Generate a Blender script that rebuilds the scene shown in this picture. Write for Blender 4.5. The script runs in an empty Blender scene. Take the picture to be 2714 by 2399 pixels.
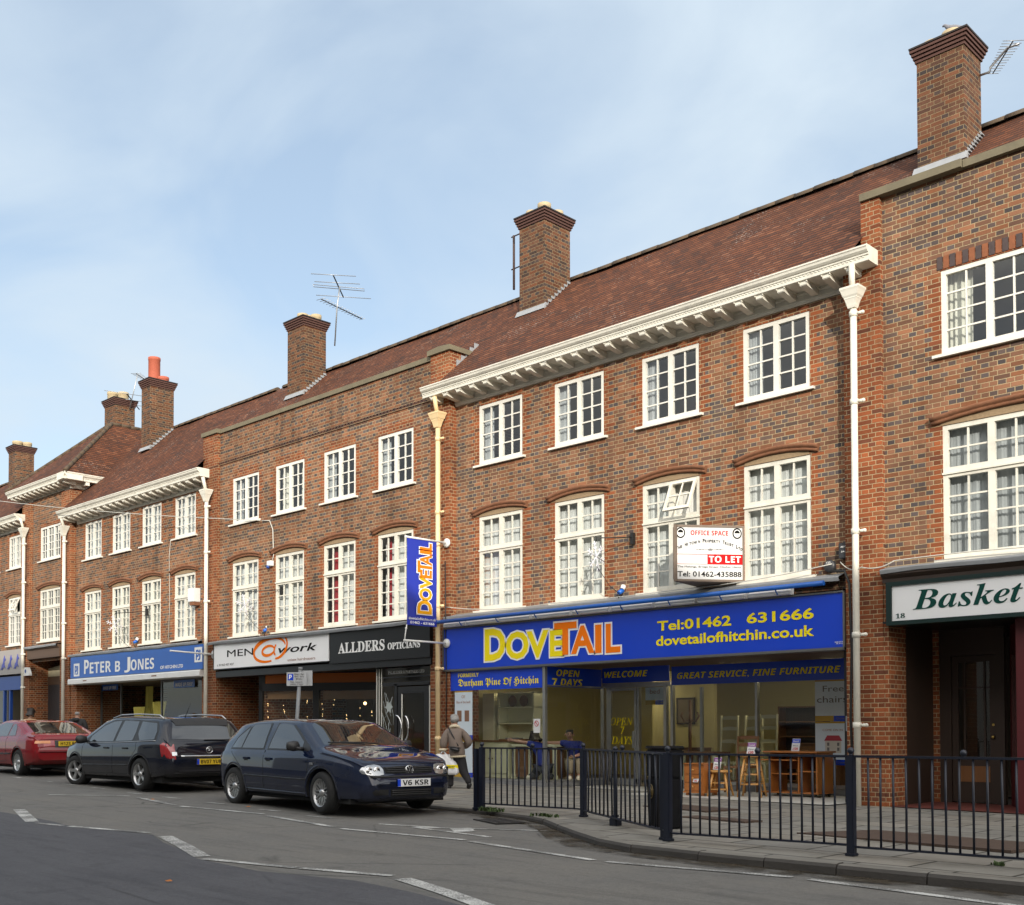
import bpy, bmesh, math, random
from mathutils import Vector, Matrix, Euler
R = math.radians
SC = bpy.context.scene
COL = SC.collection
random.seed(7)

# ------------------------------------------------------------------ camera
cam = bpy.data.cameras.new("camera"); CAM = bpy.data.objects.new("camera", cam); COL.objects.link(CAM)
CAM.location = (0, 0, 1.21)
CAM.rotation_euler = (R(90 + 1.494), R(0.074), R(44.337))
cam.sensor_width = 36.0; cam.lens = 36 * 2999.1 / 2714
cam.shift_x = 0.0; cam.shift_y = (1859.17 - 1199.5) / 2714
cam.clip_start = 0.1; cam.clip_end = 3000
SC.camera = CAM

# ------------------------------------------------------------------ light
SUN_EL, SUN_AZ = 17.2, 132.0          # azimuth clockwise from +Y
w = bpy.data.worlds.new("World"); SC.world = w; w.use_nodes = True
nt = w.node_tree; N = nt.nodes; L = nt.links
for n in list(N): N.remove(n)
wo = N.new('ShaderNodeOutputWorld'); bg = N.new('ShaderNodeBackground')
sky = N.new('ShaderNodeTexSky'); sky.sky_type = 'NISHITA'; sky.sun_disc = False
sky.sun_elevation = R(SUN_EL); sky.sun_rotation = R(SUN_AZ)
sky.air_density = 1.0; sky.dust_density = 0.6; sky.ozone_density = 1.0
tc = N.new('ShaderNodeTexCoord')
# thin high cloud: streaks stretched along the horizon
def wmath(op, a, b):
    m = N.new('ShaderNodeMath'); m.operation = op
    for i, v in enumerate((a, b)):
        if isinstance(v, (int, float)): m.inputs[i].default_value = v
        else: L.new(v, m.inputs[i])
    return m.outputs[0]
sep = N.new('ShaderNodeSeparateXYZ'); L.new(tc.outputs['Generated'], sep.inputs[0])
den = wmath('ADD', wmath('MAXIMUM', sep.outputs[2], 0.0), 0.22)
cmb = N.new('ShaderNodeCombineXYZ')
L.new(wmath('DIVIDE', sep.outputs[0], den), cmb.inputs[0]); L.new(wmath('DIVIDE', sep.outputs[1], den), cmb.inputs[1])
mp = N.new('ShaderNodeMapping'); mp.inputs['Rotation'].default_value = (0, 0, R(35)); mp.inputs['Scale'].default_value = (1.15, 1.35, 1)
mp.inputs['Location'].default_value = (3.1, 1.7, 0)
L.new(cmb.outputs[0], mp.inputs[0])
n1 = N.new('ShaderNodeTexNoise'); n1.inputs['Scale'].default_value = 1.9; n1.inputs['Detail'].default_value = 7; n1.inputs['Roughness'].default_value = 0.5
n1.inputs['Distortion'].default_value = 0.5
L.new(mp.outputs[0], n1.inputs['Vector'])
cr = N.new('ShaderNodeValToRGB'); cr.color_ramp.elements[0].position = 0.34; cr.color_ramp.elements[1].position = 0.70
cr.color_ramp.elements[0].color = (0.40, 0.40, 0.40, 1); cr.color_ramp.elements[1].color = (1, 1, 1, 1)
L.new(n1.outputs['Fac'], cr.inputs[0])
mx = N.new('ShaderNodeMix'); mx.data_type = 'RGBA'
gain = N.new('ShaderNodeVectorMath'); gain.operation = 'MULTIPLY'; gain.inputs[1].default_value = (1.0, 1.0, 1.0)
L.new(sky.outputs[0], gain.inputs[0])
sdir = (math.sin(R(SUN_AZ)) * math.cos(R(SUN_EL)), math.cos(R(SUN_AZ)) * math.cos(R(SUN_EL)), math.sin(R(SUN_EL)))
vd = N.new('ShaderNodeVectorMath'); vd.operation = 'DOT_PRODUCT'; L.new(tc.outputs['Generated'], vd.inputs[0]); vd.inputs[1].default_value = sdir
lit = wmath('MAXIMUM', wmath('ADD', vd.outputs['Value'], 0.30), 0.0)
cl = N.new('ShaderNodeVectorMath'); cl.operation = 'MULTIPLY_ADD'; cl.inputs[1].default_value = (8.2, 7.0, 5.6); cl.inputs[2].default_value = (3.75, 4.4, 5.0)
lc = N.new('ShaderNodeCombineXYZ')
for i in range(3): L.new(lit, lc.inputs[i])
L.new(lc.outputs[0], cl.inputs[0])
L.new(cr.outputs[0], mx.inputs[0]); L.new(gain.outputs[0], mx.inputs[6]); L.new(cl.outputs[0], mx.inputs[7])
fo = wmath('ADD', 1.19, wmath('MULTIPLY', wmath('MAXIMUM', wmath('ADD', vd.outputs['Value'], 0.40), 0.0), 0.45))
fs = N.new('ShaderNodeVectorMath'); fs.operation = 'SCALE'; L.new(mx.outputs[2], fs.inputs[0]); L.new(fo, fs.inputs['Scale'])
L.new(fs.outputs[0], bg.inputs[0]); bg.inputs[1].default_value = 0.112
L.new(bg.outputs[0], wo.inputs[0])
sl = bpy.data.lights.new("sun", 'SUN'); sl.energy = 3.2; sl.angle = R(0.5); sl.color = (1.0, 0.93, 0.82)
SUN = bpy.data.objects.new("sun", sl); COL.objects.link(SUN)
sd = Vector((math.sin(R(SUN_AZ)) * math.cos(R(SUN_EL)), math.cos(R(SUN_AZ)) * math.cos(R(SUN_EL)), math.sin(R(SUN_EL))))
SUN.rotation_euler = sd.to_track_quat('Z', 'Y').to_euler(); SUN.location = (30, -40, 40)
SC.view_settings.view_transform = 'Standard'; SC.view_settings.look = 'None'
SC.view_settings.exposure = 0.5; SC.view_settings.gamma = 1.0
SC.render.engine = 'CYCLES'
SC.cycles.max_bounces = 8; SC.cycles.transparent_max_bounces = 16
SC.cycles.sample_clamp_indirect = 6; SC.cycles.caustics_reflective = False; SC.cycles.caustics_refractive = False

# ------------------------------------------------------------------ materials
MATS = {}
class NB:                                    # node builder
    def __init__(s, name):
        s.m = bpy.data.materials.new(name); s.m.use_nodes = True
        s.N = s.m.node_tree.nodes; s.L = s.m.node_tree.links
        s.b = s.N['Principled BSDF']; s.out = s.N['Material Output']
    def n(s, t, **k):
        x = s.N.new('ShaderNode' + t)
        for a, v in k.items(): setattr(x, a, v)
        return x
    def put(s, v, sock):
        if hasattr(v, 'is_output'): s.L.new(v, sock)
        elif isinstance(v, (tuple, list)) and len(v) == 3 and sock.type == 'RGBA': sock.default_value = (*v, 1)
        else: sock.default_value = v
    def math(s, op, a, b=0.0, c=0.0):
        m = s.n('Math', operation=op)
        s.put(a, m.inputs[0]); s.put(b, m.inputs[1]); s.put(c, m.inputs[2]); return m.outputs[0]
    def mix(s, f, a, b, blend='MIX'):
        m = s.n('Mix', data_type='RGBA', blend_type=blend)
        s.put(f, m.inputs[0]); s.put(a, m.inputs[6]); s.put(b, m.inputs[7]); return m.outputs[2]
    def noise(s, scale, detail=4, vec=None, rough=0.55):
        x = s.n('TexNoise'); x.inputs['Scale'].default_value = scale; x.inputs['Detail'].default_value = detail
        x.inputs['Roughness'].default_value = rough
        s.L.new(vec if vec is not None else s.pos(), x.inputs['Vector']); return x.outputs['Fac']
    def pos(s):
        if not hasattr(s, '_p'): s._p = s.n('NewGeometry').outputs['Position']
        return s._p
    def obj(s):
        if not hasattr(s, '_o'): s._o = s.n('TexCoord').outputs['Object']
        return s._o
    def xyz(s, v):
        x = s.n('SeparateXYZ'); s.L.new(v, x.inputs[0]); return x.outputs
    def comb(s, a, b, c=0.0):
        x = s.n('CombineXYZ'); s.put(a, x.inputs[0]); s.put(b, x.inputs[1]); s.put(c, x.inputs[2]); return x.outputs[0]
    def white(s, v):
        x = s.n('TexWhiteNoise', noise_dimensions='3D'); s.L.new(v, x.inputs['Vector']); return x.outputs['Value']
    def ramp(s, f, stops, interp='LINEAR'):
        x = s.n('ValToRGB'); r = x.color_ramp; r.interpolation = interp
        while len(r.elements) < len(stops): r.elements.new(0.5)
        for e, (p, c) in zip(r.elements, stops):
            e.position = p; e.color = (*c, 1) if not isinstance(c, (int, float)) else (c, c, c, 1)
        s.L.new(f, x.inputs[0]); return x.outputs[0]
    def bump(s, h, dist=0.01, strength=0.6):
        x = s.n('Bump'); x.inputs['Distance'].default_value = dist; x.inputs['Strength'].default_value = strength
        s.L.new(h, x.inputs['Height']); s.L.new(x.outputs[0], s.b.inputs['Normal'])
    def set(s, **k):
        nm = dict(col='Base Color', rough='Roughness', metal='Metallic', spec='Specular IOR Level', coat='Coat Weight', coatr='Coat Roughness', alpha='Alpha', sheen='Sheen Weight', trans='Transmission Weight', emi='Emission Color', emis='Emission Strength', ior='IOR')
        for a, v in k.items(): s.put(v, s.b.inputs[nm[a]])
        return s.m
def M(name, col=None, rough=0.6, var=0.12, scale=6.0, bump=0.0, bscale=60.0, local=False, dirt=0.0, **k):
    """plain painted / solid surface with slight tone variation, optional blotchy dirt"""
    if name in MATS: return MATS[name]
    b = NB(name); v = b.obj() if local else b.pos()
    f = b.noise(scale, 5, v)
    lo = tuple(c * (1 - var) for c in col); hi = tuple(min(1, c * (1 + var)) for c in col)
    c = b.mix(f, lo, hi)
    if dirt:
        d = b.ramp(b.noise(scale * 0.6 + 1.3, 6, v, 0.7), [(0.48, 0.0), (0.75, 1.0)])
        c = b.mix(b.math('MULTIPLY', d, dirt), c, tuple(x * 0.45 + 0.02 for x in col))
    b.set(col=c, rough=rough, **k)
    if bump: b.bump(b.noise(bscale, 3, v), 0.01, bump)
    MATS[name] = b.m
    return b.m

def brick_material():
    b = NB('brick'); x, y, z = b.xyz(b.pos())
    uvn = b.n('UVMap'); uvn.uv_map = 'jamb'
    d = b.xyz(uvn.outputs[0])[0]; shade = b.xyz(uvn.outputs[0])[1]
    CO, ST = 0.075, 0.25
    zz = b.math('DIVIDE', z, CO); row = b.math('FLOOR', zz); fz = b.math('FRACT', zz)
    par = b.math('MODULO', b.math('ADD', row, 1000.0), 2.0)          # 0 stretcher course, 1 header course (English bond)
    wd = b.math('SUBTRACT', ST, b.math('MULTIPLY', par, ST / 2))
    u = b.math('ADD', b.math('ADD', x, y), b.math('MULTIPLY', par, 0.0625))
    uu = b.math('DIVIDE', u, wd); ci = b.math('FLOOR', uu); fu = b.math('FRACT', uu)
    du = b.math('MULTIPLY', b.math('MINIMUM', fu, b.math('SUBTRACT', 1.0, fu)), wd)
    dz = b.math('MULTIPLY', b.math('MINIMUM', fz, b.math('SUBTRACT', 1.0, fz)), CO)
    wob = b.math('MULTIPLY', b.math('SUBTRACT', b.noise(45, 2), 0.5), 0.004)
    e = b.math('ADD', b.math('MINIMUM', du, dz), wob)
    mort = b.ramp(e, [(0.0035, 1.0), (0.0065, 0.0)])
    cell = b.comb(ci, row, par)
    r1 = b.white(cell); r2 = b.white(b.comb(row, ci, 7.3))
    # stretchers: warm browns; headers: often blue-grey
    cs = b.ramp(r1, [(0, (0.205, 0.088, 0.046)), (0.22, (0.255, 0.112, 0.058)), (0.42, (0.165, 0.082, 0.050)), (0.60, (0.230, 0.094, 0.045)), (0.74, (0.140, 0.074, 0.050)), (0.84, (0.105, 0.070, 0.056)), (0.92, (0.26, 0.125, 0.07))], 'CONSTANT')
    ch = b.ramp(r1, [(0, (0.225, 0.108, 0.062)), (0.24, (0.100, 0.078, 0.074)), (0.42, (0.20, 0.102, 0.062)), (0.60, (0.078, 0.064, 0.064)), (0.72, (0.165, 0.086, 0.056)), (0.86, (0.105, 0.075, 0.066))], 'CONSTANT')
    brown = b.mix(par, cs, ch)
    redc = b.ramp(r1, [(0, (0.235, 0.070, 0.027)), (0.3, (0.27, 0.080, 0.030)), (0.55, (0.195, 0.060, 0.026)), (0.75, (0.25, 0.094, 0.040)), (0.9, (0.14, 0.050, 0.028))], 'CONSTANT')
    lim = b.math('ADD', 0.135, b.math('MULTIPLY', b.math('SUBTRACT', 1.0, par), 0.125))
    red = b.math('LESS_THAN', d, lim)
    c = b.mix(red, brown, redc)
    tone = b.math('ADD', 0.78, b.math('MULTIPLY', r2, 0.44)); c = b.mix(1.0, c, b.comb(tone, tone, tone), 'MULTIPLY')
    grain = b.math('ADD', 0.75, b.math('MULTIPLY', b.noise(70, 4), 0.5)); c = b.mix(1.0, c, b.comb(grain, grain, grain), 'MULTIPLY')
    mc = b.mix(b.noise(3.0, 3), (0.36, 0.275, 0.155), (0.48, 0.375, 0.225))
    c = b.mix(mort, c, mc)
    # weathering: broad blotches, soot where 'shade' uv says (stacks, parapets)
    soot = b.ramp(b.noise(0.55, 7, None, 0.65), [(0.42, 0.0), (0.72, 0.55)])
    mpz = b.n('Mapping'); mpz.inputs['Scale'].default_value = (2.2, 2.2, 0.22); b.L.new(b.pos(), mpz.inputs[0])
    strk = b.ramp(b.noise(1.0, 6, mpz.outputs[0], 0.65), [(0.50, 0.0), (0.74, 0.55)])
    soot = b.math('ADD', b.math('ADD', soot, strk), shade); soot = b.math('MINIMUM', soot, 0.9)
    c = b.mix(soot, c, b.mix(1.0, c, (0.42, 0.385, 0.37), 'MULTIPLY'))
    b.set(col=c, rough=0.88, spec=0.25)
    b.bump(b.math('SUBTRACT', b.math('ADD', b.math('MULTIPLY', r2, 0.25), b.math('MULTIPLY', b.noise(60, 3), 0.25)), mort), 0.006, 0.8)
    return b.m
MATS['brick'] = brick_material()

def roof_material():
    b = NB('roof_tiles'); x, y, z = b.xyz(b.pos())
    zz = b.math('DIVIDE', z, 0.085); row = b.math('FLOOR', zz); fz = b.math('FRACT', zz)
    geo = b.n('NewGeometry'); nx, ny, nz = b.xyz(geo.outputs['True Normal'])
    side = b.math('GREATER_THAN', b.math('ABSOLUTE', nx), b.math('ABSOLUTE', ny))
    hor = b.math('ADD', b.math('MULTIPLY', x, b.math('SUBTRACT', 1.0, side)), b.math('MULTIPLY', y, side))
    u = b.math('DIVIDE', b.math('ADD', hor, b.math('MULTIPLY', b.math('MODULO', b.math('ADD', row, 1000.0), 2.0), 0.09)), 0.18)
    ci = b.math('FLOOR', u); fu = b.math('FRACT', u)
    r1 = b.white(b.comb(ci, row, 1.0)); r2 = b.white(b.comb(row, ci, 4.0))
    c = b.ramp(r1, [(0, (0.105, 0.038, 0.018)), (0.3, (0.140, 0.050, 0.022)), (0.55, (0.115, 0.042, 0.019)), (0.78, (0.078, 0.033, 0.019)), (0.92, (0.175, 0.070, 0.034))], 'CONSTANT')
    blot = b.ramp(b.noise(0.7, 6, None, 0.65), [(0.35, (0.72, 0.70, 0.68)), (0.7, (1.18, 1.12, 1.08))])
    c = b.mix(1.0, c, blot, 'MULTIPLY')
    lich = b.ramp(b.math('ADD', b.noise(28, 3), b.math('MULTIPLY', b.noise(0.8, 4), 0.9)), [(1.12, 0.0), (1.2, 1.0)]) if False else b.ramp(b.math('MULTIPLY', b.noise(26, 4), b.math('ADD', 0.55, b.noise(0.6, 4))), [(0.70, 0.0), (0.77, 0.7)])
    c = b.mix(lich, c, (0.34, 0.30, 0.26))
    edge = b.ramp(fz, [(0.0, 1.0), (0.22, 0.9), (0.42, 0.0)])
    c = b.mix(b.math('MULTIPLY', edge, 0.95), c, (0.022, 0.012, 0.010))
    gap = b.ramp(b.math('MINIMUM', fu, b.math('SUBTRACT', 1.0, fu)), [(0.02, 0.6), (0.06, 0.0)])
    c = b.mix(gap, c, (0.03, 0.016, 0.012))
    b.set(col=c, rough=0.9, spec=0.2)
    b.bump(b.math('ADD', b.math('SUBTRACT', 1.0, fz), b.math('MULTIPLY', r2, 0.4)), 0.03, 0.9)
    return b.m
MATS['roof'] = roof_material()

def glass_material(name, tint, refl=1.0, rough=0.0):
    b = NB(name)
    tr = b.n('BsdfTransparent'); tr.inputs[0].default_value = (*tint, 1)
    gl = b.n('BsdfGlossy'); gl.inputs['Roughness'].default_value = rough; gl.inputs[0].default_value = (1, 1, 1, 1)
    bp = b.n('Bump'); bp.inputs['Distance'].default_value = 0.02; bp.inputs['Strength'].default_value = 0.02
    b.L.new(b.noise(1.6, 2), bp.inputs['Height']); b.L.new(bp.outputs[0], gl.inputs['Normal'])
    geo = b.n('NewGeometry'); dt = b.n('VectorMath', operation='DOT_PRODUCT'); b.L.new(geo.outputs['Incoming'], dt.inputs[0]); b.L.new(geo.outputs['Normal'], dt.inputs[1])
    fre = b.math('ADD', 0.055, b.math('MULTIPLY', 0.945, b.math('POWER', b.math('SUBTRACT', 1.0, b.math('MINIMUM', b.math('ABSOLUTE', dt.outputs['Value']), 1.0)), 5.0)))
    mxs = b.n('MixShader'); b.L.new(b.math('MULTIPLY', fre, refl), mxs.inputs[0])
    b.L.new(tr.outputs[0], mxs.inputs[1]); b.L.new(gl.outputs[0], mxs.inputs[2]); b.L.new(mxs.outputs[0], b.out.inputs[0])
    MATS[name] = b.m; return b.m
glass_material('window_glass', (0.90, 0.93, 0.95), 1.0)
glass_material('shop_glass', (0.80, 0.84, 0.84), 1.0)
M('white_paint', (0.69, 0.67, 0.60), 0.45, 0.07, 3, dirt=0.2)
M('cream_paint', (0.66, 0.635, 0.55), 0.5, 0.08, 2.5, dirt=0.45)
M('peach_paint', (0.72, 0.54, 0.30), 0.5, 0.10, 4, dirt=0.15)
M('pale_paint', (0.70, 0.66, 0.54), 0.45, 0.06, 4, dirt=0.25)
M('lead', (0.22, 0.23, 0.24), 0.55, 0.25, 5, 0.3, 12)
M('lead_flashing', (0.26, 0.27, 0.28), 0.5, 0.2, 6, 0.2, 20)
M('coping_stone', (0.15, 0.128, 0.082), 0.9, 0.28, 3, 0.3, 40, dirt=0.4)
M('tile_arch', (0.19, 0.080, 0.038), 0.85, 0.35, 14, 0.4, 40)
M('tympanum', (0.27, 0.19, 0.11), 0.9, 0.25, 25, 0.4, 60)
M('net_curtain', (0.62, 0.62, 0.58), 0.9, 0.10, 6)
M('cream_curtain', (0.56, 0.54, 0.44), 0.9, 0.10, 6)
M('red_curtain', (0.26, 0.014, 0.018), 0.9, 0.2, 6)
M('curtain_and_lit_reveal', (0.36, 0.37, 0.36), 0.9, 0.14, 6)
M('dark_room', (0.06, 0.055, 0.05), 0.9, 0.2, 2)
M('plaster', (0.42, 0.39, 0.32), 0.9, 0.08, 2)
M('black_paint', (0.012, 0.012, 0.013), 0.35, 0.2, 5)
M('dark_brown', (0.035, 0.020, 0.013), 0.6, 0.2, 5)
M('brown_paint', (0.085, 0.050, 0.030), 0.55, 0.12, 4)
M('cap_brick', (0.070, 0.030, 0.022), 0.85, 0.4, 18, 0.3, 40)
M('cap_black', (0.020, 0.014, 0.013), 0.8, 0.3, 18)
M('buff_clay', (0.38, 0.30, 0.18), 0.8, 0.15, 8, dirt=0.2)
M('red_clay', (0.36, 0.085, 0.045), 0.75, 0.12, 8)
M('galv', (0.32, 0.33, 0.34), 0.4, 0.15, 12, metal=0.7)
M('rust_iron', (0.055, 0.030, 0.024), 0.8, 0.3, 20)
M('cable_black', (0.010, 0.010, 0.010), 0.6, 0.1, 5)
M('cable_white', (0.50, 0.49, 0.44), 0.6, 0.1, 5)
M('alu', (0.42, 0.42, 0.41), 0.35, 0.10, 8, metal=0.85)
M('alu_dark', (0.16, 0.16, 0.155), 0.4, 0.10, 8, metal=0.6)

# ------------------------------------------------------------------ mesh helpers
class MB:
    def __init__(s): s.v = []; s.f = []; s.mi = []; s.uv = []; s.sh = []
    def face(s, pts, mi=0, u=9.0, sh=0.0, sm=False):
        i = len(s.v); s.v += [tuple(p) for p in pts]; s.f.append(tuple(range(i, i + len(pts)))); s.mi.append(mi)
        s.uv.append(u if isinstance(u, (list, tuple)) else [u] * len(pts)); s.sh.append((sh, sm))
    def grid(s, rows, mi=0, close=False, u=9.0, sh=0.0, sm=True):
        n = len(rows[0]); b = len(s.v)
        for r in rows: s.v += [tuple(p) for p in r]
        for i in range(len(rows) - 1):
            for j in range(n if close else n - 1):
                k = (j + 1) % n
                s.f.append((b + i * n + j, b + i * n + k, b + (i + 1) * n + k, b + (i + 1) * n + j)); s.mi.append(mi); s.uv.append([u] * 4); s.sh.append((sh, sm))
    def ngon(s, pts, mi=0, sm=False): s.face(pts, mi, sm=sm)
    def box(s, x0, x1, y0, y1, z0, z1, mi=0, u=9.0, sh=0.0):
        if x0 > x1: x0, x1 = x1, x0
        if y0 > y1: y0, y1 = y1, y0
        if z0 > z1: z0, z1 = z1, z0
        P = lambda a, b, c: ((x0, x1)[a], (y0, y1)[b], (z0, z1)[c])
        for q in (((0,0,0),(1,0,0),(1,0,1),(0,0,1)), ((1,1,0),(0,1,0),(0,1,1),(1,1,1)), ((0,1,0),(0,0,0),(0,0,1),(0,1,1)), ((1,0,0),(1,1,0),(1,1,1),(1,0,1)), ((0,0,1),(1,0,1),(1,1,1),(0,1,1)), ((0,1,0),(1,1,0),(1,0,0),(0,0,0))):
            s.face([P(*c) for c in q], mi, u, sh)
    def obox(s, c, ax, ay, az, hx, hy, hz, mi=0):
        c = Vector(c); ax, ay, az = [Vector(a).normalized() for a in (ax, ay, az)]
        P = lambda a, b, d: c + ax * hx * a + ay * hy * b + az * hz * d
        for q in (((-1,-1,-1),(1,-1,-1),(1,-1,1),(-1,-1,1)), ((1,1,-1),(-1,1,-1),(-1,1,1),(1,1,1)), ((-1,1,-1),(-1,-1,-1),(-1,-1,1),(-1,1,1)), ((1,-1,-1),(1,1,-1),(1,1,1),(1,-1,1)), ((-1,-1,1),(1,-1,1),(1,1,1),(-1,1,1)), ((-1,1,-1),(1,1,-1),(1,-1,-1),(-1,-1,-1))):
            s.face([P(*k) for k in q], mi)
    def prism(s, poly, axis, a0, a1, mi=0, u=9.0, sh=0.0, caps=True):
        """polygon in the two other axes (x: (y,z), y: (x,z), z: (x,y)) swept from a0 to a1"""
        def P(p, a): return {'x': (a, p[0], p[1]), 'y': (p[0], a, p[1]), 'z': (p[0], p[1], a)}[axis]
        n = len(poly)
        for i in range(n):
            p, q = poly[i], poly[(i + 1) % n]; s.face([P(p, a0), P(q, a0), P(q, a1), P(p, a1)], mi, u, sh)
        if caps: s.face([P(p, a0) for p in poly][::-1], mi, u, sh); s.face([P(p, a1) for p in poly], mi, u, sh)
    def tube(s, pts, r, n=8, mi=0, caps=True):
        pts = [Vector(p) for p in pts]; rr = r if isinstance(r, (list, tuple)) else [r] * len(pts)
        rows = []; pa = None
        for i, p in enumerate(pts):
            t = (pts[min(i + 1, len(pts) - 1)] - pts[max(i - 1, 0)]).normalized()
            if pa is None: pa = t.orthogonal().normalized()
            else:
                pa = (pa - t * pa.dot(t)); pa = pa.normalized() if pa.length > 1e-6 else t.orthogonal().normalized()
            pb = t.cross(pa)
            rows.append([p + (pa * math.cos(k * 2 * math.pi / n) + pb * math.sin(k * 2 * math.pi / n)) * rr[i] for k in range(n)])
        s.grid(rows, mi, True)
        if caps: s.face(rows[0][::-1], mi); s.face(rows[-1], mi)
    def lathe(s, c, prof, n=16, mi=0, axis='z', caps=True):
        rows = []
        for r, h in prof:
            ring = []
            for k in range(n):
                a = 2 * math.pi * k / n; p, q = r * math.cos(a), r * math.sin(a)
                ring.append({'z': (c[0] + p, c[1] + q, c[2] + h), 'y': (c[0] + p, c[1] + h, c[2] + q), 'x': (c[0] + h, c[1] + p, c[2] + q)}[axis])
            rows.append(ring)
        s.grid(rows, mi, True)
        if caps:
            if prof[0][0] > 1e-4: s.face(rows[0][::-1], mi)
            if prof[-1][0] > 1e-4: s.face(rows[-1], mi)
    def ball(s, c, r, mi=0, n=10, sz=1.0):
        s.lathe(c, [(max(1e-4, r * math.sin(math.pi * i / n)), -r * sz * math.cos(math.pi * i / n)) for i in range(n + 1)], 12, mi, caps=False)
    def build(s, name, mats, parent=None, bevel=0.0, merge=True):
        me = bpy.data.meshes.new(name); me.from_pydata(s.v, [], s.f)
        for m in (mats if isinstance(mats, (list, tuple)) else [mats]): me.materials.append(MATS[m] if isinstance(m, str) else m)
        me.polygons.foreach_set('material_index', s.mi); me.polygons.foreach_set('use_smooth', [x[1] for x in s.sh])
        uv = me.uv_layers.new(name='jamb'); k = 0
        for f, us, (sh, _) in zip(s.f, s.uv, s.sh):
            for u in us: uv.data[k].uv = (u, sh); k += 1
        bm = bmesh.new(); bm.from_mesh(me)
        if merge: bmesh.ops.remove_doubles(bm, verts=bm.verts, dist=1e-5)
        bmesh.ops.recalc_face_normals(bm, faces=bm.faces)
        if bevel: bmesh.ops.bevel(bm, geom=[e for e in bm.edges if len(e.link_faces) == 2 and e.calc_face_angle(0) > 0.5], offset=bevel, segments=2, affect='EDGES', clamp_overlap=True)
        bm.to_mesh(me); bm.free()
        o = bpy.data.objects.new(name, me); COL.objects.link(o)
        if parent is not None: adopt(o, parent)
        return o
LOCALS = set()
def tag(o, label=None, cat=None, group=None, kind=None):
    if label: o['label'] = label
    if cat: o['category'] = cat
    if group: o['group'] = group
    if kind: o['kind'] = kind
    return o
def thing(name, label, cat, loc=(0, 0, 0), group=None, local=False, rot=(0, 0, 0)):
    o = bpy.data.objects.new(name, None); COL.objects.link(o); o.location = loc; o.rotation_euler = rot; o.empty_display_size = 0.1
    if local: LOCALS.add(o.name)
    return tag(o, label, cat, group)
def adopt(o, parent):
    o.parent = parent
    if parent.type == 'EMPTY' and parent.name not in LOCALS:
        o.matrix_parent_inverse = Matrix.LocRotScale(parent.location, parent.rotation_euler, None).inverted()
def sty(s, base_u, base_l, base_d=None):       # styled alphabets of the bundled mathematical font
    o = ''
    for c in s:
        if 'A' <= c <= 'Z': o += chr(base_u + ord(c) - 65)
        elif 'a' <= c <= 'z': o += chr(base_l + ord(c) - 97)
        elif base_d and '0' <= c <= '9': o += chr(base_d + ord(c) - 48)
        else: o += c
    return o
fraktur = lambda s: sty(s, 0x1D56C, 0x1D586)
serif_b = lambda s: sty(s, 0x1D400, 0x1D41A, 0x1D7CE)
serif_bi = lambda s: sty(s, 0x1D468, 0x1D482, 0x1D7CE)
serif_i = lambda s: sty(s, 0x1D434, 0x1D44E).replace(chr(0x1D455), 'h')
sans_b = lambda s: sty(s, 0x1D5D4, 0x1D5EE, 0x1D7EC)
sans_bi = lambda s: sty(s, 0x1D63C, 0x1D656, 0x1D7EC)
def letters(name, items, mat, parent, join=False):
    if not join and len(items) > 1:
        return [letters(name, [it], mat, parent) for it in items]
    return letters_(name, items, mat, parent)
def letters_(name, items, mat, parent):
    """items: (string, origin (lower left), right vec, up vec, w, h, opts) -> one mesh, each string fitted to w x h"""
    bm = bmesh.new()
    for it in items:
        s, O, Rv, Uv, wd, ht = it[:6]; op = it[6] if len(it) > 6 else {}
        cu = bpy.data.curves.new('t', 'FONT'); cu.body = s; cu.size = 1.0; cu.shear = op.get('shear', 0.0); cu.offset = op.get('bold', 0.0)
        cu.resolution_u = 3; cu.space_character = op.get('sp', 1.0); cu.extrude = 0.0
        ob = bpy.data.objects.new('t', cu); COL.objects.link(ob)
        me = bpy.data.meshes.new_from_object(ob.evaluated_get(bpy.context.evaluated_depsgraph_get()))
        bpy.data.objects.remove(ob); bpy.data.curves.remove(cu)
        xs = [v.co.x for v in me.vertices]; ys = [v.co.y for v in me.vertices]
        x0, x1, y0, y1 = min(xs), max(xs), min(ys), max(ys)
        O, Rv, Uv = Vector(O), Vector(Rv).normalized(), Vector(Uv).normalized()
        for v in me.vertices: v.co = O + Rv * ((v.co.x - x0) / (x1 - x0) * wd) + Uv * ((v.co.y - y0) / (y1 - y0) * ht)
        bm.from_mesh(me); bpy.data.meshes.remove(me)
    geom = bmesh.ops.extrude_face_region(bm, geom=list(bm.faces))
    nv = Vector(items[0][2]).normalized().cross(Vector(items[0][3]).normalized())
    bmesh.ops.translate(bm, vec=nv * 0.003, verts=[g for g in geom['geom'] if isinstance(g, bmesh.types.BMVert)])
    bmesh.ops.recalc_face_normals(bm, faces=bm.faces)
    for f_ in bm.faces: f_.smooth = False
    me = bpy.data.meshes.new(name); bm.to_mesh(me); bm.free(); me.materials.append(MATS[mat])
    o = bpy.data.objects.new(name, me); COL.objects.link(o); adopt(o, parent); return o
XR, ZU = (1, 0, 0), (0, 0, 1)
def txt(s, x, z, y, wd, ht, **op): return (s, (x, y, z), XR, ZU, wd, ht, op)   # text lying on a street-facing plane
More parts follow.
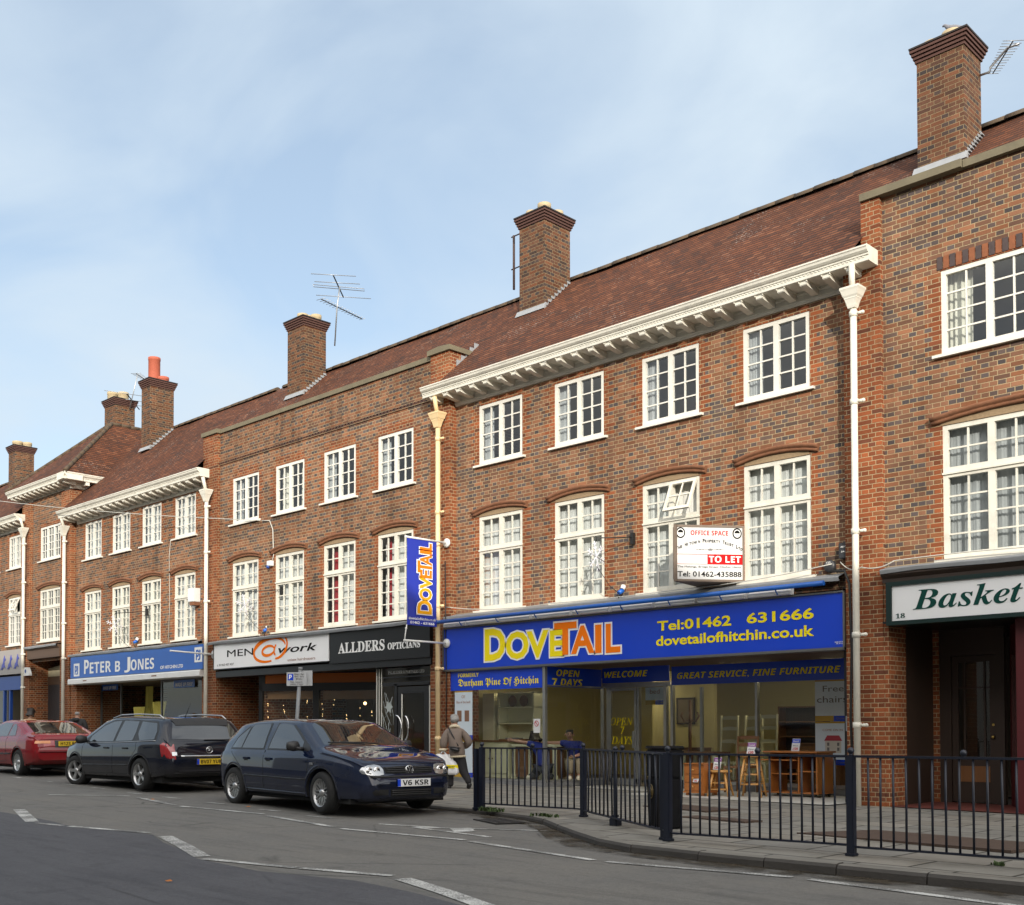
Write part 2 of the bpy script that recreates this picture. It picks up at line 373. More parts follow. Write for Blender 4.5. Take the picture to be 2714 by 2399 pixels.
# ------------------------------------------------------------------ ground
rz = lambda x: -0.09 - 0.0135 * (max(-120, min(40, x)) + 8.5)
pz = lambda x: (-0.008 * (min(x, 40) + 8.5)) if x > -15 else 0.052 - 0.0155 * (max(-120, x) + 15)
def asphalt(name, base, specks, worn):
    b = NB(name); p = b.pos()
    f = b.noise(85, 3, None, .75); g = b.noise(0.9, 7, None, 0.65); h = b.noise(28, 5, None, .7)
    c = b.mix(f, tuple(x * 0.40 for x in base), tuple(x * 1.55 for x in base))
    c = b.mix(b.ramp(g, [(0.35, 0.0), (0.7, 1.0)]), c, b.mix(1.0, c, worn, 'MULTIPLY'))
    gr_ = b.math('ADD', 0.62, b.math('MULTIPLY', b.noise(17, 5, None, .8), 0.76)); c = b.mix(1.0, c, b.comb(gr_, gr_, gr_), 'MULTIPLY')
    oil = b.ramp(b.noise(1.9, 4, None, .6), [(0.62, 0.0), (0.70, 0.5)]); c = b.mix(oil, c, b.mix(1.0, c, (0.6, 0.6, 0.6), 'MULTIPLY'))
    mp_ = b.n('Mapping'); mp_.inputs['Scale'].default_value = (0.35, 3.0, 1); b.L.new(p, mp_.inputs[0])
    st = b.ramp(b.noise(1.6, 6, mp_.outputs[0], 0.65), [(0.50, 0.0), (0.72, 0.6)])
    c = b.mix(st, c, b.mix(1.0, c, (0.55, 0.55, 0.56), 'MULTIPLY'))
    sp = b.ramp(b.noise(95, 2), [(0.70, 0.0), (0.74, specks)])
    c = b.mix(sp, c, (0.30, 0.29, 0.27))
    # hairline cracks
    vo = b.n('TexVoronoi', feature='DISTANCE_TO_EDGE'); vo.inputs['Scale'].default_value = 0.55; b.L.new(p, vo.inputs['Vector'])
    ck = b.ramp(b.math('ADD', vo.outputs['Distance'], b.math('MULTIPLY', h, 0.03)), [(0.012, 0.8), (0.030, 0.0)])
    c = b.mix(b.math('MULTIPLY', ck, b.ramp(b.noise(0.5, 2), [(0.5, 0.0), (0.6, 1.0)])), c, (0.02, 0.02, 0.02))
    b.set(col=c, rough=0.85, spec=0.3)
    b.bump(b.math('ADD', f, b.math('MULTIPLY', h, 0.6)), 0.012, 0.7)
    MATS[name] = b.m
asphalt('asphalt', (0.128, 0.124, 0.116), 0.45, (1.18, 1.15, 1.10))
asphalt('dark_asphalt', (0.080, 0.080, 0.087), 0.7, (0.8, 0.8, 0.82))
def paving():
    b = NB('paving'); x, y, z = b.xyz(b.pos())
    yy = b.math('DIVIDE', y, 0.62); row = b.math('FLOOR', yy); fy = b.math('FRACT', yy)
    xx = b.math('ADD', b.math('DIVIDE', x, 0.93), b.math('MULTIPLY', b.math('MODULO', b.math('ADD', row, 100.0), 2.0), 0.5)); ci = b.math('FLOOR', xx); fx = b.math('FRACT', xx)
    ex = b.math('MULTIPLY', b.math('MINIMUM', fx, b.math('SUBTRACT', 1.0, fx)), 0.93); ey = b.math('MULTIPLY', b.math('MINIMUM', fy, b.math('SUBTRACT', 1.0, fy)), 0.62)
    e = b.math('ADD', b.math('MINIMUM', ex, ey), b.math('MULTIPLY', b.math('SUBTRACT', b.noise(30, 3), 0.5), 0.012))
    j = b.ramp(e, [(0.009, 1.0), (0.022, 0.0)])
    r1 = b.white(b.comb(ci, row, 2.0))
    c = b.ramp(r1, [(0, (0.205, 0.195, 0.172)), (0.3, (0.185, 0.178, 0.160)), (0.55, (0.225, 0.210, 0.182)), (0.8, (0.195, 0.180, 0.155))], 'CONSTANT')
    g = b.math('ADD', 0.8, b.math('MULTIPLY', b.noise(90, 3), 0.4)); c = b.mix(1.0, c, b.comb(g, g, g), 'MULTIPLY')
    d = b.ramp(b.noise(1.4, 7, None, 0.7), [(0.42, 0.0), (0.7, 0.7)]); c = b.mix(d, c, b.mix(1.0, c, (0.56, 0.54, 0.50), 'MULTIPLY'))
    c = b.mix(j, c, (0.028, 0.026, 0.020))
    gum = b.ramp(b.noise(9, 1), [(0.76, 0.0), (0.78, 0.5)]); c = b.mix(gum, c, (0.07, 0.07, 0.065))
    b.set(col=c, rough=0.85, spec=0.3); b.bump(b.math('SUBTRACT', b.math('MULTIPLY', b.noise(70, 3), 0.3), j), 0.006, 0.6)
    MATS['paving'] = b.m
paving()
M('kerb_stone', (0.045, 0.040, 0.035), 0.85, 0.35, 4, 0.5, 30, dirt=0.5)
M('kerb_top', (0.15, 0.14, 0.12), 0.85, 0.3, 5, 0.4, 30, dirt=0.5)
M('soil', (0.10, 0.09, 0.08), 0.9)
def worn_paint():
    b = NB('road_paint')
    c = b.mix(b.noise(8, 4), (0.40, 0.40, 0.38), (0.58, 0.58, 0.55))
    wear = b.ramp(b.math('ADD', b.math('MULTIPLY', b.noise(70, 4), 0.75), b.math('MULTIPLY', b.noise(2.3, 4), 0.55)), [(0.56, 0.0), (0.70, 0.95)])
    c = b.mix(wear, c, (0.085, 0.083, 0.078)); b.set(col=c, rough=0.8); MATS['road_paint'] = b.m
worn_paint()
g = MB(); xs = [-1500, -300, -120] + list(range(-110, 41, 10)) + [300, 1500]
g.grid([[(x, y, rz(x) - 0.02) for x in xs] for y in (-1500, 1500)], sm=False)
tag(g.build('ground', 'soil'), kind='structure')
g = MB(); xs = list(range(-120, 41, 4))
g.grid([[(x, y, rz(x)) for x in xs] for y in (-7.0, 13.8)], sm=False)
tag(g.build('road', 'asphalt'), kind='structure')
# newer, darker tarmac in the middle of the road
edge = [(-60, 6.2), (-18.3, 6.72), (-16.8, 6.66), (-14.31, 6.5), (-12.61, 6.72), (-11.78, 6.46), (-10.16, 5.95), (-9.02, 5.9), (-7.93, 6.18), (-7.12, 6.05), (-6.3, 5.95), (-4, 5.4), (0, 5.0), (30, 4.5)]
g = MB(); pts = []
for (a, b_), (c, d) in zip(edge, edge[1:]):
    k = max(1, int((c - a) / 0.6))
    for i in range(k): t = i / k; pts.append((a + (c - a) * t, b_ + (d - b_) * t + random.uniform(-.05, .05)))
pts.append(edge[-1])
g.grid([[(x, y, rz(x) + 0.004) for x, y in pts], [(x, -7.0, rz(x) + 0.004) for x, y in pts]], sm=False)
tag(g.build('road_surface_patch', 'dark_asphalt'), kind='structure')
# painted markings
def ribbon(mb, pts, wd, z=0.008):
    for (a, b_), (c, d) in zip(pts, pts[1:]):
        v = Vector((c - a, d - b_, 0)).normalized(); n = Vector((-v.y, v.x, 0)) * wd / 2
        k = max(1, int((Vector((c - a, d - b_)).length) / 1.5))
        for i in range(k):
            p = (a + (c - a) * i / k, b_ + (d - b_) * i / k); q = (a + (c - a) * (i + 1) / k, b_ + (d - b_) * (i + 1) / k)
            mb.face([(p[0] - n.x, p[1] - n.y, rz(p[0]) + z), (q[0] - n.x, q[1] - n.y, rz(q[0]) + z), (q[0] + n.x, q[1] + n.y, rz(q[0]) + z), (p[0] + n.x, p[1] + n.y, rz(p[0]) + z)])
g = MB()
for l, wd in (([(-27, 7.6), (-20.5, 7.2), (-18.05, 7.02)], .1), ([(-17.30, 7.05), (-16.3, 6.72), (-15.15, 6.35)], .17), ([(-15.0, 6.32), (-14.4, 6.43)], .09), ([(-14.25, 6.45), (-12.83, 6.8)], .1), ([(-12.34, 6.74), (-11.3, 6.4), (-10.30, 6.04)], .17), ([(-10.12, 5.96), (-8.95, 6.24)], .11), ([(-8.9, 6.26), (-7.92, 6.56)], .11), ([(-7.72, 6.51), (-6.9, 6.27), (-5.6, 5.82)], .17),
              ([(-20.2, 8.75), (-19.03, 9.7)], .1), ([(-18.6, 9.64), (-16.64, 9.25)], .1), ([(-16.35, 9.2), (-14.27, 9.38)], .1), ([(-13.96, 9.25), (-12.01, 8.95)], .1), ([(-11.74, 8.88), (-9.71, 9.14)], .1), ([(-9.55, 9.08), (-7.45, 8.8)], .1), ([(-7.28, 8.80), (-5.41, 9.2)], .11), ([(-5.23, 9.18), (-3.3, 9.05)], .11), ([(-3.1, 9.05), (-1, 8.95)], .11)):
    ribbon(g, l, wd, 0.0075)
tag(g.build('road_marking', 'road_paint'), kind='structure')
g = MB()
for a, b_, c, d in ((-35.6, 11.5, -35.0, 11.5), (-33.5, 11.3, -32.9, 11.3), (-31.4, 11.1, -30.8, 11.1), (-28.9, 10.9, -28.3, 10.9), (-26.68, 10.68, -26.14, 10.69), (-24.66, 10.54, -24.19, 10.55), (-23.29, 10.39, -22.74, 10.42), (-21.72, 10.29, -21.21, 10.31), (-19.91, 10.12, -19.4, 10.13), (-18.49, 10.06, -17.87, 10.07), (-16.87, 9.97, -16.31, 9.98), (-15.07, 9.83, -14.56, 9.85), (-13.65, 9.70, -13.02, 9.72), (-11.96, 9.66, -11.05, 9.93), (-11.3, 9.72, -9.76, 9.60), (-11.28, 9.74, -9.6, 10.85)):
    ribbon(g, [(a, b_), (c, d)], .09, 0.006)
ribbon(g, [(-10.82, 10.10), (-10.42, 9.82)], .28, 0.006)
tag(g.build('parking_bay_marking', 'road_paint'), kind='structure')
# kerb and pavement
kp = [(20, 9.7), (12, 9.7), (4, 9.68), (0, 9.68), (-3.5, 9.66), (-5.2, 9.6), (-6.7, 9.54), (-7.6, 9.58), (-8.3, 9.84), (-9.0, 10.28), (-9.8, 10.82), (-10.5, 11.32), (-11.1, 11.6), (-12.0, 11.78), (-13.5, 11.92), (-20, 12.4), (-28, 12.95), (-45, 13.4), (-70, 13.6)]
def resample(pts, step):
    out = [Vector(pts[0])]; acc = 0.0
    for a, b_ in zip(pts, pts[1:]):
        a, b_ = Vector(a), Vector(b_); n = max(1, round((b_ - a).length / step))
        for i in range(1, n + 1): out.append(a.lerp(b_, i / n))
    return out
ks = resample(kp, 0.95)
g = MB(); inner = []
def knorm(i):
    t = (ks[min(i + 1, len(ks) - 1)] - ks[max(i - 1, 0)]).normalized(); n = Vector((-t.y, t.x))
    return n if n.y > 0 else -n
for i, p in enumerate(ks): inner.append(p + knorm(i) * 0.17)
for i in range(len(ks) - 1):
    a, b_ = ks[i], ks[i + 1]; ia, ib = inner[i], inner[i + 1]; t = (b_ - a).normalized() * 0.006
    a, b_, ia, ib = a + t, b_ - t, ia + t, ib - t; jz = random.uniform(-.006, .006); jo = random.uniform(-.008, .008)
    n = knorm(i)
    za, zb = pz(a.x) + jz, pz(b_.x) + jz
    prof = lambda p, q, z: [(p.x - n.x * jo, p.y - n.y * jo, rz(p.x) - 0.1), (p.x - n.x * (jo - .012), p.y - n.y * (jo - .012), z - 0.035), (p.x - n.x * (jo - .035), p.y - n.y * (jo - .035), z - 0.006), (p.x + n.x * .07, p.y + n.y * .07, z), (q.x, q.y, z), (q.x, q.y, z - 0.2)]
    A, B = prof(a, ia, za), prof(b_, ib, zb)
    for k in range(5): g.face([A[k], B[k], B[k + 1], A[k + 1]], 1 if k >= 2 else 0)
    g.face(A); g.face(B[::-1])
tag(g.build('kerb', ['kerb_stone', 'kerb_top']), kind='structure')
def gutter_dirt():
    b = NB('gutter_dirt'); f = b.noise(60, 4, None, .7)
    c = b.mix(f, (.018, .015, .011), (.075, .058, .038)); b.set(col=c, rough=.95, spec=.15)
    tr = b.n('BsdfTransparent'); ms = b.n('MixShader'); b.L.new(b.ramp(b.math('ADD', b.noise(2.2, 6, None, .7), b.math('MULTIPLY', b.noise(40, 3), .25)), [(.52, 0.0), (.72, .85)]), ms.inputs[0])
    b.L.new(tr.outputs[0], ms.inputs[1]); b.L.new(b.b.outputs[0], ms.inputs[2]); b.L.new(ms.outputs[0], b.out.inputs[0]); MATS['gutter_dirt'] = b.m
gutter_dirt()
g = MB(); A_, B_ = [], []
for i, p in enumerate(ks): n = knorm(i); q = p - n * (.30 + .08 * math.sin(i * 1.7)); A_.append((p.x + n.x * .02, p.y + n.y * .02, rz(p.x) + .014)); B_.append((q.x, q.y, rz(q.x) + .014))
g.grid([A_, B_], sm=False); tag(g.build('gutter', 'gutter_dirt'), kind='structure')
g = MB()
g.grid([[(p.x, p.y + 0.002, pz(p.x) - 0.002) for p in inner], [(p.x, 17.6, pz(p.x) - 0.002) for p in inner]], sm=False)
tag(g.build('pavement', 'paving'), kind='structure')
g = MB(); g.grid([[(x, y, pz(x) - 0.03) for x in range(-70, 21, 5)] for y in (17.0, 24.0)], sm=False)
tag(g.build('ground_floor_slab', 'soil'), kind='structure')

# ------------------------------------------------------------------ building kit
YW = 17.2
def facade(mb, y, x0, x1, z0, z1, ops, jamb=0.36, head=0.0, headz=None, sh=0.0):
    X = {x0, x1}; Z = {z0, z1}
    for o in ops:
        X |= {o[0], o[1], max(x0, o[0] - jamb), min(x1, o[1] + jamb)}; Z |= {o[2], o[3]}
        if head and o[4] == 'top': Z.add(min(z1, o[3] + head))
    X, Z = sorted(X), sorted(Z)
    for a, b_ in zip(X, X[1:]):
        if b_ - a < 1e-4: continue
        for c, d in zip(Z, Z[1:]):
            xm, zm = (a + b_) / 2, (c + d) / 2
            if any(o[0] < xm < o[1] and o[2] < zm < o[3] for o in ops): continue
            u = [9, 9, 9, 9]
            for o in ops:
                if o[2] < zm < o[3]:
                    if o[0] - jamb - 1e-3 < xm < o[0]: u = [o[0] - a, o[0] - b_, o[0] - b_, o[0] - a]
                    elif o[1] < xm < o[1] + jamb + 1e-3: u = [a - o[1], b_ - o[1], b_ - o[1], a - o[1]]
                elif head and o[4] == 'top' and o[3] < zm < o[3] + head and o[0] - .01 < xm < o[1] + .01: u = [0, 0, 0, 0]
            mb.face([(a, y, c), (b_, y, c), (b_, y, d), (a, y, d)], 0, u, sh)
    for o in ops:                                    # reveals
        a, b_, c, d = o[:4]; q = y + 0.11
        for P in (((a, y, c), (a, q, c), (a, q, d), (a, y, d)), ((b_, q, c), (b_, y, c), (b_, y, d), (b_, q, d)), ((a, q, d), (b_, q, d), (b_, y, d), (a, y, d)), ((a, y, c), (b_, y, c), (b_, q, c), (a, q, c))):
            mb.face(P, 0, 0.0)
def curtain_mesh(mb, x0, x1, z0, z1, y, amp=0.018, wl=0.075, mi=0, seed=0):
    n = max(6, int((x1 - x0) / 0.018)); rnd = random.Random(seed); ph = [rnd.uniform(0, 6.28) for _ in range(3)]
    row = lambda z, k: [(x0 + (x1 - x0) * i / n, y + amp * k * (math.sin((x0 + (x1 - x0) * i / n) * 6.283 / wl + ph[0]) + 0.6 * math.sin((x0 + (x1 - x0) * i / n) * 6.283 / (wl * 2.7) + ph[1])), z) for i in range(n + 1)]
    mb.grid([row(z1, .6), row((z0 + z1) / 2, 1.0), row(z0, 1.15)], mi)
def window(par, x0, x1, z0, z1, y, kind, nc=2, mat='white_paint', curt=None, open_vent=None, seed=0, arch=True, cols=2):
    """timber casement window. kind 'top': one tier of 4 rows; 'low': 2-row vents over 4-row casements"""
    yf, yb = y + 0.012, y + 0.085
    W = MB(); P = MB()
    tiers = [(z0, z1, 4)] if kind == 'top' else [(z0, z0 + (z1 - z0) * 0.635, 4), (z0 + (z1 - z0) * 0.635, z1, 2)]
    jr = random.Random(seed * 7 + 1); jit = (jr.uniform(-.004, .004), jr.uniform(-.004, .004))
    E, MU, T = 0.078, 0.105, 0.026
    lights = []
    for ti, (a, b_, nr) in enumerate(tiers):
        zb_ = a + (0.085 if ti == 0 else 0.095); zt = b_ - (0.075 if ti == len(tiers) - 1 else 0.06)
        W.box(x0, x1, yf, yb, a, zb_) if ti == 0 else W.box(x0, x1, yf, yb, a, zb_)
        W.box(x0, x1, yf + .001, yb, zt, b_)
        cw = (x1 - x0 - 2 * E - (nc - 1) * MU) / nc
        xs_ = [x0 + E + i * (cw + MU) for i in range(nc)]
        W.box(x0, x0 + E, yf + .002, yb, zb_, zt); W.box(x1 - E, x1, yf + .002, yb, zb_, zt)
        for i in range(nc - 1): W.box(xs_[i] + cw, xs_[i] + cw + MU, yf + .002, yb, zb_, zt)
        for i, xa in enumerate(xs_):
            if open_vent and ti == 1 and i == open_vent - 1:
                lights.append((xa, xa + cw, zb_, zt)); continue
            xb = xa + cw
            for c in range(1, cols): xm = xa + cw * c / cols; W.box(xm - T / 2, xm + T / 2, yf + .02, yb - .02, zb_, zt)
            for r in range(1, nr): zm = zb_ + (zt - zb_) * r / nr; W.box(xa, xb, yf + .022, yb - .022, zm - T / 2, zm + T / 2)
            # glass sheet, tilted slightly from window to window
            P.face([(xa, yf + .042, zb_), (xb, yf + .042 + jit[0], zb_), (xb, yf + .042 + jit[0] + jit[1], zt), (xa, yf + .042 + jit[1], zt)])
    if kind == 'low':                                   # drip bar between the tiers
        zm = tiers[1][0]; W.box(x0 - .005, x1 + .005, yf - .025, yf + .001, zm - .012, zm + .018)
    fr = W.build('window', mat, par)
    for (xa, xb, za, zt) in lights:                     # a vent hung at its top and pushed out
        V = MB(); ang = R(24); c_, s_ = math.cos(ang), math.sin(ang); H = zt - za + .05
        def q(x, h, d): return (x, yf - .01 - h * s_ - d * c_, zt + .02 - h * c_ + d * s_)
        def bx(xa_, xb_, h0, h1, d0=0.0, d1=0.04):
            pts = [q(x, h, d) for d in (d0, d1) for h in (h0, h1) for x in (xa_, xb_)]
            for f in ((0,1,3,2),(4,6,7,5),(0,4,5,1),(2,3,7,6),(0,2,6,4),(1,5,7,3)): V.face([pts[k] for k in f])
        xa2, xb2 = xa - .03, xb + .03
        bx(xa2, xa2 + .055, 0, H); bx(xb2 - .055, xb2, 0, H); bx(xa2 + .055, xb2 - .055, 0, .055); bx(xa2 + .055, xb2 - .055, H - .06, H)
        xm = (xa + xb) / 2; bx(xm - .012, xm + .012, .055, H - .06, .01, .03); bx(xa2 + .055, xb2 - .055, H / 2 - .012, H / 2 + .012, .012, .032)
        vn = V.build('vent_sash', mat, fr)
    P.build('pane', 'window_glass', fr)
    S = MB(); S.prism([(y + .03, z0), (y - .075, z0 - .012), (y - .075, z0 - .055), (y - .05, z0 - .055), (y + .03, z0 - .048)], 'x', x0 - .12, x1 + .1)
    S.build('sill', mat, fr)
    if curt:
        C = MB(); m_ = curt
        if curt == 'left':
            curtain_mesh(C, x0 + .02, x0 + .31, z0, z1, y + .16, .010, .06, 0, seed); C.build('curtain', 'curtain_and_lit_reveal', fr)  # pale strip at the left stands in for the sunlit window reveal
        elif curt == 'red':
            xa = x0 + .1; curtain_mesh(C, xa, xa + (x1 - x0) * .17, z0, z1, y + .20, .02, .09, 0, seed); C.build('curtain', 'red_curtain', fr)
            C = MB(); curtain_mesh(C, x0, x1, z0, z1, y + .26, .012, .06, 0, seed + 5); C.build('net_curtain', 'net_curtain', fr)
        elif curt == 'side':
            curtain_mesh(C, x0 - .02, x0 + .42, z0 - .02, z1, y + .22, .02, .09, 0, seed); curtain_mesh(C, x1 - .42, x1 + .02, z0 - .02, z1, y + .22, .02, .09, 0, seed + 1); C.build('curtain', 'cream_curtain', fr)
        else:
            curtain_mesh(C, x0 - .05, x1 + .05, z0 - .05, z1 + .05, y + .19, .011, .048, 0, seed); C.build('net_curtain', curt, fr)
    if kind == 'low' and arch:
        cx, hw, zs, rise = (x0 + x1) / 2, (x1 - x0) / 2 + 0.155, z1 + .03, 0.10
        rad = (hw * hw + rise * rise) / (2 * rise); cz = zs + rise - rad; a0 = math.asin(hw / rad); n = 18
        A = MB()
        pt = lambda t, r, yy: (cx + r * math.sin(t), yy, cz + r * math.cos(t))
        rows = []
        for i in range(n + 1):
            t = -a0 + 2 * a0 * i / n
            jj = .006 * ((i * 7) % 5 - 2) / 2; rows.append([pt(t, rad + a_, y + b_ + jj * (b_ < 0)) for a_, b_ in ((-.012, .02), (-.012, -.045), (0, -.06), (.028, -.066), (.040, -.052), (.044, -.05), (.052, -.085), (.085, -.098), (.108, -.092), (.116, -.06), (.12, .02))])
        A.grid(rows, 0); A.face(rows[0]); A.face(rows[-1][::-1])
        ty = MB(); poly = [pt(-a0 + 2 * a0 * i / n, rad - .013, 0) for i in range(n + 1)]
        poly = [(p[0], p[2]) for p in poly if x0 - .02 < p[0] < x1 + .02]
        ty.prism([(poly[0][0], z1 + .002)] + poly + [(poly[-1][0], z1 + .002)], 'y', y - .006, y + .04)
        A.build('window_arch', 'tile_arch', fr); ty.build('tympanum', 'tympanum', fr)
    return fr
def shell(mb, x0, x1, y, z0, z1, yb=22.9, sides=(True, True), sh=0.0):
    """side and back walls"""
    for ok, x in zip(sides, (x0, x1)):
        if ok: mb.face([(x, y, z0), (x, yb, z0), (x, yb, z1), (x, y, z1)], 0, 9.0, sh)
    mb.face([(x1, yb, -0.3), (x0, yb, -0.3), (x0, yb, z1), (x1, yb, z1)])
def roof(par, x0, x1, ye=16.66, ze=8.93, yr=19.75, zr=11.75, dz=0.0):
    g = MB(); yb = 2 * yr - ye
    n = max(1, int((x1 - x0) / 1.0)); rnd = random.Random(int(-x0 * 10))
    xs_ = [x0 + (x1 - x0) * i / n for i in range(n + 1)]; sg = [rnd.uniform(-.04, .03) for _ in xs_]; sg[0] = sg[-1] = 0
    m = 4
    rows = [[(x, ye + (yr - ye) * k / m, ze + (zr - ze) * k / m + dz + (s * math.sin(math.pi * k / m * .6) if k else 0)) for x, s in zip(xs_, sg)] for k in range(m + 1)]
    g.grid(rows, 0, sm=False)
    g.grid([rows[-1], [(x, yb, ze + dz) for x in xs_]], 0, sm=False)
    g.grid([[(x, ye, ze + dz - .03) for x in xs_], rows[0]], 0, sm=False)
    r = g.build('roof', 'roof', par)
    t = MB()                                       # half-round ridge tiles
    for i in range(int((x1 - x0) / 0.42)):
        a = x0 + i * 0.42; jz = random.uniform(-.008, .006)
        ring = lambda x: [(x, yr + .12 * math.cos(k * math.pi / 8), zr + dz - .045 + jz + .115 * math.sin(k * math.pi / 8)) for k in range(9)]
        A, B = ring(a + .006), ring(min(x1, a + .414)); t.grid([A, B]); t.face(A); t.face(B[::-1])
    t.build('ridge_tiles', 'ridge', r); return r
M('ridge', (0.075, 0.050, 0.028), 0.9, 0.4, 9, 0.4, 40, dirt=0.6)
def cornice(par, x0, x1, z=8.93, y=YW, n=24, xr=None):
    """gutter and fascia board on brackets over a moulded frieze; z is the gutter's top"""
    g = MB()
    f = [(y + .05, 0), (y - .57, 0), (y - .60, -.012), (y - .60, -.035), (y - .585, -.05), (y - .575, -.085), (y - .545, -.115), (y - .525, -.125), (y - .525, -.150), (y - .505, -.155), (y - .505, -.235), (y - .485, -.245), (y + .05, -.245)]
    g.prism([(a, z + b_) for a, b_ in f], 'x', x0, x1)
    # dentil-like reeding under the gutter
    k = int((x1 - x0) / .07)
    for i in range(k): a = x0 + i * .07; g.box(a, a + .035, y - .516, y - .504, z - .180, z - .158)
    c = g.build('cornice', 'cream_paint', par)
    xa, xb = x0 + .30, (x1 - .35)
    h = MB(); f2 = [(y + .04, -.24), (y - .07, -.24), (y - .07, -.285), (y - .045, -.30), (y - .045, -.385), (y - .028, -.395), (y - .028, -.425), (y - .012, -.44), (y + .04, -.44)]
    h.prism([(a, z + b_) for a, b_ in f2], 'x', x0 + .42, xr if xr else x1 - .62)
    h.build('frieze_board', 'cream_paint', c)
    for i in range(n):
        a = xa + (xb - xa) * i / (n - 1); b2 = MB()
        b2.prism([(y - .06, z - .243), (y - .47, z - .243), (y - .47, z - .30), (y - .455, z - .315), (y - .40, z - .33), (y - .10, z - .365), (y - .06, z - .37)], 'x', a - .065, a + .065)
        b2.prism([(y - .06, z - .243), (y - .49, z - .243), (y - .49, z - .268), (y - .06, z - .268)], 'x', a - .08, a - .0655); b2.prism([(y - .06, z - .243), (y - .49, z - .243), (y - .49, z - .268), (y - .06, z - .268)], 'x', a + .0655, a + .08)
        b2.build('bracket', 'cream_paint', c)
    return c
def downpipe(par, x, y, z0, z1, mat='cream_paint', hopper=True, swan=True, clips=()):
    g = MB(); g.tube([(x, y, z0), (x, y, z1)], 0.055, 12)
    for z in clips: g.lathe((x, y, z), [(0.058, -.05), (0.07, -.045), (0.07, .035), (0.058, .04)], 12)
    p = g.build('downpipe', mat, par)
    if hopper:
        h = MB(); hz = z1
        prof = [(.065, .0), (.075, .04), (.085, .10), (.105, .18), (.115, .20), (.115, .22), (.135, .26), (.155, .34), (.16, .36), (.175, .40), (.175, .44)]; prof = [(r * .95, q * .76) for r, q in prof]
        rows = [[(x + sx * r, y - .02 + sy * r * .8, hz + q) for sx, sy in ((-1, -1), (1, -1), (1, 1), (-1, 1))] for r, q in prof]
        for a, b_ in zip(rows, rows[1:]):
            for k in range(4): h.face([a[k], a[(k + 1) % 4], b_[(k + 1) % 4], b_[k]])
        h.face(rows[0][::-1]); h.face(rows[-1])
        h.build('hopper_head', mat, p)
        if swan: s = MB(); s.tube([(x, y - .02, hz + .3), (x + .02, y - .08, hz + .46), (x + .06, y - .16, hz + .66)], .05, 10); s.build('gutter_outlet', mat, p)
    for z in clips:
        b2 = MB(); b2.tube([(x + .06, y, z - .005), (x + .15, y + .01, z - .005)], [.022, .03], 8); b2.ball((x + .155, y + .01, z - .005), .032, n=6)
        b2.build('pipe_clip', mat, p)
    return p
def chimney(par, x0, x1, y0, y1, z0, z1, pots, slope=0.91, zf=None):
    g = MB(); g.box(x0, x1, y0, y1, z0, z1, 0, 9.0, 0.75)
    for i in range(2): e = .012 * (i + 1)
    c = g.build('chimney', 'brick', par)
    k = MB(); n = 4
    for i in range(n):
        e = .025 + .022 * i; zz = z1 + i * .058
        k.box(x0 - e, x1 + e, y0 - e, y1 + e, zz, zz + .042, 0); k.box(x0 - e + .02, x1 + e - .02, y0 - e + .02, y1 + e - .02, zz + .042, zz + .058, 1)
    e = .10; k.box(x0 - e, x1 + e, y0 - e, y1 + e, z1 + n * .058, z1 + n * .058 + .03, 1)
    k.build('chimney_cap', ['cap_brick', 'cap_black'], c)
    for px, py, r, h, m in pots:
        p = MB(); zt = z1 + .2
        p.lathe((px, py, zt), [(r, 0), (r * 1.0, h - .1), (r * 1.05, h - .09), (r * 1.05, h), (r * .84, h), (r * .80, h * .4)], 16, caps=False); p.build('chimney_pot', m, c)
    # lead apron and stepped flashings
    f = MB(); zb = zf if zf else 8.93 + slope * (y0 - 16.66)
    f.prism([(y0 - .006, zb - .03), (y0 - .006, zb + .10), (y0 - .02, zb + .10), (y0 - .10, zb - .045)], 'x', x0 - .06, x1 + .06)
    m = 8
    for i in range(m):
        ya, yb_ = y0 + (y1 - y0) * i / m, y0 + (y1 - y0) * (i + 1) / m
        z_ = zb + slope * (ya - y0); f.box(x1 + .002, x1 + .014, ya, yb_, z_ - .05, z_ + .13); 
        f.prism([(x1 + .002, z_ + .02 + slope * .05), (x1 + .05, z_ + .01 + slope * .05), (x1 + .05, z_ + .03 + slope * .05), (x1 + .002, z_ + .05 + slope * .05)], 'y', ya, yb_)
    f.build('flashing', 'lead_flashing', c); return c
def coping(mb, x0, x1, y0, y1, z, h=.13, ov=.05):
    mb.prism([(y0 - ov, z), (y1 + ov, z), (y1 + ov, z + h - .03), ((y0 + y1) / 2, z + h), (y0 - ov, z + h - .02)], 'x', x0, x1)
def lead_ledge(par, x0, x1, y=17.12, z=3.72, out=.28):
    g = MB(); n = int((x1 - x0) / .6) + 1
    xs_ = [x0 + (x1 - x0) * i / n for i in range(n + 1)]
    j = [random.uniform(-.012, .012) for _ in xs_]
    g.grid([[(x, y + .05, z + .06) for x in xs_], [(x, y - out, z - .005 + k) for x, k in zip(xs_, j)], [(x, y - out - .012, z - .02 + k) for x, k in zip(xs_, j)], [(x, y - out, z - .075 + k * 1.5) for x, k in zip(xs_, j)], [(x, y - out + .03, z - .07) for x in xs_], [(x, y + .05, z - .05) for x in xs_]], 0, sm=False)
    return g.build('lead_ledge', 'lead', par)
# ------------------------------------------------------------------ the terrace
WZ = {'top': (7.05, 8.36), 'low': (3.85, 5.90)}
def floors(mb, x0, x1, y, z=(3.78, 8.35), mi=1):
    for q in z: mb.face([(x0, y + .3, q), (x1, y + .3, q), (x1, 22.85, q), (x0, 22.85, q)], mi)
    mb.face([(x0, 19.6, z[0]), (x1, 19.6, z[0]), (x1, 19.6, z[1]), (x0, 19.6, z[1])], mi)     # back wall of the front rooms
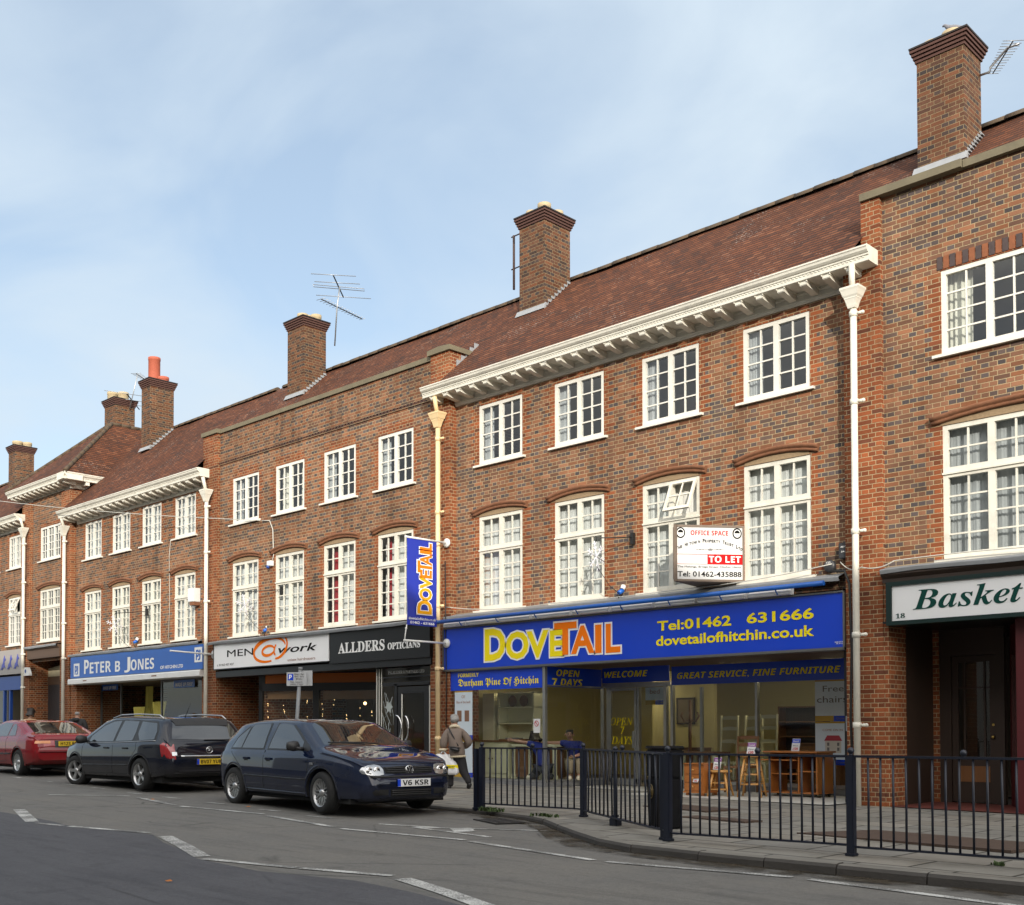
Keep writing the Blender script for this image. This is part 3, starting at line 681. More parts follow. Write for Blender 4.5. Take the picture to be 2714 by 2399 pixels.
# furniture shop's building: cornice, four bays
D = thing('shop_building', 'three storey red brick building under the white bracketed cornice, above the blue furniture shop', 'building', (-13.9, 17.2, 0))
ops = []
for cx in (-17.15, -14.91, -12.64, -10.375):
    for k in ('top', 'low'): ops.append((cx - .66, cx + .66, *WZ[k], k))
g = MB(); facade(g, YW, -18.7, -9.0, 3.55, 8.75, ops, head=.14); shell(g, -18.7, -9.0, YW, 3.55, 8.8, sides=(False, False))
floors(g, -18.7, -9.0, YW)
g.build('wall', ['brick', 'plaster'], D)
for i, o in enumerate(ops):
    window(D, o[0], o[1], o[2], o[3], YW, o[4], mat='white_paint' if o[4] == 'top' else 'cream_paint', curt='left' if o[4] == 'top' else 'net_curtain', open_vent=2 if i == 5 else None, seed=i)
cornice(D, -19.12, -8.37, 8.93, n=25, xr=-9.02)
roof(D, -18.55, -8.62)
downpipe(D, -18.78, 16.86, 0.05, 8.0, 'peach_paint', clips=(7.75, 6.1, 4.0, 2.6, 1.05))
chimney(D, -18.05, -17.26, 18.74, 19.62, 10.4, 12.86, [(-17.85, 18.95, .13, .22, 'buff_clay'), (-17.5, 19.0, .15, .30, 'buff_clay'), (-17.45, 19.4, .13, .24, 'buff_clay')])
lead_ledge(D, -18.75, -9.1, 17.16, 3.76, .17)
# optician's / hairdresser's building: parapet, four bays
A = thing('shop_building', 'three storey brown brick building with plain stone-coped parapet, above the white and black shop signs', 'building', (-24, 17.1, 0))
ops = []
for cx in (-26.98, -24.87, -22.72, -20.55):
    for k in ('top', 'low'): ops.append((cx - .65, cx + .65, WZ[k][0] - (.06 if k == 'top' else 0), WZ[k][1] - (.08 if k == 'top' else 0), k))
YA = 17.1
g = MB(); facade(g, YA, -28.3, -19.19, 3.55, 8.74, ops, head=.23); facade(g, YA, -28.3, -19.19, 8.74, 9.67, [], sh=.25)
g.box(-29.05, -28.3, 17.0, 17.6, 3.0, 9.67, 0, 0.0, .12); g.box(-29.05, -28.3, 17.0, 19.8, -.2, 3.0, 0, 0.0, .12); g.box(-19.19, -18.55, 17.0, 17.9, -.2, 9.74, 0, 0.0, .05)
g.face([(-28.3, YA + .34, 9.67), (-19.19, YA + .34, 9.67), (-19.19, YA + .34, 8.8), (-28.3, YA + .34, 8.8)][::-1])
shell(g, -29.05, -18.7, 17.4, -.3, 8.9); floors(g, -29, -18.8, YA)
for i in range(2): g.box(-28.3, -19.19, YA - .022 - .01 * i, YA + .03, 8.76 + .07 * i, 8.80 + .07 * i, 0, 9.0, .5)
n = int(9.1 / .125)
for i in range(n): g.box(-28.3 + i * .125, -28.3 + i * .125 + .075, YA - .03, YA + .02, 8.80, 8.83, 2)
g.build('wall', ['brick', 'plaster', 'cap_brick'], A)
g = MB(); coping(g, -28.29, -19.2, YA, YA + .3, 9.67); coping(g, -29.1, -28.25, 17.0, 17.45, 9.68, .135)
g.prism([(-19.25, 9.74), (-18.49, 9.74), (-18.49, 9.85), (-18.87, 9.88), (-19.25, 9.85)], 'y', 16.94, 17.95); g.build('coping', 'coping_stone', A)
for i, o in enumerate(ops):
    cu = 'left' if i != 2 else 'side'
    if o[4] == 'low': cu = ['net_curtain', 'net_curtain', 'red', 'red'][i // 2]
    window(A, o[0], o[1], o[2], o[3], YA, o[4], mat='white_paint' if o[4] == 'top' else 'cream_paint', curt=cu, seed=20 + i)
roof(A, -29.0, -18.55, 17.2, 9.42)
downpipe(A, -28.62, 16.86, 0.25, 7.75, 'cream_paint', clips=(7.6, 6.3, 4.9, 3.4))
chimney(A, -27.39, -26.6, 18.74, 19.52, 10.4, 12.8, [(-27.2, 19.25, .17, .33, 'buff_clay'), (-26.95, 18.95, .15, .24, 'buff_clay'), (-26.78, 19.3, .15, .26, 'buff_clay')])
lead_ledge(A, -28.45, -19.15, 17.06, 3.72, .26)
g = MB()
for i in range(5): q = 17.2 + i * .14; g.box(-18.548, -18.53, q, q + .13, 8.93 + .91 * (q - 16.66) - .03, 8.93 + .91 * (q - 16.66) + .15)
g.build('flashing', 'lead_flashing', A)
# draper's building: cornice, four bays
P = thing('shop_building', 'three storey brick building with white bracketed cornice, above the blue and white lettered shop sign', 'building', (-33.4, 17.2, 0))
ops = []
for cx in (-36.4, -34.42, -32.43, -30.4):
    for k in ('top', 'low'): ops.append((cx - .6, cx + .6, WZ[k][0] - (.04 if k == 'top' else -.1), WZ[k][1] - (.12 if k == 'top' else 0), k))
g = MB(); facade(g, YW, -37.7, -29.05, 3.55, 8.55, ops, head=.12); shell(g, -37.7, -29.05, YW, 3.55, 8.6, sides=(False, False)); floors(g, -37.6, -29.1, YW)
g.build('wall', ['brick', 'plaster'], P)
for i, o in enumerate(ops):
    window(P, o[0], o[1], o[2], o[3], YW, o[4], mat='white_paint' if o[4] == 'top' else 'cream_paint', curt='net_curtain' if o[4] == 'top' or i in (1, 7) else 'cream_curtain', seed=40 + i)
cornice(P, -37.98, -28.72, 8.72, n=21, xr=-29.08)
roof(P, -37.76, -28.95, ye=16.66, ze=8.72, yr=19.75, zr=11.75)
downpipe(P, -37.9, 16.88, 0.45, 7.9, 'cream_paint', clips=(7.7, 6.3, 4.9, 3.7))
chimney(P, -36.1, -35.5, 18.74, 19.62, 10.3, 12.98, [(-36.0, 19.15, .20, .95, 'red_clay'), (-35.75, 19.35, .19, .26, 'red_clay')])
lead_ledge(P, -37.6, -29.1, 17.16, 3.80, .26)
# corner-like block with its own hipped roof
Hh = thing('shop_building', 'taller narrow brick building with hipped tile roof and cornice returning round its side', 'building', (-39.7, 17.1, 0))
hx0, hx1, YH = -41.0, -38.42, 17.1
ops = [(-40.33, -38.68, 7.30, 8.50, 'top'), (-40.33, -38.68, 4.42, 6.25, 'low')]
g = MB(); facade(g, YH, hx0, hx1, 3.7, 9.7, ops, head=.12)
g.box(-41.7, hx0, 17.0, 17.5, -.2, 9.5, 0, 0.0); g.box(hx1, -37.72, 17.0, 17.5, -.2, 9.5, 0, 0.0)
shell(g, -41.7, -37.72, 17.4, -.3, 9.7); floors(g, -41.6, -37.8, YH, (4.2, 9.0))
g.build('wall', ['brick', 'plaster'], Hh)
for i, o in enumerate(ops): window(Hh, *o[:4], YH, o[4], nc=3, mat='white_paint' if i == 0 else 'cream_paint', curt=None, seed=60 + i)
cornice(Hh, -42.15, -37.2, 9.98, y=17.14, n=12, xr=-37.7)
g = MB(); f = [(0, 0), (.57, 0), (.60, -.012), (.60, -.035), (.585, -.05), (.575, -.085), (.545, -.115), (.525, -.125), (.525, -.15), (.505, -.155), (.505, -.235), (0, -.245)]
g.prism([(-37.78 + a, 9.98 + b_) for a, b_ in f], 'y', 16.545, 19.6)
for i in range(4): g.box(-37.70, -37.30, 17.35 + i * .52, 17.48 + i * .52, 9.62, 9.735)
g.prism([(-37.74, 9.73), (-37.64, 9.73), (-37.66, 9.58), (-37.69, 9.54), (-37.74, 9.54)], 'y', 16.98, 19.2)
g.build('side_cornice', 'cream_paint', Hh)
g = MB(); ap = (-39.7, 19.43, 12.6); bk = (-39.7, 24.5, 12.6); a, b_ = (-42.15, 16.56, 9.98), (-37.2, 16.56, 9.98); c, d = (-42.15, 24.5, 9.98), (-37.2, 24.5, 9.98)
def tri(p, q, r, s_, n=6):
    p, q, r, s_ = [Vector(v) for v in (p, q, r, s_)]
    g.grid([[p.lerp(s_, i / n).lerp(q.lerp(r, i / n), j / n) for j in range(n + 1)] for i in range(n + 1)], sm=False)
tri(a, b_, ap, ap); tri(b_, d, bk, ap); tri(c, a, ap, bk)
rf = g.build('roof', 'roof', Hh)
g = MB()
for p, q in ((a, ap), (b_, ap), (ap, bk)):
    p, q = Vector(p), Vector(q); n = int((q - p).length / .35)
    for i in range(n): g.tube([p.lerp(q, i / n), p.lerp(q, (i + .97) / n)], .075, 8)
g.build('hip_tiles', 'ridge', rf)
chimney(Hh, -41.35, -40.5, 19.95, 20.75, 11.3, 13.62, [(-41.2, 20.2, .2, .42, 'buff_clay'), (-40.75, 20.4, .2, .36, 'buff_clay'), (-41.1, 20.6, .17, .40, 'buff_clay')], zf=11.4)
g = MB(); g.prism([(17.2, 4.22), (16.86, 4.22), (16.86, 4.14), (16.92, 4.10), (16.92, 3.80), (17.2, 3.78)], 'x', -40.98, -38.3); g.build('shopfront_beam', 'brown_paint', Hh)
lead_ledge(Hh, -41.0, -38.3, 17.05, 4.24, .25)
downpipe(Hh, -41.2, 16.86, 0.5, 8.25, 'cream_paint', swan=True, clips=(8.0, 6.6, 5.3, 4.0, 2.8, 1.6))
# farthest terrace on the left edge
C = thing('shop_building', 'brick building cut by the left edge, with white cornice and one tilted open window vent', 'building', (-46, 17.2, 0))
ops = []
for cx in (-42.82, -44.85, -46.85, -48.85):
    for k in ('top', 'low'): ops.append((cx - .55, cx + .55, *((7.32, 8.54) if k == 'top' else (4.44, 6.22)), k))
g = MB(); facade(g, YW, -58, -41.7, 3.9, 9.0, ops, head=.12); shell(g, -58, -41.7, YW, -.3, 9.0, sides=(True, False)); floors(g, -57.9, -41.8, YW, (4.3, 8.8))
g.build('wall', ['brick', 'plaster'], C)
for i, o in enumerate(ops): window(C, *o[:4], YW, o[4], mat='white_paint', curt='net_curtain' if i > 1 or o[4] == 'top' else None, open_vent=2 if i == 1 else None, seed=70 + i)
cornice(C, -58, -41.45, 9.13, n=34, xr=-41.72)
roof(C, -58, -41.65, 16.66, 9.13, 19.75, 12.0)
chimney(C, -47.4, -46.75, 18.74, 19.52, 10.5, 12.7, [(-47.15, 19.0, .2, .3, 'buff_clay'), (-46.9, 19.3, .17, .26, 'buff_clay')], zf=11.0)
# right-hand building
B = thing('shop_building', 'brick building cut by the right edge, with stone-coped parapet and the tallest chimney stack', 'building', (-4, 17.1, 0))
ops = []
for x0, x1 in ((-7.39, -5.2), (-4.2, -2.0), (-1.0, 1.2), (2.2, 4.4)):
    for k in ('top', 'low'): ops.append((x0, x1, *((7.03, 8.34) if k == 'top' else (3.85, 5.92)), k))
g = MB(); facade(g, 17.1, -8.34, 8, 3.62, 9.8, ops, head=.2, sh=.06); g.box(-8.98, -8.34, 17.0, 17.7, -.2, 8.93, 0, 0.0); g.box(-8.66, -8.34, 17.0, 17.8, 8.93, 9.8, 0, 0.0, .05)
shell(g, -8.9, 8, 17.5, -.3, 9.2); floors(g, -8.2, 7.9, 17.1)
g.face([(-8.6, 17.43, 9.8), (8, 17.43, 9.8), (8, 17.43, 9.0), (-8.6, 17.43, 9.0)][::-1])
g.build('wall', ['brick', 'plaster'], B)
g = MB(); coping(g, -8.66, -7.0, 17.0, 17.4, 9.8, .14); coping(g, -6.99, 8, 17.06, 17.4, 9.8, .14); g.build('coping', 'coping_stone', B)
for i, o in enumerate(ops):
    window(B, *o[:4], 17.1, o[4], nc=3, mat='white_paint' if o[4] == 'top' else 'cream_paint', curt='side' if o[4] == 'top' else 'curtain_and_lit_reveal', seed=80 + i, cols=2)
roof(B, -8.6, 8, 17.2, 9.42)
downpipe(B, -8.72, 16.84, -0.03, 8.03, 'cream_paint', clips=(7.95, 6.52, 4.42, 2.75, 1.30))
chimney(B, -8.48, -7.66, 18.74, 19.45, 10.4, 12.76, [(-8.28, 18.95, .17, .16, 'buff_clay'), (-7.95, 18.98, .17, .22, 'buff_clay')])
lead_ledge(B, -8.3, 6, 17.06, 3.76, .24)
# white mortar line and blackened soldier course over the right-hand top window
g = MB()
for i in range(24):
    a = -7.45 + i * .1; g.box(a + .008, a + .094, 17.088, 17.12, 8.36, 8.56, i % 2)
g.build('soldier_course', [M('soldier_dark', (0.06, 0.042, 0.04), .85, .4, 14), M('soldier_red', (0.22, 0.075, 0.03), .85, .3, 14)], B)
# the terrace across the road: out of the picture, it keeps the street in shade and shows in the panes
O = thing('opposite_terrace', 'long brick terrace across the road, seen only as shade and reflections', 'building', (-20, -9, 0))
g = MB(); ops = []
for i in range(-18, 9):
    for z0, z1 in ((4.2, 6.2), (7.4, 8.9), (10.2, 11.3)): ops.append((i * 3.2, i * 3.2 + 1.3, z0, z1, 'x'))
OY = -9.0
def ofac(mb, y, x0, x1, z0, z1, ops):
    X = sorted({x0, x1} | {v for o in ops for v in o[:2]}); Z = sorted({z0, z1} | {v for o in ops for v in o[2:4]})
    for a, b_ in zip(X, X[1:]):
        for c, d in zip(Z, Z[1:]):
            xm, zm = (a + b_) / 2, (c + d) / 2
            hole = any(o[0] < xm < o[1] and o[2] < zm < o[3] for o in ops)
            yy = y - .15 if hole else y
            mb.face([(b_, yy, c), (a, yy, c), (a, yy, d), (b_, yy, d)], 1 if hole else 0)
OH = 15.75
ofac(g, OY, -64, 44, -2, 12.6, ops)
g.box(-64, 44, OY - 9, OY - .2, -2, 12.6); g.box(-64, 44, OY - .4, OY + .25, 12.6, 12.85, 2)
g.box(-64, 44, OY - .5, OY, 12.85, OH)
M('window_dark', (0.05, 0.06, 0.08), 0.12, 0.1, 3)
g.build('wall', [M('pale_render', (0.58, 0.55, 0.48), .8, .1, 1), 'window_dark', 'cream_paint'], O)
# ------------------------------------------------------------------ shop fronts
M('sign_blue', (0.004, 0.048, 0.52), 0.30, 0.05, 2, coat=0.2)
M('sign_blue2', (0.016, 0.115, 0.46), 0.35, 0.06, 3, dirt=0.15)
M('banner_blue', (0.016, 0.035, 0.36), 0.5, 0.05, 2)
M('tube_blue', (0.010, 0.11, 0.46), 0.4, 0.08, 3)
M('letter_yellow', (0.86, 0.70, 0.015), 0.75, 0.04, 4, spec=0.12)
M('letter_orange', (0.88, 0.19, 0.008), 0.75, 0.04, 4, spec=0.12)
M('letter_amber', (0.80, 0.36, 0.01), 0.75, 0.04, 4, spec=0.12)
M('letter_white', (0.84, 0.84, 0.82), 0.75, 0.03, 4, spec=0.12)
M('letter_black', (0.012, 0.012, 0.012), 0.75, 0.1, 4, spec=0.12)
M('letter_red', (0.45, 0.01, 0.012), 0.75, 0.1, 4, spec=0.12)
M('letter_grey', (0.16, 0.15, 0.15), 0.75, 0.1, 4, spec=0.12)
M('letter_green', (0.006, 0.050, 0.040), 0.75, 0.1, 4, spec=0.12)
M('letter_tan', (0.36, 0.22, 0.18), 0.75, 0.1, 4, spec=0.12)
M('sign_white', (0.86, 0.86, 0.86), 0.35, 0.04, 2, dirt=0.08); M('board_white', (0.60, 0.60, 0.59), 0.7, 0.04, 2, dirt=0.08, spec=.15)
M('sign_grey', (0.74, 0.74, 0.74), 0.35, 0.04, 2)
M('sign_black', (0.011, 0.011, 0.012), 0.3, 0.1, 2)
M('green_paint', (0.004, 0.018, 0.016), 0.35, 0.1, 4)
M('red_paint', (0.075, 0.005, 0.007), 0.5, 0.12, 4)
M('white_plastic', (0.72, 0.72, 0.70), 0.4, 0.05, 4, dirt=0.15)
M('orange_panel', (0.52, 0.13, 0.008), 0.4, 0.05, 3)
M('yellow_wall', (0.60, 0.52, 0.25), 0.85, 0.06, 1)
M('tile_white', (0.50, 0.49, 0.45), 0.4, 0.12, 6, dirt=0.2)
M('quarry_tile', (0.115, 0.030, 0.022), 0.6, 0.3, 8)
M('grey_plinth', (0.17, 0.17, 0.17), 0.6, 0.12, 5, dirt=0.3)
M('blue_paint', (0.012, 0.055, 0.26), 0.4, 0.1, 3)
M('shop_floor', (0.16, 0.13, 0.10), 0.7, 0.15, 3)
M('soffit', (0.075, 0.040, 0.028), 0.7, 0.2, 3)
def pane(par, pts, mat='shop_glass', name='pane'):
    g = MB(); g.face(pts); return g.build(name, mat, par)
def frame_y(mb, x0, x1, z0, z1, y, t=.05, d=.07, mi=0):
    mb.box(x0, x1, y, y + d, z0, z0 + t, mi); mb.box(x0, x1, y, y + d, z1 - t, z1, mi)
    mb.box(x0, x0 + t, y + .002, y + d, z0 + t, z1 - t, mi); mb.box(x1 - t, x1, y + .002, y + d, z0 + t, z1 - t, mi)
# --- furniture shop
s = thing('shop_sign', 'wide blue fascia sign with big yellow and orange DOVETAIL lettering and a phone number', 'sign', (-13.9, 17, 3))
g = MB(); g.box(-18.70, -9.02, 16.98, 17.2, 2.575, 3.47, 0); g.build('panel', 'sign_blue', s)
g = MB(); g.box(-18.72, -9.0, 16.955, 17.2, 2.53, 2.574); g.box(-18.72, -9.0, 16.955, 17.2, 3.471, 3.50); g.box(-9.019, -8.985, 16.955, 17.2, 2.574, 3.47); g.box(-18.735, -18.701, 16.955, 17.2, 2.574, 3.47); g.build('frame', 'alu_dark', s)
y = 16.976
logo = [('D', -17.40, 2.71, .62, .68), ('O', -16.76, 2.71, .66, .58), ('V', -16.16, 2.71, .62, .56), ('E', -15.50, 2.715, .35, .535)]
logo2 = [('T', -15.38, 2.735, .60, .655), ('A', -14.93, 2.74, .61, .555), ('I', -14.30, 2.73, .16, .555), ('L', -14.03, 2.72, .36, .565)]
def fat(l, e): return [txt(c, x - e, z - e, y, w_ + 2 * e, h_ + 2 * e, bold=.075 if c not in 'I' else .05) for c, x, z, w_, h_ in l]
letters('letter_outline', fat(logo + logo2, .035), 'letter_white', s, True)
letters('lettering', [txt(c, x, z, y - .004 - .002 * (c == 'E'), w_, h_, bold=.032) for c, x, z, w_, h_ in logo], 'letter_yellow', s, True)
letters('lettering', [txt(c, x, z, y - .006 - .004 * (c == 'T'), w_, h_, bold=.032) for c, x, z, w_, h_ in logo2], 'letter_orange', s, True)
letters('lettering', [txt('Tel:01462', -12.79, 3.065, y, 1.62, .19, bold=.025), txt('631666', -10.85, 3.075, y, 1.30, .185, bold=.025), txt('dovetailofhitchin.co.uk', -12.82, 2.785, y, 3.27, .19, bold=.025)], 'letter_yellow', s)
letters('small_print', [txt('SIGNS HITCHIN', -9.17, 2.65, y, .16, .02), txt('TEL 01462', -9.15, 2.625, y, .12, .016)], 'letter_white', s)
s = thing('roller_blind', 'folded shop blind, a blue tube over short white covers above the blue sign', 'blind', (-13.9, 16.9, 3.6))
g = MB(); g.tube([(-19.0, 16.77, 3.625), (-9.25, 16.77, 3.625)], .042, 12); g.build('roller', 'tube_blue', s)
g = MB(); a = -18.6
for L_ in (.75, 1.0, .95, 1.1, 1.0, 1.05, .95, 1.05, .9):
    b_ = min(-9.05, a + L_ - .07); g.prism([(16.975, 3.505), (16.87, 3.505), (16.85, 3.52), (16.85, 3.57), (16.975, 3.66)], 'x', a, b_); a += L_
g.build('cover', 'white_plastic', s)
g = MB(); a = -18.0
while a < -9.2: g.tube([(a, 16.77, 3.60), (a, 16.84, 3.52), (a, 16.97, 3.51)], .012, 6); a += 1.12
g.build('arm', 'tube_blue', s)
# glazing: left display window, return pane, door wall
G0, GY, DY = 0.17, 17.06, 18.9
F = MB(); CX = -15.73
for x in (-18.6, CX): F.box(x - .035, x + .035, GY - .03, GY + .04, G0, 2.53)
F.box(-18.62, CX + .03, GY - .025, GY + .035, G0 - .01, G0 + .03); F.box(-18.62, CX, GY - .02, GY + .03, 2.48, 2.53)
F.box(CX - .03, CX + .03, GY, DY, G0 - .01, G0 + .03); F.box(CX - .03, CX + .03, GY, DY, 2.13, 2.16)
for x, w_ in ((-15.70, .09), (-15.55, .06), (-14.73, .05), (-14.03, .07), (-13.86, .06), (-11.86, .05)): F.box(x - w_ / 2, x + w_ / 2, DY - .04, DY + .05, 0.02, 2.16)
F.box(-13.40, -13.34, DY + .3, DY + .36, .1, 2.1)
F.box(-15.7, -13.9, DY - .03, DY + .05, 2.13, 2.22); F.box(-13.86, -9.1, DY - .03, DY + .03, G0 - .02, G0 + .04)
fr = F.build('shopfront_frame', 'alu', D)
pane(fr, [(-18.58, GY, G0), (CX, GY, G0), (CX, GY, 2.5), (-18.58, GY, 2.5)])
pane(fr, [(CX, GY, G0), (CX, DY, G0), (CX, DY, 2.5), (CX, GY, 2.5)])
pane(fr, [(-13.86, DY, G0), (-9.1, DY, G0), (-9.1, DY, 2.5), (-13.86, DY, 2.5)])
pane(fr, [(-14.7, DY, .1), (-13.9, DY, .1), (-13.9, DY, 2.13), (-14.7, DY, 2.13)])
dr = MB(); frame_y(dr, -15.50, -14.76, .06, 2.12, DY - .06, .055, .05); dr.box(-14.84, -14.80, DY - .1, DY - .06, .85, 1.2); dr.box(-15.5, -14.76, DY - .058, DY - .02, .06, .2)
dr = dr.build('shop_door', 'alu', D); pane(dr, [(-15.45, DY - .04, .2), (-14.81, DY - .04, .2), (-14.81, DY - .04, 2.07), (-15.45, DY - .04, 2.07)])
letters('door_lettering', [txt(serif_i('OPEN'), -15.47, 1.325, DY - .045, .62, .165), txt(serif_i('7'), -15.19, 1.14, DY - .045, .11, .16), txt(serif_i('DAYS'), -15.44, .925, DY - .045, .58, .165)], 'letter_yellow', dr)
g = MB(); g.box(-18.62, CX + .05, GY - .04, GY + .1, -.05, G0 - .012); g.box(CX - .08, CX + .05, GY + .1, DY, -.05, G0 - .012); g.box(-13.9, -9.1, DY - .03, DY + .1, -.05, G0 - .03); g.build('stall_riser', 'grey_plinth', D)
g = MB(); g.face([(-18.65, 16.9, .075), (CX + .06, 16.62, .060), (CX + .06, DY, .061), (-18.65, DY, .075)]); g.face([(CX + .061, 16.55, .045), (-9.06, 16.5, .02), (-9.06, DY + .1, .02), (CX + .061, DY + .1, .045)]); g.build('threshold', 'tile_white', D)
g = MB(); g.box(-18.7, -9.0, 17.05, 22.8, 2.56, 2.575); g.build('soffit', 'soffit', D)
g = MB(); g.box(-9.13, -9.0, 17.2, 17.35, -.05, 2.56); g.build('door_jamb', 'black_paint', D)
R_ = MB()
R_.face([(-18.68, 22.7, 0), (-9.02, 22.7, 0), (-9.02, 22.7, 2.6), (-18.68, 22.7, 2.6)], 0); R_.face([(-18.68, 17.12, 0), (-18.68, 22.7, 0), (-18.68, 22.7, 2.6), (-18.68, 17.12, 2.6)], 0); R_.face([(-9.02, 22.7, 0), (-9.02, 17.3, 0), (-9.02, 17.3, 2.6), (-9.02, 22.7, 2.6)], 0)
R_.face([(-18.68, 17.1, .10), (CX, 17.1, .10), (CX, 22.7, .10), (-18.68, 22.7, .10)], 1); R_.face([(CX, DY + .05, .05), (-9.02, DY + .05, .05), (-9.02, 22.7, .05), (CX, 22.7, .05)], 1)
R_.box(-15.9, -14.2, 20.9, 21.0, .1, 2.6, 0)
R_.build('shop_interior', ['yellow_wall', 'shop_floor'], D)
def strip(name, label, pts, items, par=None, mat='sign_blue', lm='letter_yellow'):
    t_ = thing(name, label, 'sign', pts[0]); g = MB(); p = [Vector(q) for q in pts]; n = (p[1] - p[0]).cross(p[3] - p[0]).normalized()
    fr_ = p; bk = [q - n * .012 for q in p]
    g.face(fr_); g.face(bk[::-1])
    for i in range(4): g.face([fr_[i], bk[i], bk[(i + 1) % 4], fr_[(i + 1) % 4]])
    g.build('panel', mat, t_); letters('lettering', items, lm, t_); return t_
t_ = strip('window_banner', 'blue banner in the left display window reading FORMERLY Durham Pine Of Hitchin', [(-18.56, 17.035, 2.10), (-15.78, 17.035, 2.10), (-15.78, 17.035, 2.52), (-18.56, 17.035, 2.52)],
      [txt(sans_b('FORMERLY'), -18.30, 2.39, 17.033, .65, .085), txt(fraktur('Durham Pine Of Hitchin'), -18.30, 2.15, 17.033, 2.43, .20)])
YR, YU = (0, 1, 0), (0, 0, 1)
strip('window_banner', 'blue banner over the return window beside the door, reading OPEN 7 DAYS', [(CX + .012, 17.10, 2.12), (CX + .012, 18.86, 2.12), (CX + .012, 18.86, 2.53), (CX + .012, 17.10, 2.53)],
      [(sans_bi('OPEN'), (CX + .014, 17.40, 2.345), YR, YU, .74, .14), (sans_bi('7 DAYS'), (CX + .014, 17.27, 2.15), YR, YU, .96, .15)])
strip('window_banner', 'dark blue banner over the shop door reading WELCOME', [(-15.68, 18.84, 2.23), (-13.9, 18.84, 2.23), (-13.9, 18.84, 2.555), (-15.68, 18.84, 2.555)], [txt(sans_bi('WELCOME'), -15.62, 2.345, 18.838, 1.17, .135)])
strip('window_banner', 'long blue banner over the right-hand window reading GREAT SERVICE FINE FURNITURE', [(-13.84, 18.84, 2.14), (-9.2, 18.84, 2.14), (-9.2, 18.84, 2.52), (-13.84, 18.84, 2.52)], [txt(sans_bi('GREAT SERVICE, FINE FURNITURE'), -13.70, 2.245, 18.838, 3.63, .145)])
def poster(label, x0, x1, z0, z1, y, items, bar=True):
    t_ = thing('poster', label, 'poster', (x0, y, z0)); g = MB(); g.box(x0, x1, y, y + .006, z0 + .1 * bar, z1); g.build('sheet', M('poster_paper', (0.55, 0.62, 0.68), .5, .03), t_)
    if bar:
        g = MB(); g.box(x0, (x0 + x1) / 2, y, y + .006, z0, z0 + .098); g.build('gold_band', M('gold_band', (.42, .26, .03), .5), t_); g = MB(); g.box(x0, x1, y, y + .006, z1 + .001, z1 + .03); g.build('top_band', 'gold_band', t_)
        g = MB(); g.box((x0 + x1) / 2 + .001, x1, y, y + .006, z0, z0 + .098); g.build('blue_band', 'sign_blue', t_)
        items = items + [(txt('Dovetail', (x0 + x1) / 2 + .06, z0 + .03, y - .001, (x1 - x0) * .34, .045), 'letter_grey')]
    for it, m_ in items: letters('lettering', [it], m_, t_)
    return t_
y = 17.04
poster('upper poster in left window advertising beds, two brown chests pictured', -18.42, -17.86, 1.02, 2.06, y, [(txt('Oi!', -18.2, 1.93, y - .001, .11, .07), 'letter_tan'), (txt('Buy of the bed!', -18.36, 1.80, y - .001, .44, .075), 'letter_tan')])
for x in (-18.34, -18.10):
    g = MB(); g.box(x, x + .14, y - .004, y - .001, 1.42, 1.66); o = g.build('chest_print', M('print_brown', (.20, .10, .06), .6), bpy.data.objects['poster'])
poster('lower poster in left window, half hidden by the woman in the sheepskin coat', -18.42, -17.86, .08 + .12, .97, y, [(txt('Come up to', -18.30, .84, y - .001, .3, .05), 'letter_tan')])
y = 18.86
pc = poster('upper grey poster reading Free chairs at the right of the shop window', -10.60, -9.85, 1.38, 2.11, y, [(txt('Free', -10.44, 1.92, y - .001, .42, .11), 'letter_grey'), (txt('chairs.', -10.56, 1.72, y - .001, .66, .12), 'letter_grey')])
pd = poster('lower pale poster with a red-roofed dolls house at the right of the shop window', -10.60, -9.85, .58, 1.34, y, [(txt('COME ON IN', -10.45, 1.2, y - .001, .4, .04), 'letter_tan'), (txt('TAKE REDUCED', -10.48, .72, y - .001, .5, .045), 'letter_tan')])
g = MB(); g.box(-10.40, -10.08, y - .004, y - .001, .80, 1.02, 0); g.prism([(-10.42, 1.022), (-10.06, 1.022), (-10.12, 1.12), (-10.36, 1.12)], 'y', y - .004, y - .001, 1)
for x in (-10.36, -10.16):
    for z in (.84, .93): g.box(x, x + .045, y - .006, y - .0041, z, z + .06, 2)
g.build('dolls_house_print', [M('print_cream', (.5, .46, .4), .6), M('print_red', (.36, .03, .05), .6), 'letter_grey'], pd)
poster('small poster hung inside the glass behind the shop door', -14.62, -14.1, 1.75, 2.12, 18.98, [(txt('bed', -14.5, 1.98, 18.979, .25, .1), 'letter_tan')])
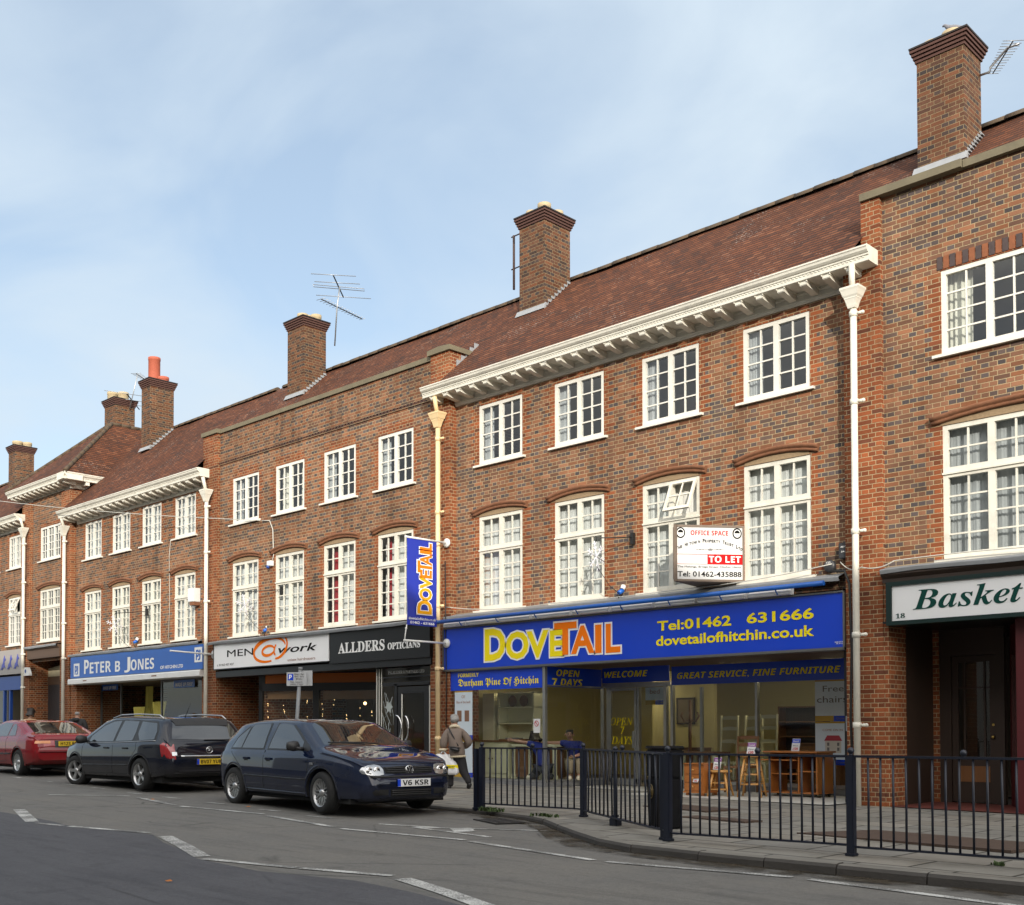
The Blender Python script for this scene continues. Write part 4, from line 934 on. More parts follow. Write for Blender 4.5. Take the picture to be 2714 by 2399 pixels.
# --- hairdresser and optician
s = thing('shop_sign', 'white fascia sign reading MEN @ work with orange at-symbol', 'sign', (-25.5, 16.9, 3.2))
g = MB(); g.box(-28.21, -22.86, 16.88, 17.15, 2.955, 3.66); g.build('panel', 'sign_white', s)
g = MB(); g.box(-28.24, -28.212, 16.87, 17.15, 2.93, 3.68); g.box(-28.21, -22.86, 16.87, 17.15, 2.93, 2.953); g.build('frame', 'sign_black', s)
y = 16.877
letters('lettering', [txt('MEN', -27.52, 3.265, y, 1.30, .185), txt('work', -25.04, 3.245, y, 1.70, .20, shear=.25, bold=.012)], 'letter_black', s)
letters('lettering', [txt('unisex hairdressers', -24.61, 3.02, y, 1.2, .07)], 'letter_tan', s); letters('lettering', [txt('t. 01462 437 427', -28.04, 3.03, y, .85, .06)], 'letter_grey', s)
def arcstroke(mb, c, rx, rz_, a0, a1, w0, w1, y, n=30, slant=.0):
    P_ = []
    for i in range(n + 1):
        t = i / n; a = R(a0 + (a1 - a0) * t); w_ = w0 + (w1 - w0) * (1 - abs(2 * t - 1)) if w1 > w0 else w0
        px, pz_ = rx * math.cos(a), rz_ * math.sin(a); n_ = Vector((px / rx / rx, pz_ / rz_ / rz_)).normalized() * w_ / 2
        P_.append(((c[0] + px - n_.x + slant * pz_, c[1] + pz_ - n_.y), (c[0] + px + n_.x + slant * pz_, c[1] + pz_ + n_.y)))
    for (a, b_), (c_, d) in zip(P_, P_[1:]):
        mb.face([(a[0], y, a[1]), (b_[0], y, b_[1]), (d[0], y, d[1]), (c_[0], y, c_[1])]); 
g = MB(); arcstroke(g, (-25.45, 3.36), .72, .31, 20, 290, .05, .12, y - .002, slant=.5); arcstroke(g, (-25.5, 3.34), .28, .125, 30, 390, .05, .09, y - .003, slant=.4)
arcstroke(g, (-25.02, 3.40), .36, .28, -95, 60, .05, .10, y - .0035, slant=.45); arcstroke(g, (-25.12, 3.36), .10, .14, 120, 270, .05, .07, y - .004, slant=.3)
g.build('at_symbol', 'letter_orange', s)
s = thing('shop_sign', 'black fascia sign with white serif ALLDERS OPTICIANS lettering', 'sign', (-21, 16.9, 3.2))
g = MB(); g.box(-22.855, -19.1, 16.90, 17.15, 2.88, 3.66); g.build('panel', 'sign_black', s)
y = 16.897
letters('lettering', [txt(serif_b('ALLDERS'), -22.48, 3.11, y, 1.79, .265, bold=.012), txt(serif_b('OPTICIANS'), -20.58, 3.115, y, 1.16, .16, bold=.016)], 'letter_white', s)
g = MB(); g.box(-28.25, -19.12, 16.96, 17.5, 2.72, 2.88); g.box(-28.25, -19.12, 17.05, 22.8, 2.86, 2.9); g.build('soffit', 'black_paint', A)
P0, P1 = Vector((-26.4, 17.2, 0)), Vector((-23.2, 18.95, 0))
def ang(t, z, o=0.0):
    n = Vector((P1.y - P0.y, -(P1.x - P0.x), 0)).normalized(); p = P0.lerp(P1, t) + n * o; return (p.x, p.y, z)
def abox(mb, t0, t1, z0, z1, o0, o1, mi=0):
    c = [ang(t, z, o) for t in (t0, t1) for z in (z0, z1) for o in (o0, o1)]
    for f in ((0,1,3,2),(4,6,7,5),(0,4,5,1),(2,3,7,6),(0,2,6,4),(1,5,7,3)): mb.face([c[k] for k in f], mi)
g = MB()
for t0, t1, z0, z1 in ((0, .03, .1, 2.8), (.44, .49, .1, 2.38), (.97, 1, .1, 2.8), (0, 1, 2.30, 2.5), (0, 1, .1, .6), (0, 1, 2.76, 2.86), (.03, .05, 2.5, 2.76), (.42, .435, 2.5, 2.76)): abox(g, t0, t1, z0, z1, -.04, .05 + .001 * t0)
fm = g.build('shopfront_frame', 'black_paint', A)
g = MB(); abox(g, .05, .97, 2.5, 2.76, -.03, .02); g.build('orange_panel', 'orange_panel', fm)
pane(fm, [ang(.03, .6), ang(.44, .6), ang(.44, 2.3), ang(.03, 2.3)]); pane(fm, [ang(.49, .6), ang(.97, .6), ang(.97, 2.3), ang(.49, 2.3)])
for t0, t1, z in ((.05, .43, 2.08), (.5, .97, 2.06)):
    b_ = thing('window_blind', 'tan roller blind in the %s pane of the hairdresser window' % ('left' if t0 < .2 else 'right'), 'blind', ang(t0, z)); g = MB(); abox(g, t0, t1, z, 2.29, -.12, -.11); g.build('blind_cloth', M('blind', (.34, .17, .07), .8), b_)
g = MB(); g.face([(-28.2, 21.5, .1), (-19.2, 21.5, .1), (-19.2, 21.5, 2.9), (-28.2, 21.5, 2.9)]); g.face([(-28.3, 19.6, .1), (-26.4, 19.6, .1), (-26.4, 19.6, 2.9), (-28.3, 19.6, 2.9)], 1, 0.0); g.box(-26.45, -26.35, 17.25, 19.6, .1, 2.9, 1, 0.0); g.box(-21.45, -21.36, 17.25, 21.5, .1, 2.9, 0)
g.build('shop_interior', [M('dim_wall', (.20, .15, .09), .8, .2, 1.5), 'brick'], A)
M('lamp_warm', (1, .8, .5), .5, emi=(1.0, .62, .25), emis=4.0); M('lamp_white', (1, .9, .8), .5, emi=(1.0, .85, .6), emis=25.0)
lamp_n = 0
for x, yy, z, m_, lb in ((-24.85, 19.6, 1.98, 'lamp_warm', 'small round warm lamp glowing deep in the hairdresser, left of the two together'), (-24.5, 19.8, 1.95, 'lamp_white', 'small round white lamp glowing in the hairdresser, right of the two together'), (-23.2, 20.3, 2.05, 'lamp_white', 'small white lamp glowing behind the wide pane of the hairdresser')):
    t_ = thing('ceiling_lamp', lb, 'lamp', (x, yy, z)); g = MB(); g.ball((x, yy, z), .045, n=8); g.build('bulb', m_, t_); g = MB(); g.tube([(x, yy, z + .04), (x, yy, 2.86)], .01, 6); g.build('stem', 'black_paint', t_)
t_ = thing('fairy_lights', 'strings of tiny orange fairy lights hanging in the hairdresser window', 'fairy lights', ang(.2, 2.0, -.1)); rn = random.Random(3)
g = MB(); wv = MB()
for k in range(9):
    t0 = .06 + k * .105 + rn.uniform(-.02, .02); zz = 2.0; wv.tube([ang(t0, 2.28, -.15), ang(t0 + .01, .9, -.15)], .003, 4)
    for i in range(rn.randint(4, 8)): g.ball(ang(t0 + rn.uniform(-.006, .006), rn.uniform(1.0, 2.05), -.15), .007, n=5)
g.build('bulb', 'lamp_warm', t_); wv.build('wire', 'cable_black', t_)
# optician's front
y = 17.2; g = MB()
for x0, x1, z0, z1 in ((-21.36, -21.28, .05, 2.86), (-20.68, -20.58, .05, 2.32), (-19.45, -19.36, .05, 2.32), (-19.22, -19.12, .05, 2.86), (-21.28, -19.22, 2.28, 2.36), (-21.28, -19.22, 2.72, 2.86), (-21.28, -19.22, 2.47, 2.50), (-21.28, -20.68, .05, .3)): g.box(x0, x1, y - .02, y + .06, z0, z1)
fo = g.build('shopfront_frame', 'black_paint', A)
g = MB()
for x in (-21.33, -21.24, -21.15): g.box(x, x + .022, y - .035, y - .021, .3, 2.70)
g.box(-19.42, -19.395, y - .035, y - .021, .3, 2.25); g.build('white_bead', 'white_paint', fo)
pane(fo, [(-21.28, y + .03, .3), (-20.68, y + .03, .3), (-20.68, y + .03, 2.28), (-21.28, y + .03, 2.28)]); pane(fo, [(-21.28, y + .03, 2.36), (-19.22, y + .03, 2.36), (-19.22, y + .03, 2.72), (-21.28, y + .03, 2.72)])
letters('transom_lettering', [txt(serif_b('P.G.ALLDER & PARTNERS LTD'), -20.95, 2.56, y + .026, 1.3, .075, bold=.01)], 'letter_white', fo)
g = MB(); frame_y(g, -20.56, -19.47, .08, 2.25, y - .01, .15, .05); do = g.build('shop_door', 'black_paint', A); pane(do, [(-20.41, y + .01, .23), (-19.62, y + .01, .23), (-19.62, y + .01, 2.1), (-20.41, y + .01, 2.1)])
g = MB(); g.tube([(-20.57 + .21 * math.sin(a / 12 * math.pi), y - .06, 1.28 + .30 * math.cos(a / 12 * math.pi)) for a in range(13)], .022, 8); g.tube([(-20.22 + .12 * math.sin(a / 12 * math.pi), y - .07, 1.28 + .28 * math.cos(a / 12 * math.pi)) for a in range(13)], .022, 8)
g.tube([(-20.5, y - .05, .95), (-20.42, y - .05, .95)], .015, 6); g.box(-20.48, -20.45, y - .03, y - .01, .8, 1.0); g.build('handle', M('chrome', (.7, .7, .7), .12, .02, 3, metal=1.0), do)
g = MB(); g.box(-20.40, -20.37, y - .035, y - .012, .25, 2.08); g.build('white_bead', 'white_paint', do)
t_ = thing('net_decoration', 'silvery netting with pale stars hung inside the optician side window', 'decoration', (-21, 17.3, 1.6)); g = MB(); rn = random.Random(5)
for k in range(16):
    x0 = rn.uniform(-21.25, -20.72); z0 = rn.uniform(1.15, 2.2); g.tube([(x0, 17.27, z0), (x0 + rn.uniform(-.15, .15), 17.29, z0 - rn.uniform(.15, .4)), (x0 + rn.uniform(-.2, .2), 17.27, z0 - rn.uniform(.3, .6))], .006, 4)
g.build('netting', 'white_plastic', t_)
for cx, cz, r_ in ((-20.98, 1.78, .15), (-21.02, 1.05, .16)):
    g = MB(); g.prism([(cx + (r_ if i % 2 else r_ * .55) * math.sin(i * math.pi / 6), cz + (r_ if i % 2 else r_ * .55) * 1.1 * math.cos(i * math.pi / 6)) for i in range(12)], 'y', 17.262, 17.275); g.build('star', 'white_plastic', t_)
# --- draper
s = thing('shop_sign', 'blue fascia sign with white PETER B JONES lettering and two square logos', 'sign', (-33.2, 17, 3.4))
g = MB(); g.box(-37.46, -28.92, 16.94, 17.25, 3.0, 3.71); g.build('panel', 'sign_blue2', s); g = MB(); g.box(-37.48, -28.9, 16.93, 17.25, 2.975, 2.999); g.box(-37.48, -28.9, 16.93, 17.25, 3.711, 3.73); g.build('frame', 'alu_dark', s)
y = 16.937; B_ = .025
letters('lettering', [txt(sans_b('P'), -36.43, 3.12, y, .34, .46), txt(sans_b('ETER'), -36.02, 3.12, y, 1.50, .36), txt(sans_b('B'), -34.24, 3.11, y, .33, .34), txt(sans_b('J'), -33.61, 3.06, y, .38, .48), txt(sans_b('ONES'), -33.2, 3.11, y, 1.47, .34), txt('OF HITCHIN LTD', -31.34, 3.08, y, 1.33, .10, bold=.02)], 'letter_white', s)
for x in (-37.2, -29.36):
    g = MB(); z0 = 3.06 if x < -33 else 3.2; g.box(x, x + .42, y - .004, y - .0005, z0, z0 + .43); g.build('logo_plate', 'letter_white', s)
    letters('logo', [txt(sans_b('p'), x + .08, z0 + .06, y - .005, .17, .30, bold=.02), txt(sans_b('J'), x + .2, z0 + .05, y - .005, .13, .30, bold=.01)], 'sign_blue2', s, True)
s = thing('roller_blind', 'long white blind box under the blue PETER B JONES sign', 'blind', (-33, 17, 2.9)); g = MB(); g.prism([(17.25, 2.97), (16.86, 2.97), (16.84, 2.94), (16.84, 2.80), (16.87, 2.78), (17.25, 2.78)], 'x', -37.46, -28.92); g.build('blind_box', 'white_plastic', s)
g = MB(); g.box(-36.3, -36.05, 16.833, 16.84, 2.87, 2.9); g.box(-31.7, -31.4, 16.833, 16.84, 2.87, 2.9); g.build('vent', 'tile_arch', s)
g = MB(); g.box(-37.65, -37.25, 17.05, 18.6, -.1, 3.0, 0, 0.0); g.box(-37.3, -29.05, 17.1, 22.8, 2.80, 2.84, 1); g.face([(-37.6, 20.6, .1), (-29, 20.6, .1), (-29, 20.6, 2.9), (-37.6, 20.6, 2.9)], 1)
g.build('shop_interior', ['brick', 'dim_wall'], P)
g = MB()
for x0, x1, yy in ((-37.25, -35.75, 17.9), (-32.35, -29.2, 17.5)): frame_y(g, x0, x1, .3, 2.8, yy, .05, .06); g.box(x0, x1, yy + .003, yy + .06, .1, .299)
fp = g.build('shopfront_frame', 'alu_dark', P)
pane(fp, [(-37.2, 17.93, .35), (-35.8, 17.93, .35), (-35.8, 17.93, 2.75), (-37.2, 17.93, 2.75)]); pane(fp, [(-32.3, 17.53, .35), (-29.25, 17.53, .35), (-29.25, 17.53, 2.75), (-32.3, 17.53, 2.75)])
strip('window_banner', 'left of the two small blue MADE UP FREE banners in the draper window', [(-37.1, 17.88, 2.60), (-35.95, 17.88, 2.60), (-35.95, 17.88, 2.83), (-37.1, 17.88, 2.83)], [txt(sans_bi('MADE UP FREE'), -37.0, 2.63, 17.877, .95, .11)], mat='sign_blue2', lm='letter_white')
strip('window_banner', 'right of the two small blue MADE UP FREE banners in the draper window', [(-31.5, 17.47, 2.53), (-30.28, 17.47, 2.53), (-30.28, 17.47, 2.76), (-31.5, 17.47, 2.76)], [txt(sans_bi('MADE UP FREE'), -31.4, 2.57, 17.467, 1.02, .11)], mat='sign_blue2', lm='letter_white')
M('fabric_yellow', (0.52, 0.46, 0.10), .85, .15, 5)
def fan(label, cx, cy, z0, h, spread, n):
    t_ = thing('fabric_display', label, 'fabric', (cx, cy, z0)); g = MB(); rows = []
    for k in range(5):
        f = k / 4; rows.append([(cx + (i / (n * 4) - .5) * (.22 + spread * f), cy + .05 * math.sin(i * math.pi / 2), z0 + h * f) for i in range(n * 4 + 1)])
    g.grid(rows); g.build('cloth', 'fabric_yellow', t_)
fan('fan of pleated yellow fabric in the draper doorway, left of the two', -34.2, 17.75, 1.0, 1.0, .55, 7); fan('fan of pleated yellow fabric in the draper doorway, right of the two', -33.0, 17.8, 1.2, .95, .75, 7)
t_ = thing('fabric_display', 'long yellow cloth hanging behind the pleated fans in the draper doorway', 'fabric', (-34.5, 18.4, 2)); g = MB(); curtain_mesh(g, -35.0, -34.5, 1.5, 2.7, 18.4, .02, .12, 0, 3); g.build('cloth', 'fabric_yellow', t_)
t_ = thing('fabric_display', 'white curtain hanging at the right edge of the draper window', 'fabric', (-29.6, 17.7, 1)); g = MB(); curtain_mesh(g, -29.75, -29.3, .6, 2.5, 17.75, .03, .12, 0, 4); g.build('cloth', 'net_curtain', t_)
# --- passage under the hipped block, far-left shop
g = MB(); g.box(-41.7, -40.98, 17.5, 18.1, -.2, 4.2, 0, 0.0); g.face([(-41.0, 17.7, .3), (-38.3, 17.7, .3), (-38.3, 17.7, 2.95), (-41, 17.7, 2.95)], 1); g.box(-41, -38.3, 17.68, 17.8, 2.9, 3.2, 2); g.prism([(-41, 3.2), (-38.3, 3.2), (-38.3, 3.5), (-39.6, 3.62), (-41, 3.5)], 'y', 17.7, 17.8, 3)
M('shutter', (.030, .032, .036), .4, .3, 30, .6, 8); M('arch_cream', (.45, .40, .27), .8, .3, 5)
g.build('shuttered_entrance', ['brick', 'shutter', 'brown_paint', 'arch_cream'], Hh)
t_ = thing('alarm_box', 'white triangular alarm box on the brick pier beside the shuttered entrance', 'alarm box', (-41.2, 16.95, 3.3)); g = MB(); g.prism([(-41.3, 3.22), (-40.72, 3.22), (-40.72, 3.28), (-40.9, 3.52), (-41.12, 3.52), (-41.3, 3.28)], 'y', 16.88, 16.998); g.build('case', 'white_plastic', t_); g = MB(); g.lathe((-41.0, 16.875, 3.38), [(.07, 0), (.07, .004)], 12, axis='y'); g.build('badge', 'blue_paint', t_)
s = thing('shop_sign', 'grey boxed sign with blue running horses at the left edge', 'sign', (-44, 17, 3.7)); g = MB(); g.box(-50, -41.35, 16.9, 17.4, 3.32, 4.22); g.build('panel', M('sign_taupe', (.30, .27, .25), .4, .05), s); g = MB()
for hx in (-42.1, -42.7, -43.3):
    c = [(0, .02), (.10, .06), (.16, .2), (.28, .26), (.33, .42), (.42, .54), (.46, .45), (.54, .40), (.50, .34), (.42, .34), (.40, .20), (.50, .06), (.40, .10), (.30, .10), (.22, .0), (.22, .1), (.14, .02)]
    g.prism([(hx + a * .9, 3.5 + b_) for a, b_ in c], 'y', 16.885, 16.899)
g.build('horse_emblem', M('emblem_blue', (.05, .06, .32), .4), s)
g = MB(); g.box(-50, -41.4, 16.98, 17.3, 2.75, 3.25); 
for x in (-43.3, -42.75, -41.55): g.box(x, x + .12, 17.0, 17.1, .3, 2.75)
g.box(-50, -41.4, 17.0, 17.12, .3, .6); fc = g.build('shopfront_frame', 'blue_paint', C); pane(fc, [(-50, 17.05, .6), (-43, 17.05, .6), (-43, 17.05, 2.75), (-50, 17.05, 2.75)])
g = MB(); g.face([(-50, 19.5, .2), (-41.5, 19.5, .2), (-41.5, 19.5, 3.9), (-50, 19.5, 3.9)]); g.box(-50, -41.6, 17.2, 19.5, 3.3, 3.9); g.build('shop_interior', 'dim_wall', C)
# --- basket shop on the right
s = thing('shop_sign', 'grey-white fascia sign with dark green italic lettering and the number 18', 'sign', (-5, 16.9, 3.2)); g = MB(); g.box(-8.13, 6, 16.88, 17.2, 2.925, 3.475); g.build('panel', 'sign_grey', s)
g = MB(); g.box(-8.22, 6, 16.85, 17.2, 3.476, 3.54); g.box(-8.22, 6, 16.85, 17.2, 2.86, 2.924); g.box(-8.22, -8.131, 16.85, 17.2, 2.924, 3.476); g.build('frame', 'green_paint', s)
y = 16.877; letters('lettering', [txt(serif_bi('Basket'), -7.79, 3.075, y, 1.66, .32), txt(serif_bi('18'), -8.07, 2.965, y, .15, .075)], 'letter_green', s)
g = MB(); g.prism([(17.2, 3.74), (16.86, 3.72), (16.84, 3.66), (16.9, 3.6), (16.9, 3.545), (17.2, 3.545)], 'x', -8.3, 6); g.build('shopfront_cornice', 'dark_brown', B)
g = MB(); g.box(-8.98, -8.26, 17.02, 17.62, -.2, 3.62, 0, 0.0); g.box(-8.8, -8.17, 18.65, 18.85, -.1, 3, 0, 0.0); g.box(-8.3, 6, 16.9, 21, 2.9, 2.93, 1); g.box(-8.98, -8.27, 17.62, 18.7, -.1, 2.9, 2)
g.build('entrance_lobby', ['brick', 'black_paint', 'dark_brown'], B)
g = MB(); g.face([(-8.25, 17.0, .01), (-6.0, 17.0, -.005), (-6.0, 18.8, -.005), (-8.25, 18.8, .01)]); g.build('lobby_floor', 'quarry_tile', B)
g = MB(); y = 18.68; 
for x0, x1, z0, z1 in ((-8.17, -7.98, 0, 2.9), (-7.24, -7.1, 0, 2.9), (-7.98, -7.24, 2.45, 2.9)): g.box(x0, x1, y, y + .1, z0, z1)
g.build('door_frame', 'dark_brown', B)
g = MB(); frame_y(g, -7.97, -7.25, .03, 2.44, y + .03, .1, .05); g.box(-7.87, -7.35, y + .03, y + .08, .13, .72); g.box(-7.78, -7.75, y + .032, y + .07, .72, 2.34); g.box(-7.45, -7.42, y + .032, y + .07, .72, 2.34); g.box(-7.87, -7.35, y + .032, y + .07, 1.9, 1.93)
db = g.build('shop_door', 'dark_brown', B); g = MB(); g.box(-7.87, -7.35, y + .02, y + .029, .36, .62); g.build('kick_plate', M('kick', (.20, .085, .03), .5, .1, 6), db); pane(db, [(-7.87, y + .055, .72), (-7.35, y + .055, .72), (-7.35, y + .055, 2.34), (-7.87, y + .055, 2.34)])
g = MB(); g.ball((-7.29, y, 1.1), .03, n=8); g.lathe((-7.29, y + .02, 1.3), [(.02, 0), (.02, .01)], 10, axis='y'); g.build('handle', M('brass', (.6, .42, .12), .3, .05, 5, metal=1.0), db)
g = MB(); Q0, Q1 = Vector((-7.0, 18.66)), Vector((-6.33, 17.35)); dq = (Q1 - Q0).normalized(); nq = Vector((-dq.y, dq.x))
for t0, t1, z0, z1, o in ((0, 1, 0, .75, 0), (0, .12, .75, 2.5, .0), (.88, 1.0, .75, 2.9, .01), (0, 1, 2.4, 2.9, .005)):
    a, b_ = Q0.lerp(Q1, t0), Q0.lerp(Q1, t1); g.prism([(a.x + nq.x * o, a.y + nq.y * o), (b_.x + nq.x * o, b_.y + nq.y * o), (b_.x + nq.x * .06, b_.y + nq.y * .06), (a.x + nq.x * .06, a.y + nq.y * .06)], 'z', z0, z1)
g.box(-6.345, -6.2, 17.15, 17.34, -.05, 2.9); sr = g.build('side_door', 'red_paint', B); a, b_ = Q0.lerp(Q1, .12), Q0.lerp(Q1, .88); pane(sr, [(a.x, a.y, .75), (b_.x, b_.y, .75), (b_.x, b_.y, 2.4), (a.x, a.y, 2.4)])
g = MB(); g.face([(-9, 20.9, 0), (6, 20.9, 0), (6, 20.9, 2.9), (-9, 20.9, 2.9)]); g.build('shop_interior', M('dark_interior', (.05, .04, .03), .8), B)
# interiors' floors and party walls already close the shops off from one another
# --- V-shaped letting board
s = thing('letting_board', 'V-shaped white board reading OFFICE SPACE TO LET, fixed between two windows', 'sign', (-11.6, 17.1, 4.3))
Wr, Wl, Ap = Vector((-11.02, 17.17)), Vector((-12.0, 17.17)), Vector((-11.82, 16.20))
def vb(mb, p, q, z0, z1, th, mi=0, off=0.0):
    d = (q - p).normalized(); n = Vector((d.y, -d.x)) * 1.0
    a, b_ = p + n * off, q + n * off; c, e = b_ - n * th, a - n * th
    mb.prism([(a.x, a.y), (b_.x, b_.y), (c.x, c.y), (e.x, e.y)], 'z', z0, z1, mi)
g = MB(); vb(g, Ap, Wr, 3.88, 4.80, .03); vb(g, Wl, Ap, 3.88, 4.80, .03); g.build('panel', 'board_white', s)
M('board_timber', (.16, .12, .09), .7, .2, 10)
g = MB()
for z0, z1 in ((3.84, 3.879), (4.801, 4.84)): vb(g, Ap, Wr, z0, z1, .06, 0, .012); vb(g, Wl, Ap, z0, z1, .06, 0, .012)
dv = (Wr - Ap).normalized()
vb(g, Ap - dv * .02, Ap + dv * .025, 3.88, 4.80, .05, 0, .013); vb(g, Wr - dv * .03, Wr, 3.88, 4.80, .05, 0, .013); dl = (Ap - Wl).normalized(); vb(g, Ap - dl * .04, Ap + dl * .02, 3.84, 4.84, .05, 0, .013)
g.prism([(Wl.x, Wl.y), (Ap.x, Ap.y), (Wr.x, Wr.y)], 'z', 3.835, 3.839); g.build('frame', 'board_timber', s)
BL = (Wr - Ap).length; n3 = Vector((dv.y, -dv.x, 0)); bR = Vector((dv.x, dv.y, 0))
def bt(s_, u, z, w_, h_, o=.002, **op): p = Vector((Ap.x, Ap.y, 0)) + bR * (u * BL) + n3 * o; return (s_, (p.x, p.y, z), tuple(bR), ZU, w_ * BL, h_, op)
def bbox(mb, u0, u1, z0, z1, o=.003, mi=0):
    p = Vector((Ap.x, Ap.y, 0)); a, b_ = p + bR * (u0 * BL), p + bR * (u1 * BL); q = [a + n3 * o, b_ + n3 * o, b_ + n3 * .0005, a + n3 * .0005]; mb.prism([(v.x, v.y) for v in q], 'z', z0, z1, mi)
g = MB(); bbox(g, .47, .985, 4.145, 4.325, .003); bbox(g, .02, .47, 4.318, 4.326, .003); bbox(g, .02, .47, 4.145, 4.152, .003); g.build('red_band', 'letter_red', s)
letters('lettering', [bt(sans_b('OFFICE SPACE'), .23, 4.66, .54, .085)], 'letter_red', s)
letters('lettering', [bt(sans_b('TO LET'), .49, 4.18, .46, .115, .005)], 'letter_white', s)
letters('lettering', [bt('The Maltings, Bridge Street, Hitchin, Herts.', .04, 4.075, .92, .045), bt('Tel: 01462-435888', .04, 3.925, .92, .095, bold=.015)], 'letter_black', s)
arc = 'The Hitchin Property Trust Ltd'; it = []
for i, ch in enumerate(arc):
    if ch == ' ': continue
    u = .03 + .93 * i / (len(arc) - 1); up = ch.isupper(); z = 4.39 + .145 * (1 - ((u - .5) / .47) ** 2)
    it.append(bt(ch.upper(), u - .012, z, .027 if ch.upper() not in 'I' else .009, .066 if up else .050, .003, bold=.03))
letters('arched_lettering', it, 'letter_black', s, True)
letters('ornament', [bt('~<>~@~<>~', .30, 4.39, .42, .035, bold=.01)], 'letter_black', s)
for u in (.085, .90):
    g = MB()
    c = Vector((Ap.x, Ap.y, 0)) + bR * (u * BL) + n3 * .003
    for r0, r1, m_, o in ((.0, .085, 0, 0), (.0, .062, 1, .002), (.02, .05, 0, .003)):
        ring = lambda r: [tuple(c + n3 * o + bR * (r * math.cos(k * math.pi / 10)) + Vector((0, 0, 4.70 + r * 1.15 * math.sin(k * math.pi / 10)))) for k in range(20)]
        if r0 < .01: g.face(ring(r1), m_)
        else: g.face([p for p in ring(r1)][:11], m_)
    g.build('crest', ['letter_black', 'letter_white'], s)
# --- hanging banner on its two arms
s = thing('hanging_banner', 'tall blue cloth banner with upright yellow-orange DOVETAIL lettering on the corner downpipe', 'banner', (-18.6, 17, 4.4)); X0 = -18.6
g = MB(); rows = []
for k in range(25):
    z = 3.50 + 1.90 * k / 24; rows.append([(X0 + .012 * math.sin(j * 1.1 + k * .35) * (1 - k / 26), 15.80 + .86 * j / 8, z) for j in range(9)])
g.grid(rows); g.build('cloth', 'banner_blue', s)
g = MB()
for z, y0 in ((5.40, 15.75), (3.16, 15.72)): g = MB(); g.tube([(X0, y0, z), (X0, 16.93, z)], .022, 8); g.lathe((X0, 16.93, z), [(.02, 0), (.10, .01), (.10, .05)], 14, axis='y'); g.build('arm', 'white_plastic', s)
g = MB(); g.tube([(X0, 15.8, 3.5), (X0, 15.76, 3.3), (X0, 15.74, 3.17)], .012, 6); g.ball((X0, 15.78, 3.42), .025, n=6); g.build('tie', 'white_plastic', s)
bl = [('D', 3.76, .30, .42), ('O', 4.06, .27, .36), ('V', 4.31, .27, .35), ('E', 4.55, .18, .34), ('T', 4.66, .26, .42), ('A', 4.83, .24, .35), ('I', 5.08, .07, .35), ('L', 5.17, .15, .35)]
BR_, BU = (0, 0, 1), (0, -1, 0)
lt = lambda e, o: [(c, (X0 + o + (.003 if c == 'T' else 0), 16.50 + e, z - e), BR_, BU, w_ + 2 * e, h_ + 2 * e, dict(bold=.07 if e else .03)) for c, z, w_, h_ in bl]
letters('letter_outline', lt(.022, .016), 'letter_white', s, True); letters('lettering', lt(0, .022)[:3], 'letter_amber', s, True); letters('lettering', lt(0, .022)[3:], 'letter_orange', s, True)
letters('small_lettering', [('dovetailofhitchin.co.uk', (X0 + .018, 15.84, 3.62), (0, 1, 0), ZU, .78, .06, {}), ('01462 - 631666', (X0 + .018, 15.88, 3.53), (0, 1, 0), ZU, .70, .06, dict(bold=.02))], 'letter_white', s)
s = thing('banner_arm', 'bare white banner bracket jutting out beside the PETER B JONES sign', 'bracket', (-28.2, 17, 3.4)); g = MB(); g.tube([(-28.35, 15.6, 3.42), (-28.35, 16.95, 3.38)], .022, 8); g.lathe((-28.35, 16.93, 3.38), [(.02, 0), (.12, .01), (.12, .05)], 14, axis='y'); g.build('arm', 'white_plastic', s)

for x, y in ((-17.2, 18.0), (-16.0, 20.2), (-13.0, 20.2), (-10.6, 20.2)):
    t_ = thing('ceiling_light', 'fluorescent ceiling fitting inside the furniture shop, ' + {-17.2: 'above the cream dresser', -16.0: 'left of the shop door', -13.0: 'behind the shop door', -10.6: 'behind the computer desk'}[x], 'lamp', (x, y, 2.5)); g = MB(); g.box(x - .6, x + .6, y - .10, y + .10, 2.50, 2.558); g.build('housing', 'white_plastic', t_)
    g = MB(); g.box(x - .58, x + .58, y - .08, y + .08, 2.47, 2.499); g.build('tube', M('tube_light', (1, 1, 1), .5, .01, emi=(1.0, .86, .55), emis=11.0), t_)
# ------------------------------------------------------------------ cars
from mathutils.bvhtree import BVHTree
def lerp_tab(t, x):
    if x <= t[0][0]: return t[0][1]
    for (a, b_), (c, d) in zip(t, t[1:]):
        if x <= c: f = (x - a) / (c - a); return b_ + (d - b_) * f
    return t[-1][1]
def smooth_tab(t, x, w_=.05):
    return sum(lerp_tab(t, x + d * w_) * k for d, k in ((-1, .15), (-.5, .2), (0, .3), (.5, .2), (1, .15)))
def car_paint(name, col, metal=.0, rough=.32, dirt=.25):
    b = NB(name); x, y, z = b.xyz(b.obj())
    d = b.ramp(b.math('ADD', z, b.math('MULTIPLY', b.math('SUBTRACT', b.noise(3, 5, b.obj()), .5), .35)), [(.22, dirt), (.62, 0.0)])
    c = b.mix(d, col, (.10, .09, .075))
    b.set(col=c, spec=0.0, rough=b.math('ADD', rough, b.math('MULTIPLY', d, .5)), metal=metal, coat=b.math('SUBTRACT', 1.0, d), coatr=.03)
    b.bump(b.noise(2.2, 1, b.obj()), .004, .12); MATS[name] = b.m
car_paint('navy_paint', (.005, .010, .030), .0, .25, .15); car_paint('blueblack_paint', (.005, .007, .015), .0, .25, .35); car_paint('cherry_paint', (.20, .004, .009), .0, .3, .3)
b = NB('car_glass'); b.set(col=(.012, .014, .016), rough=.0, ior=2.0); MATS['car_glass'] = b.m
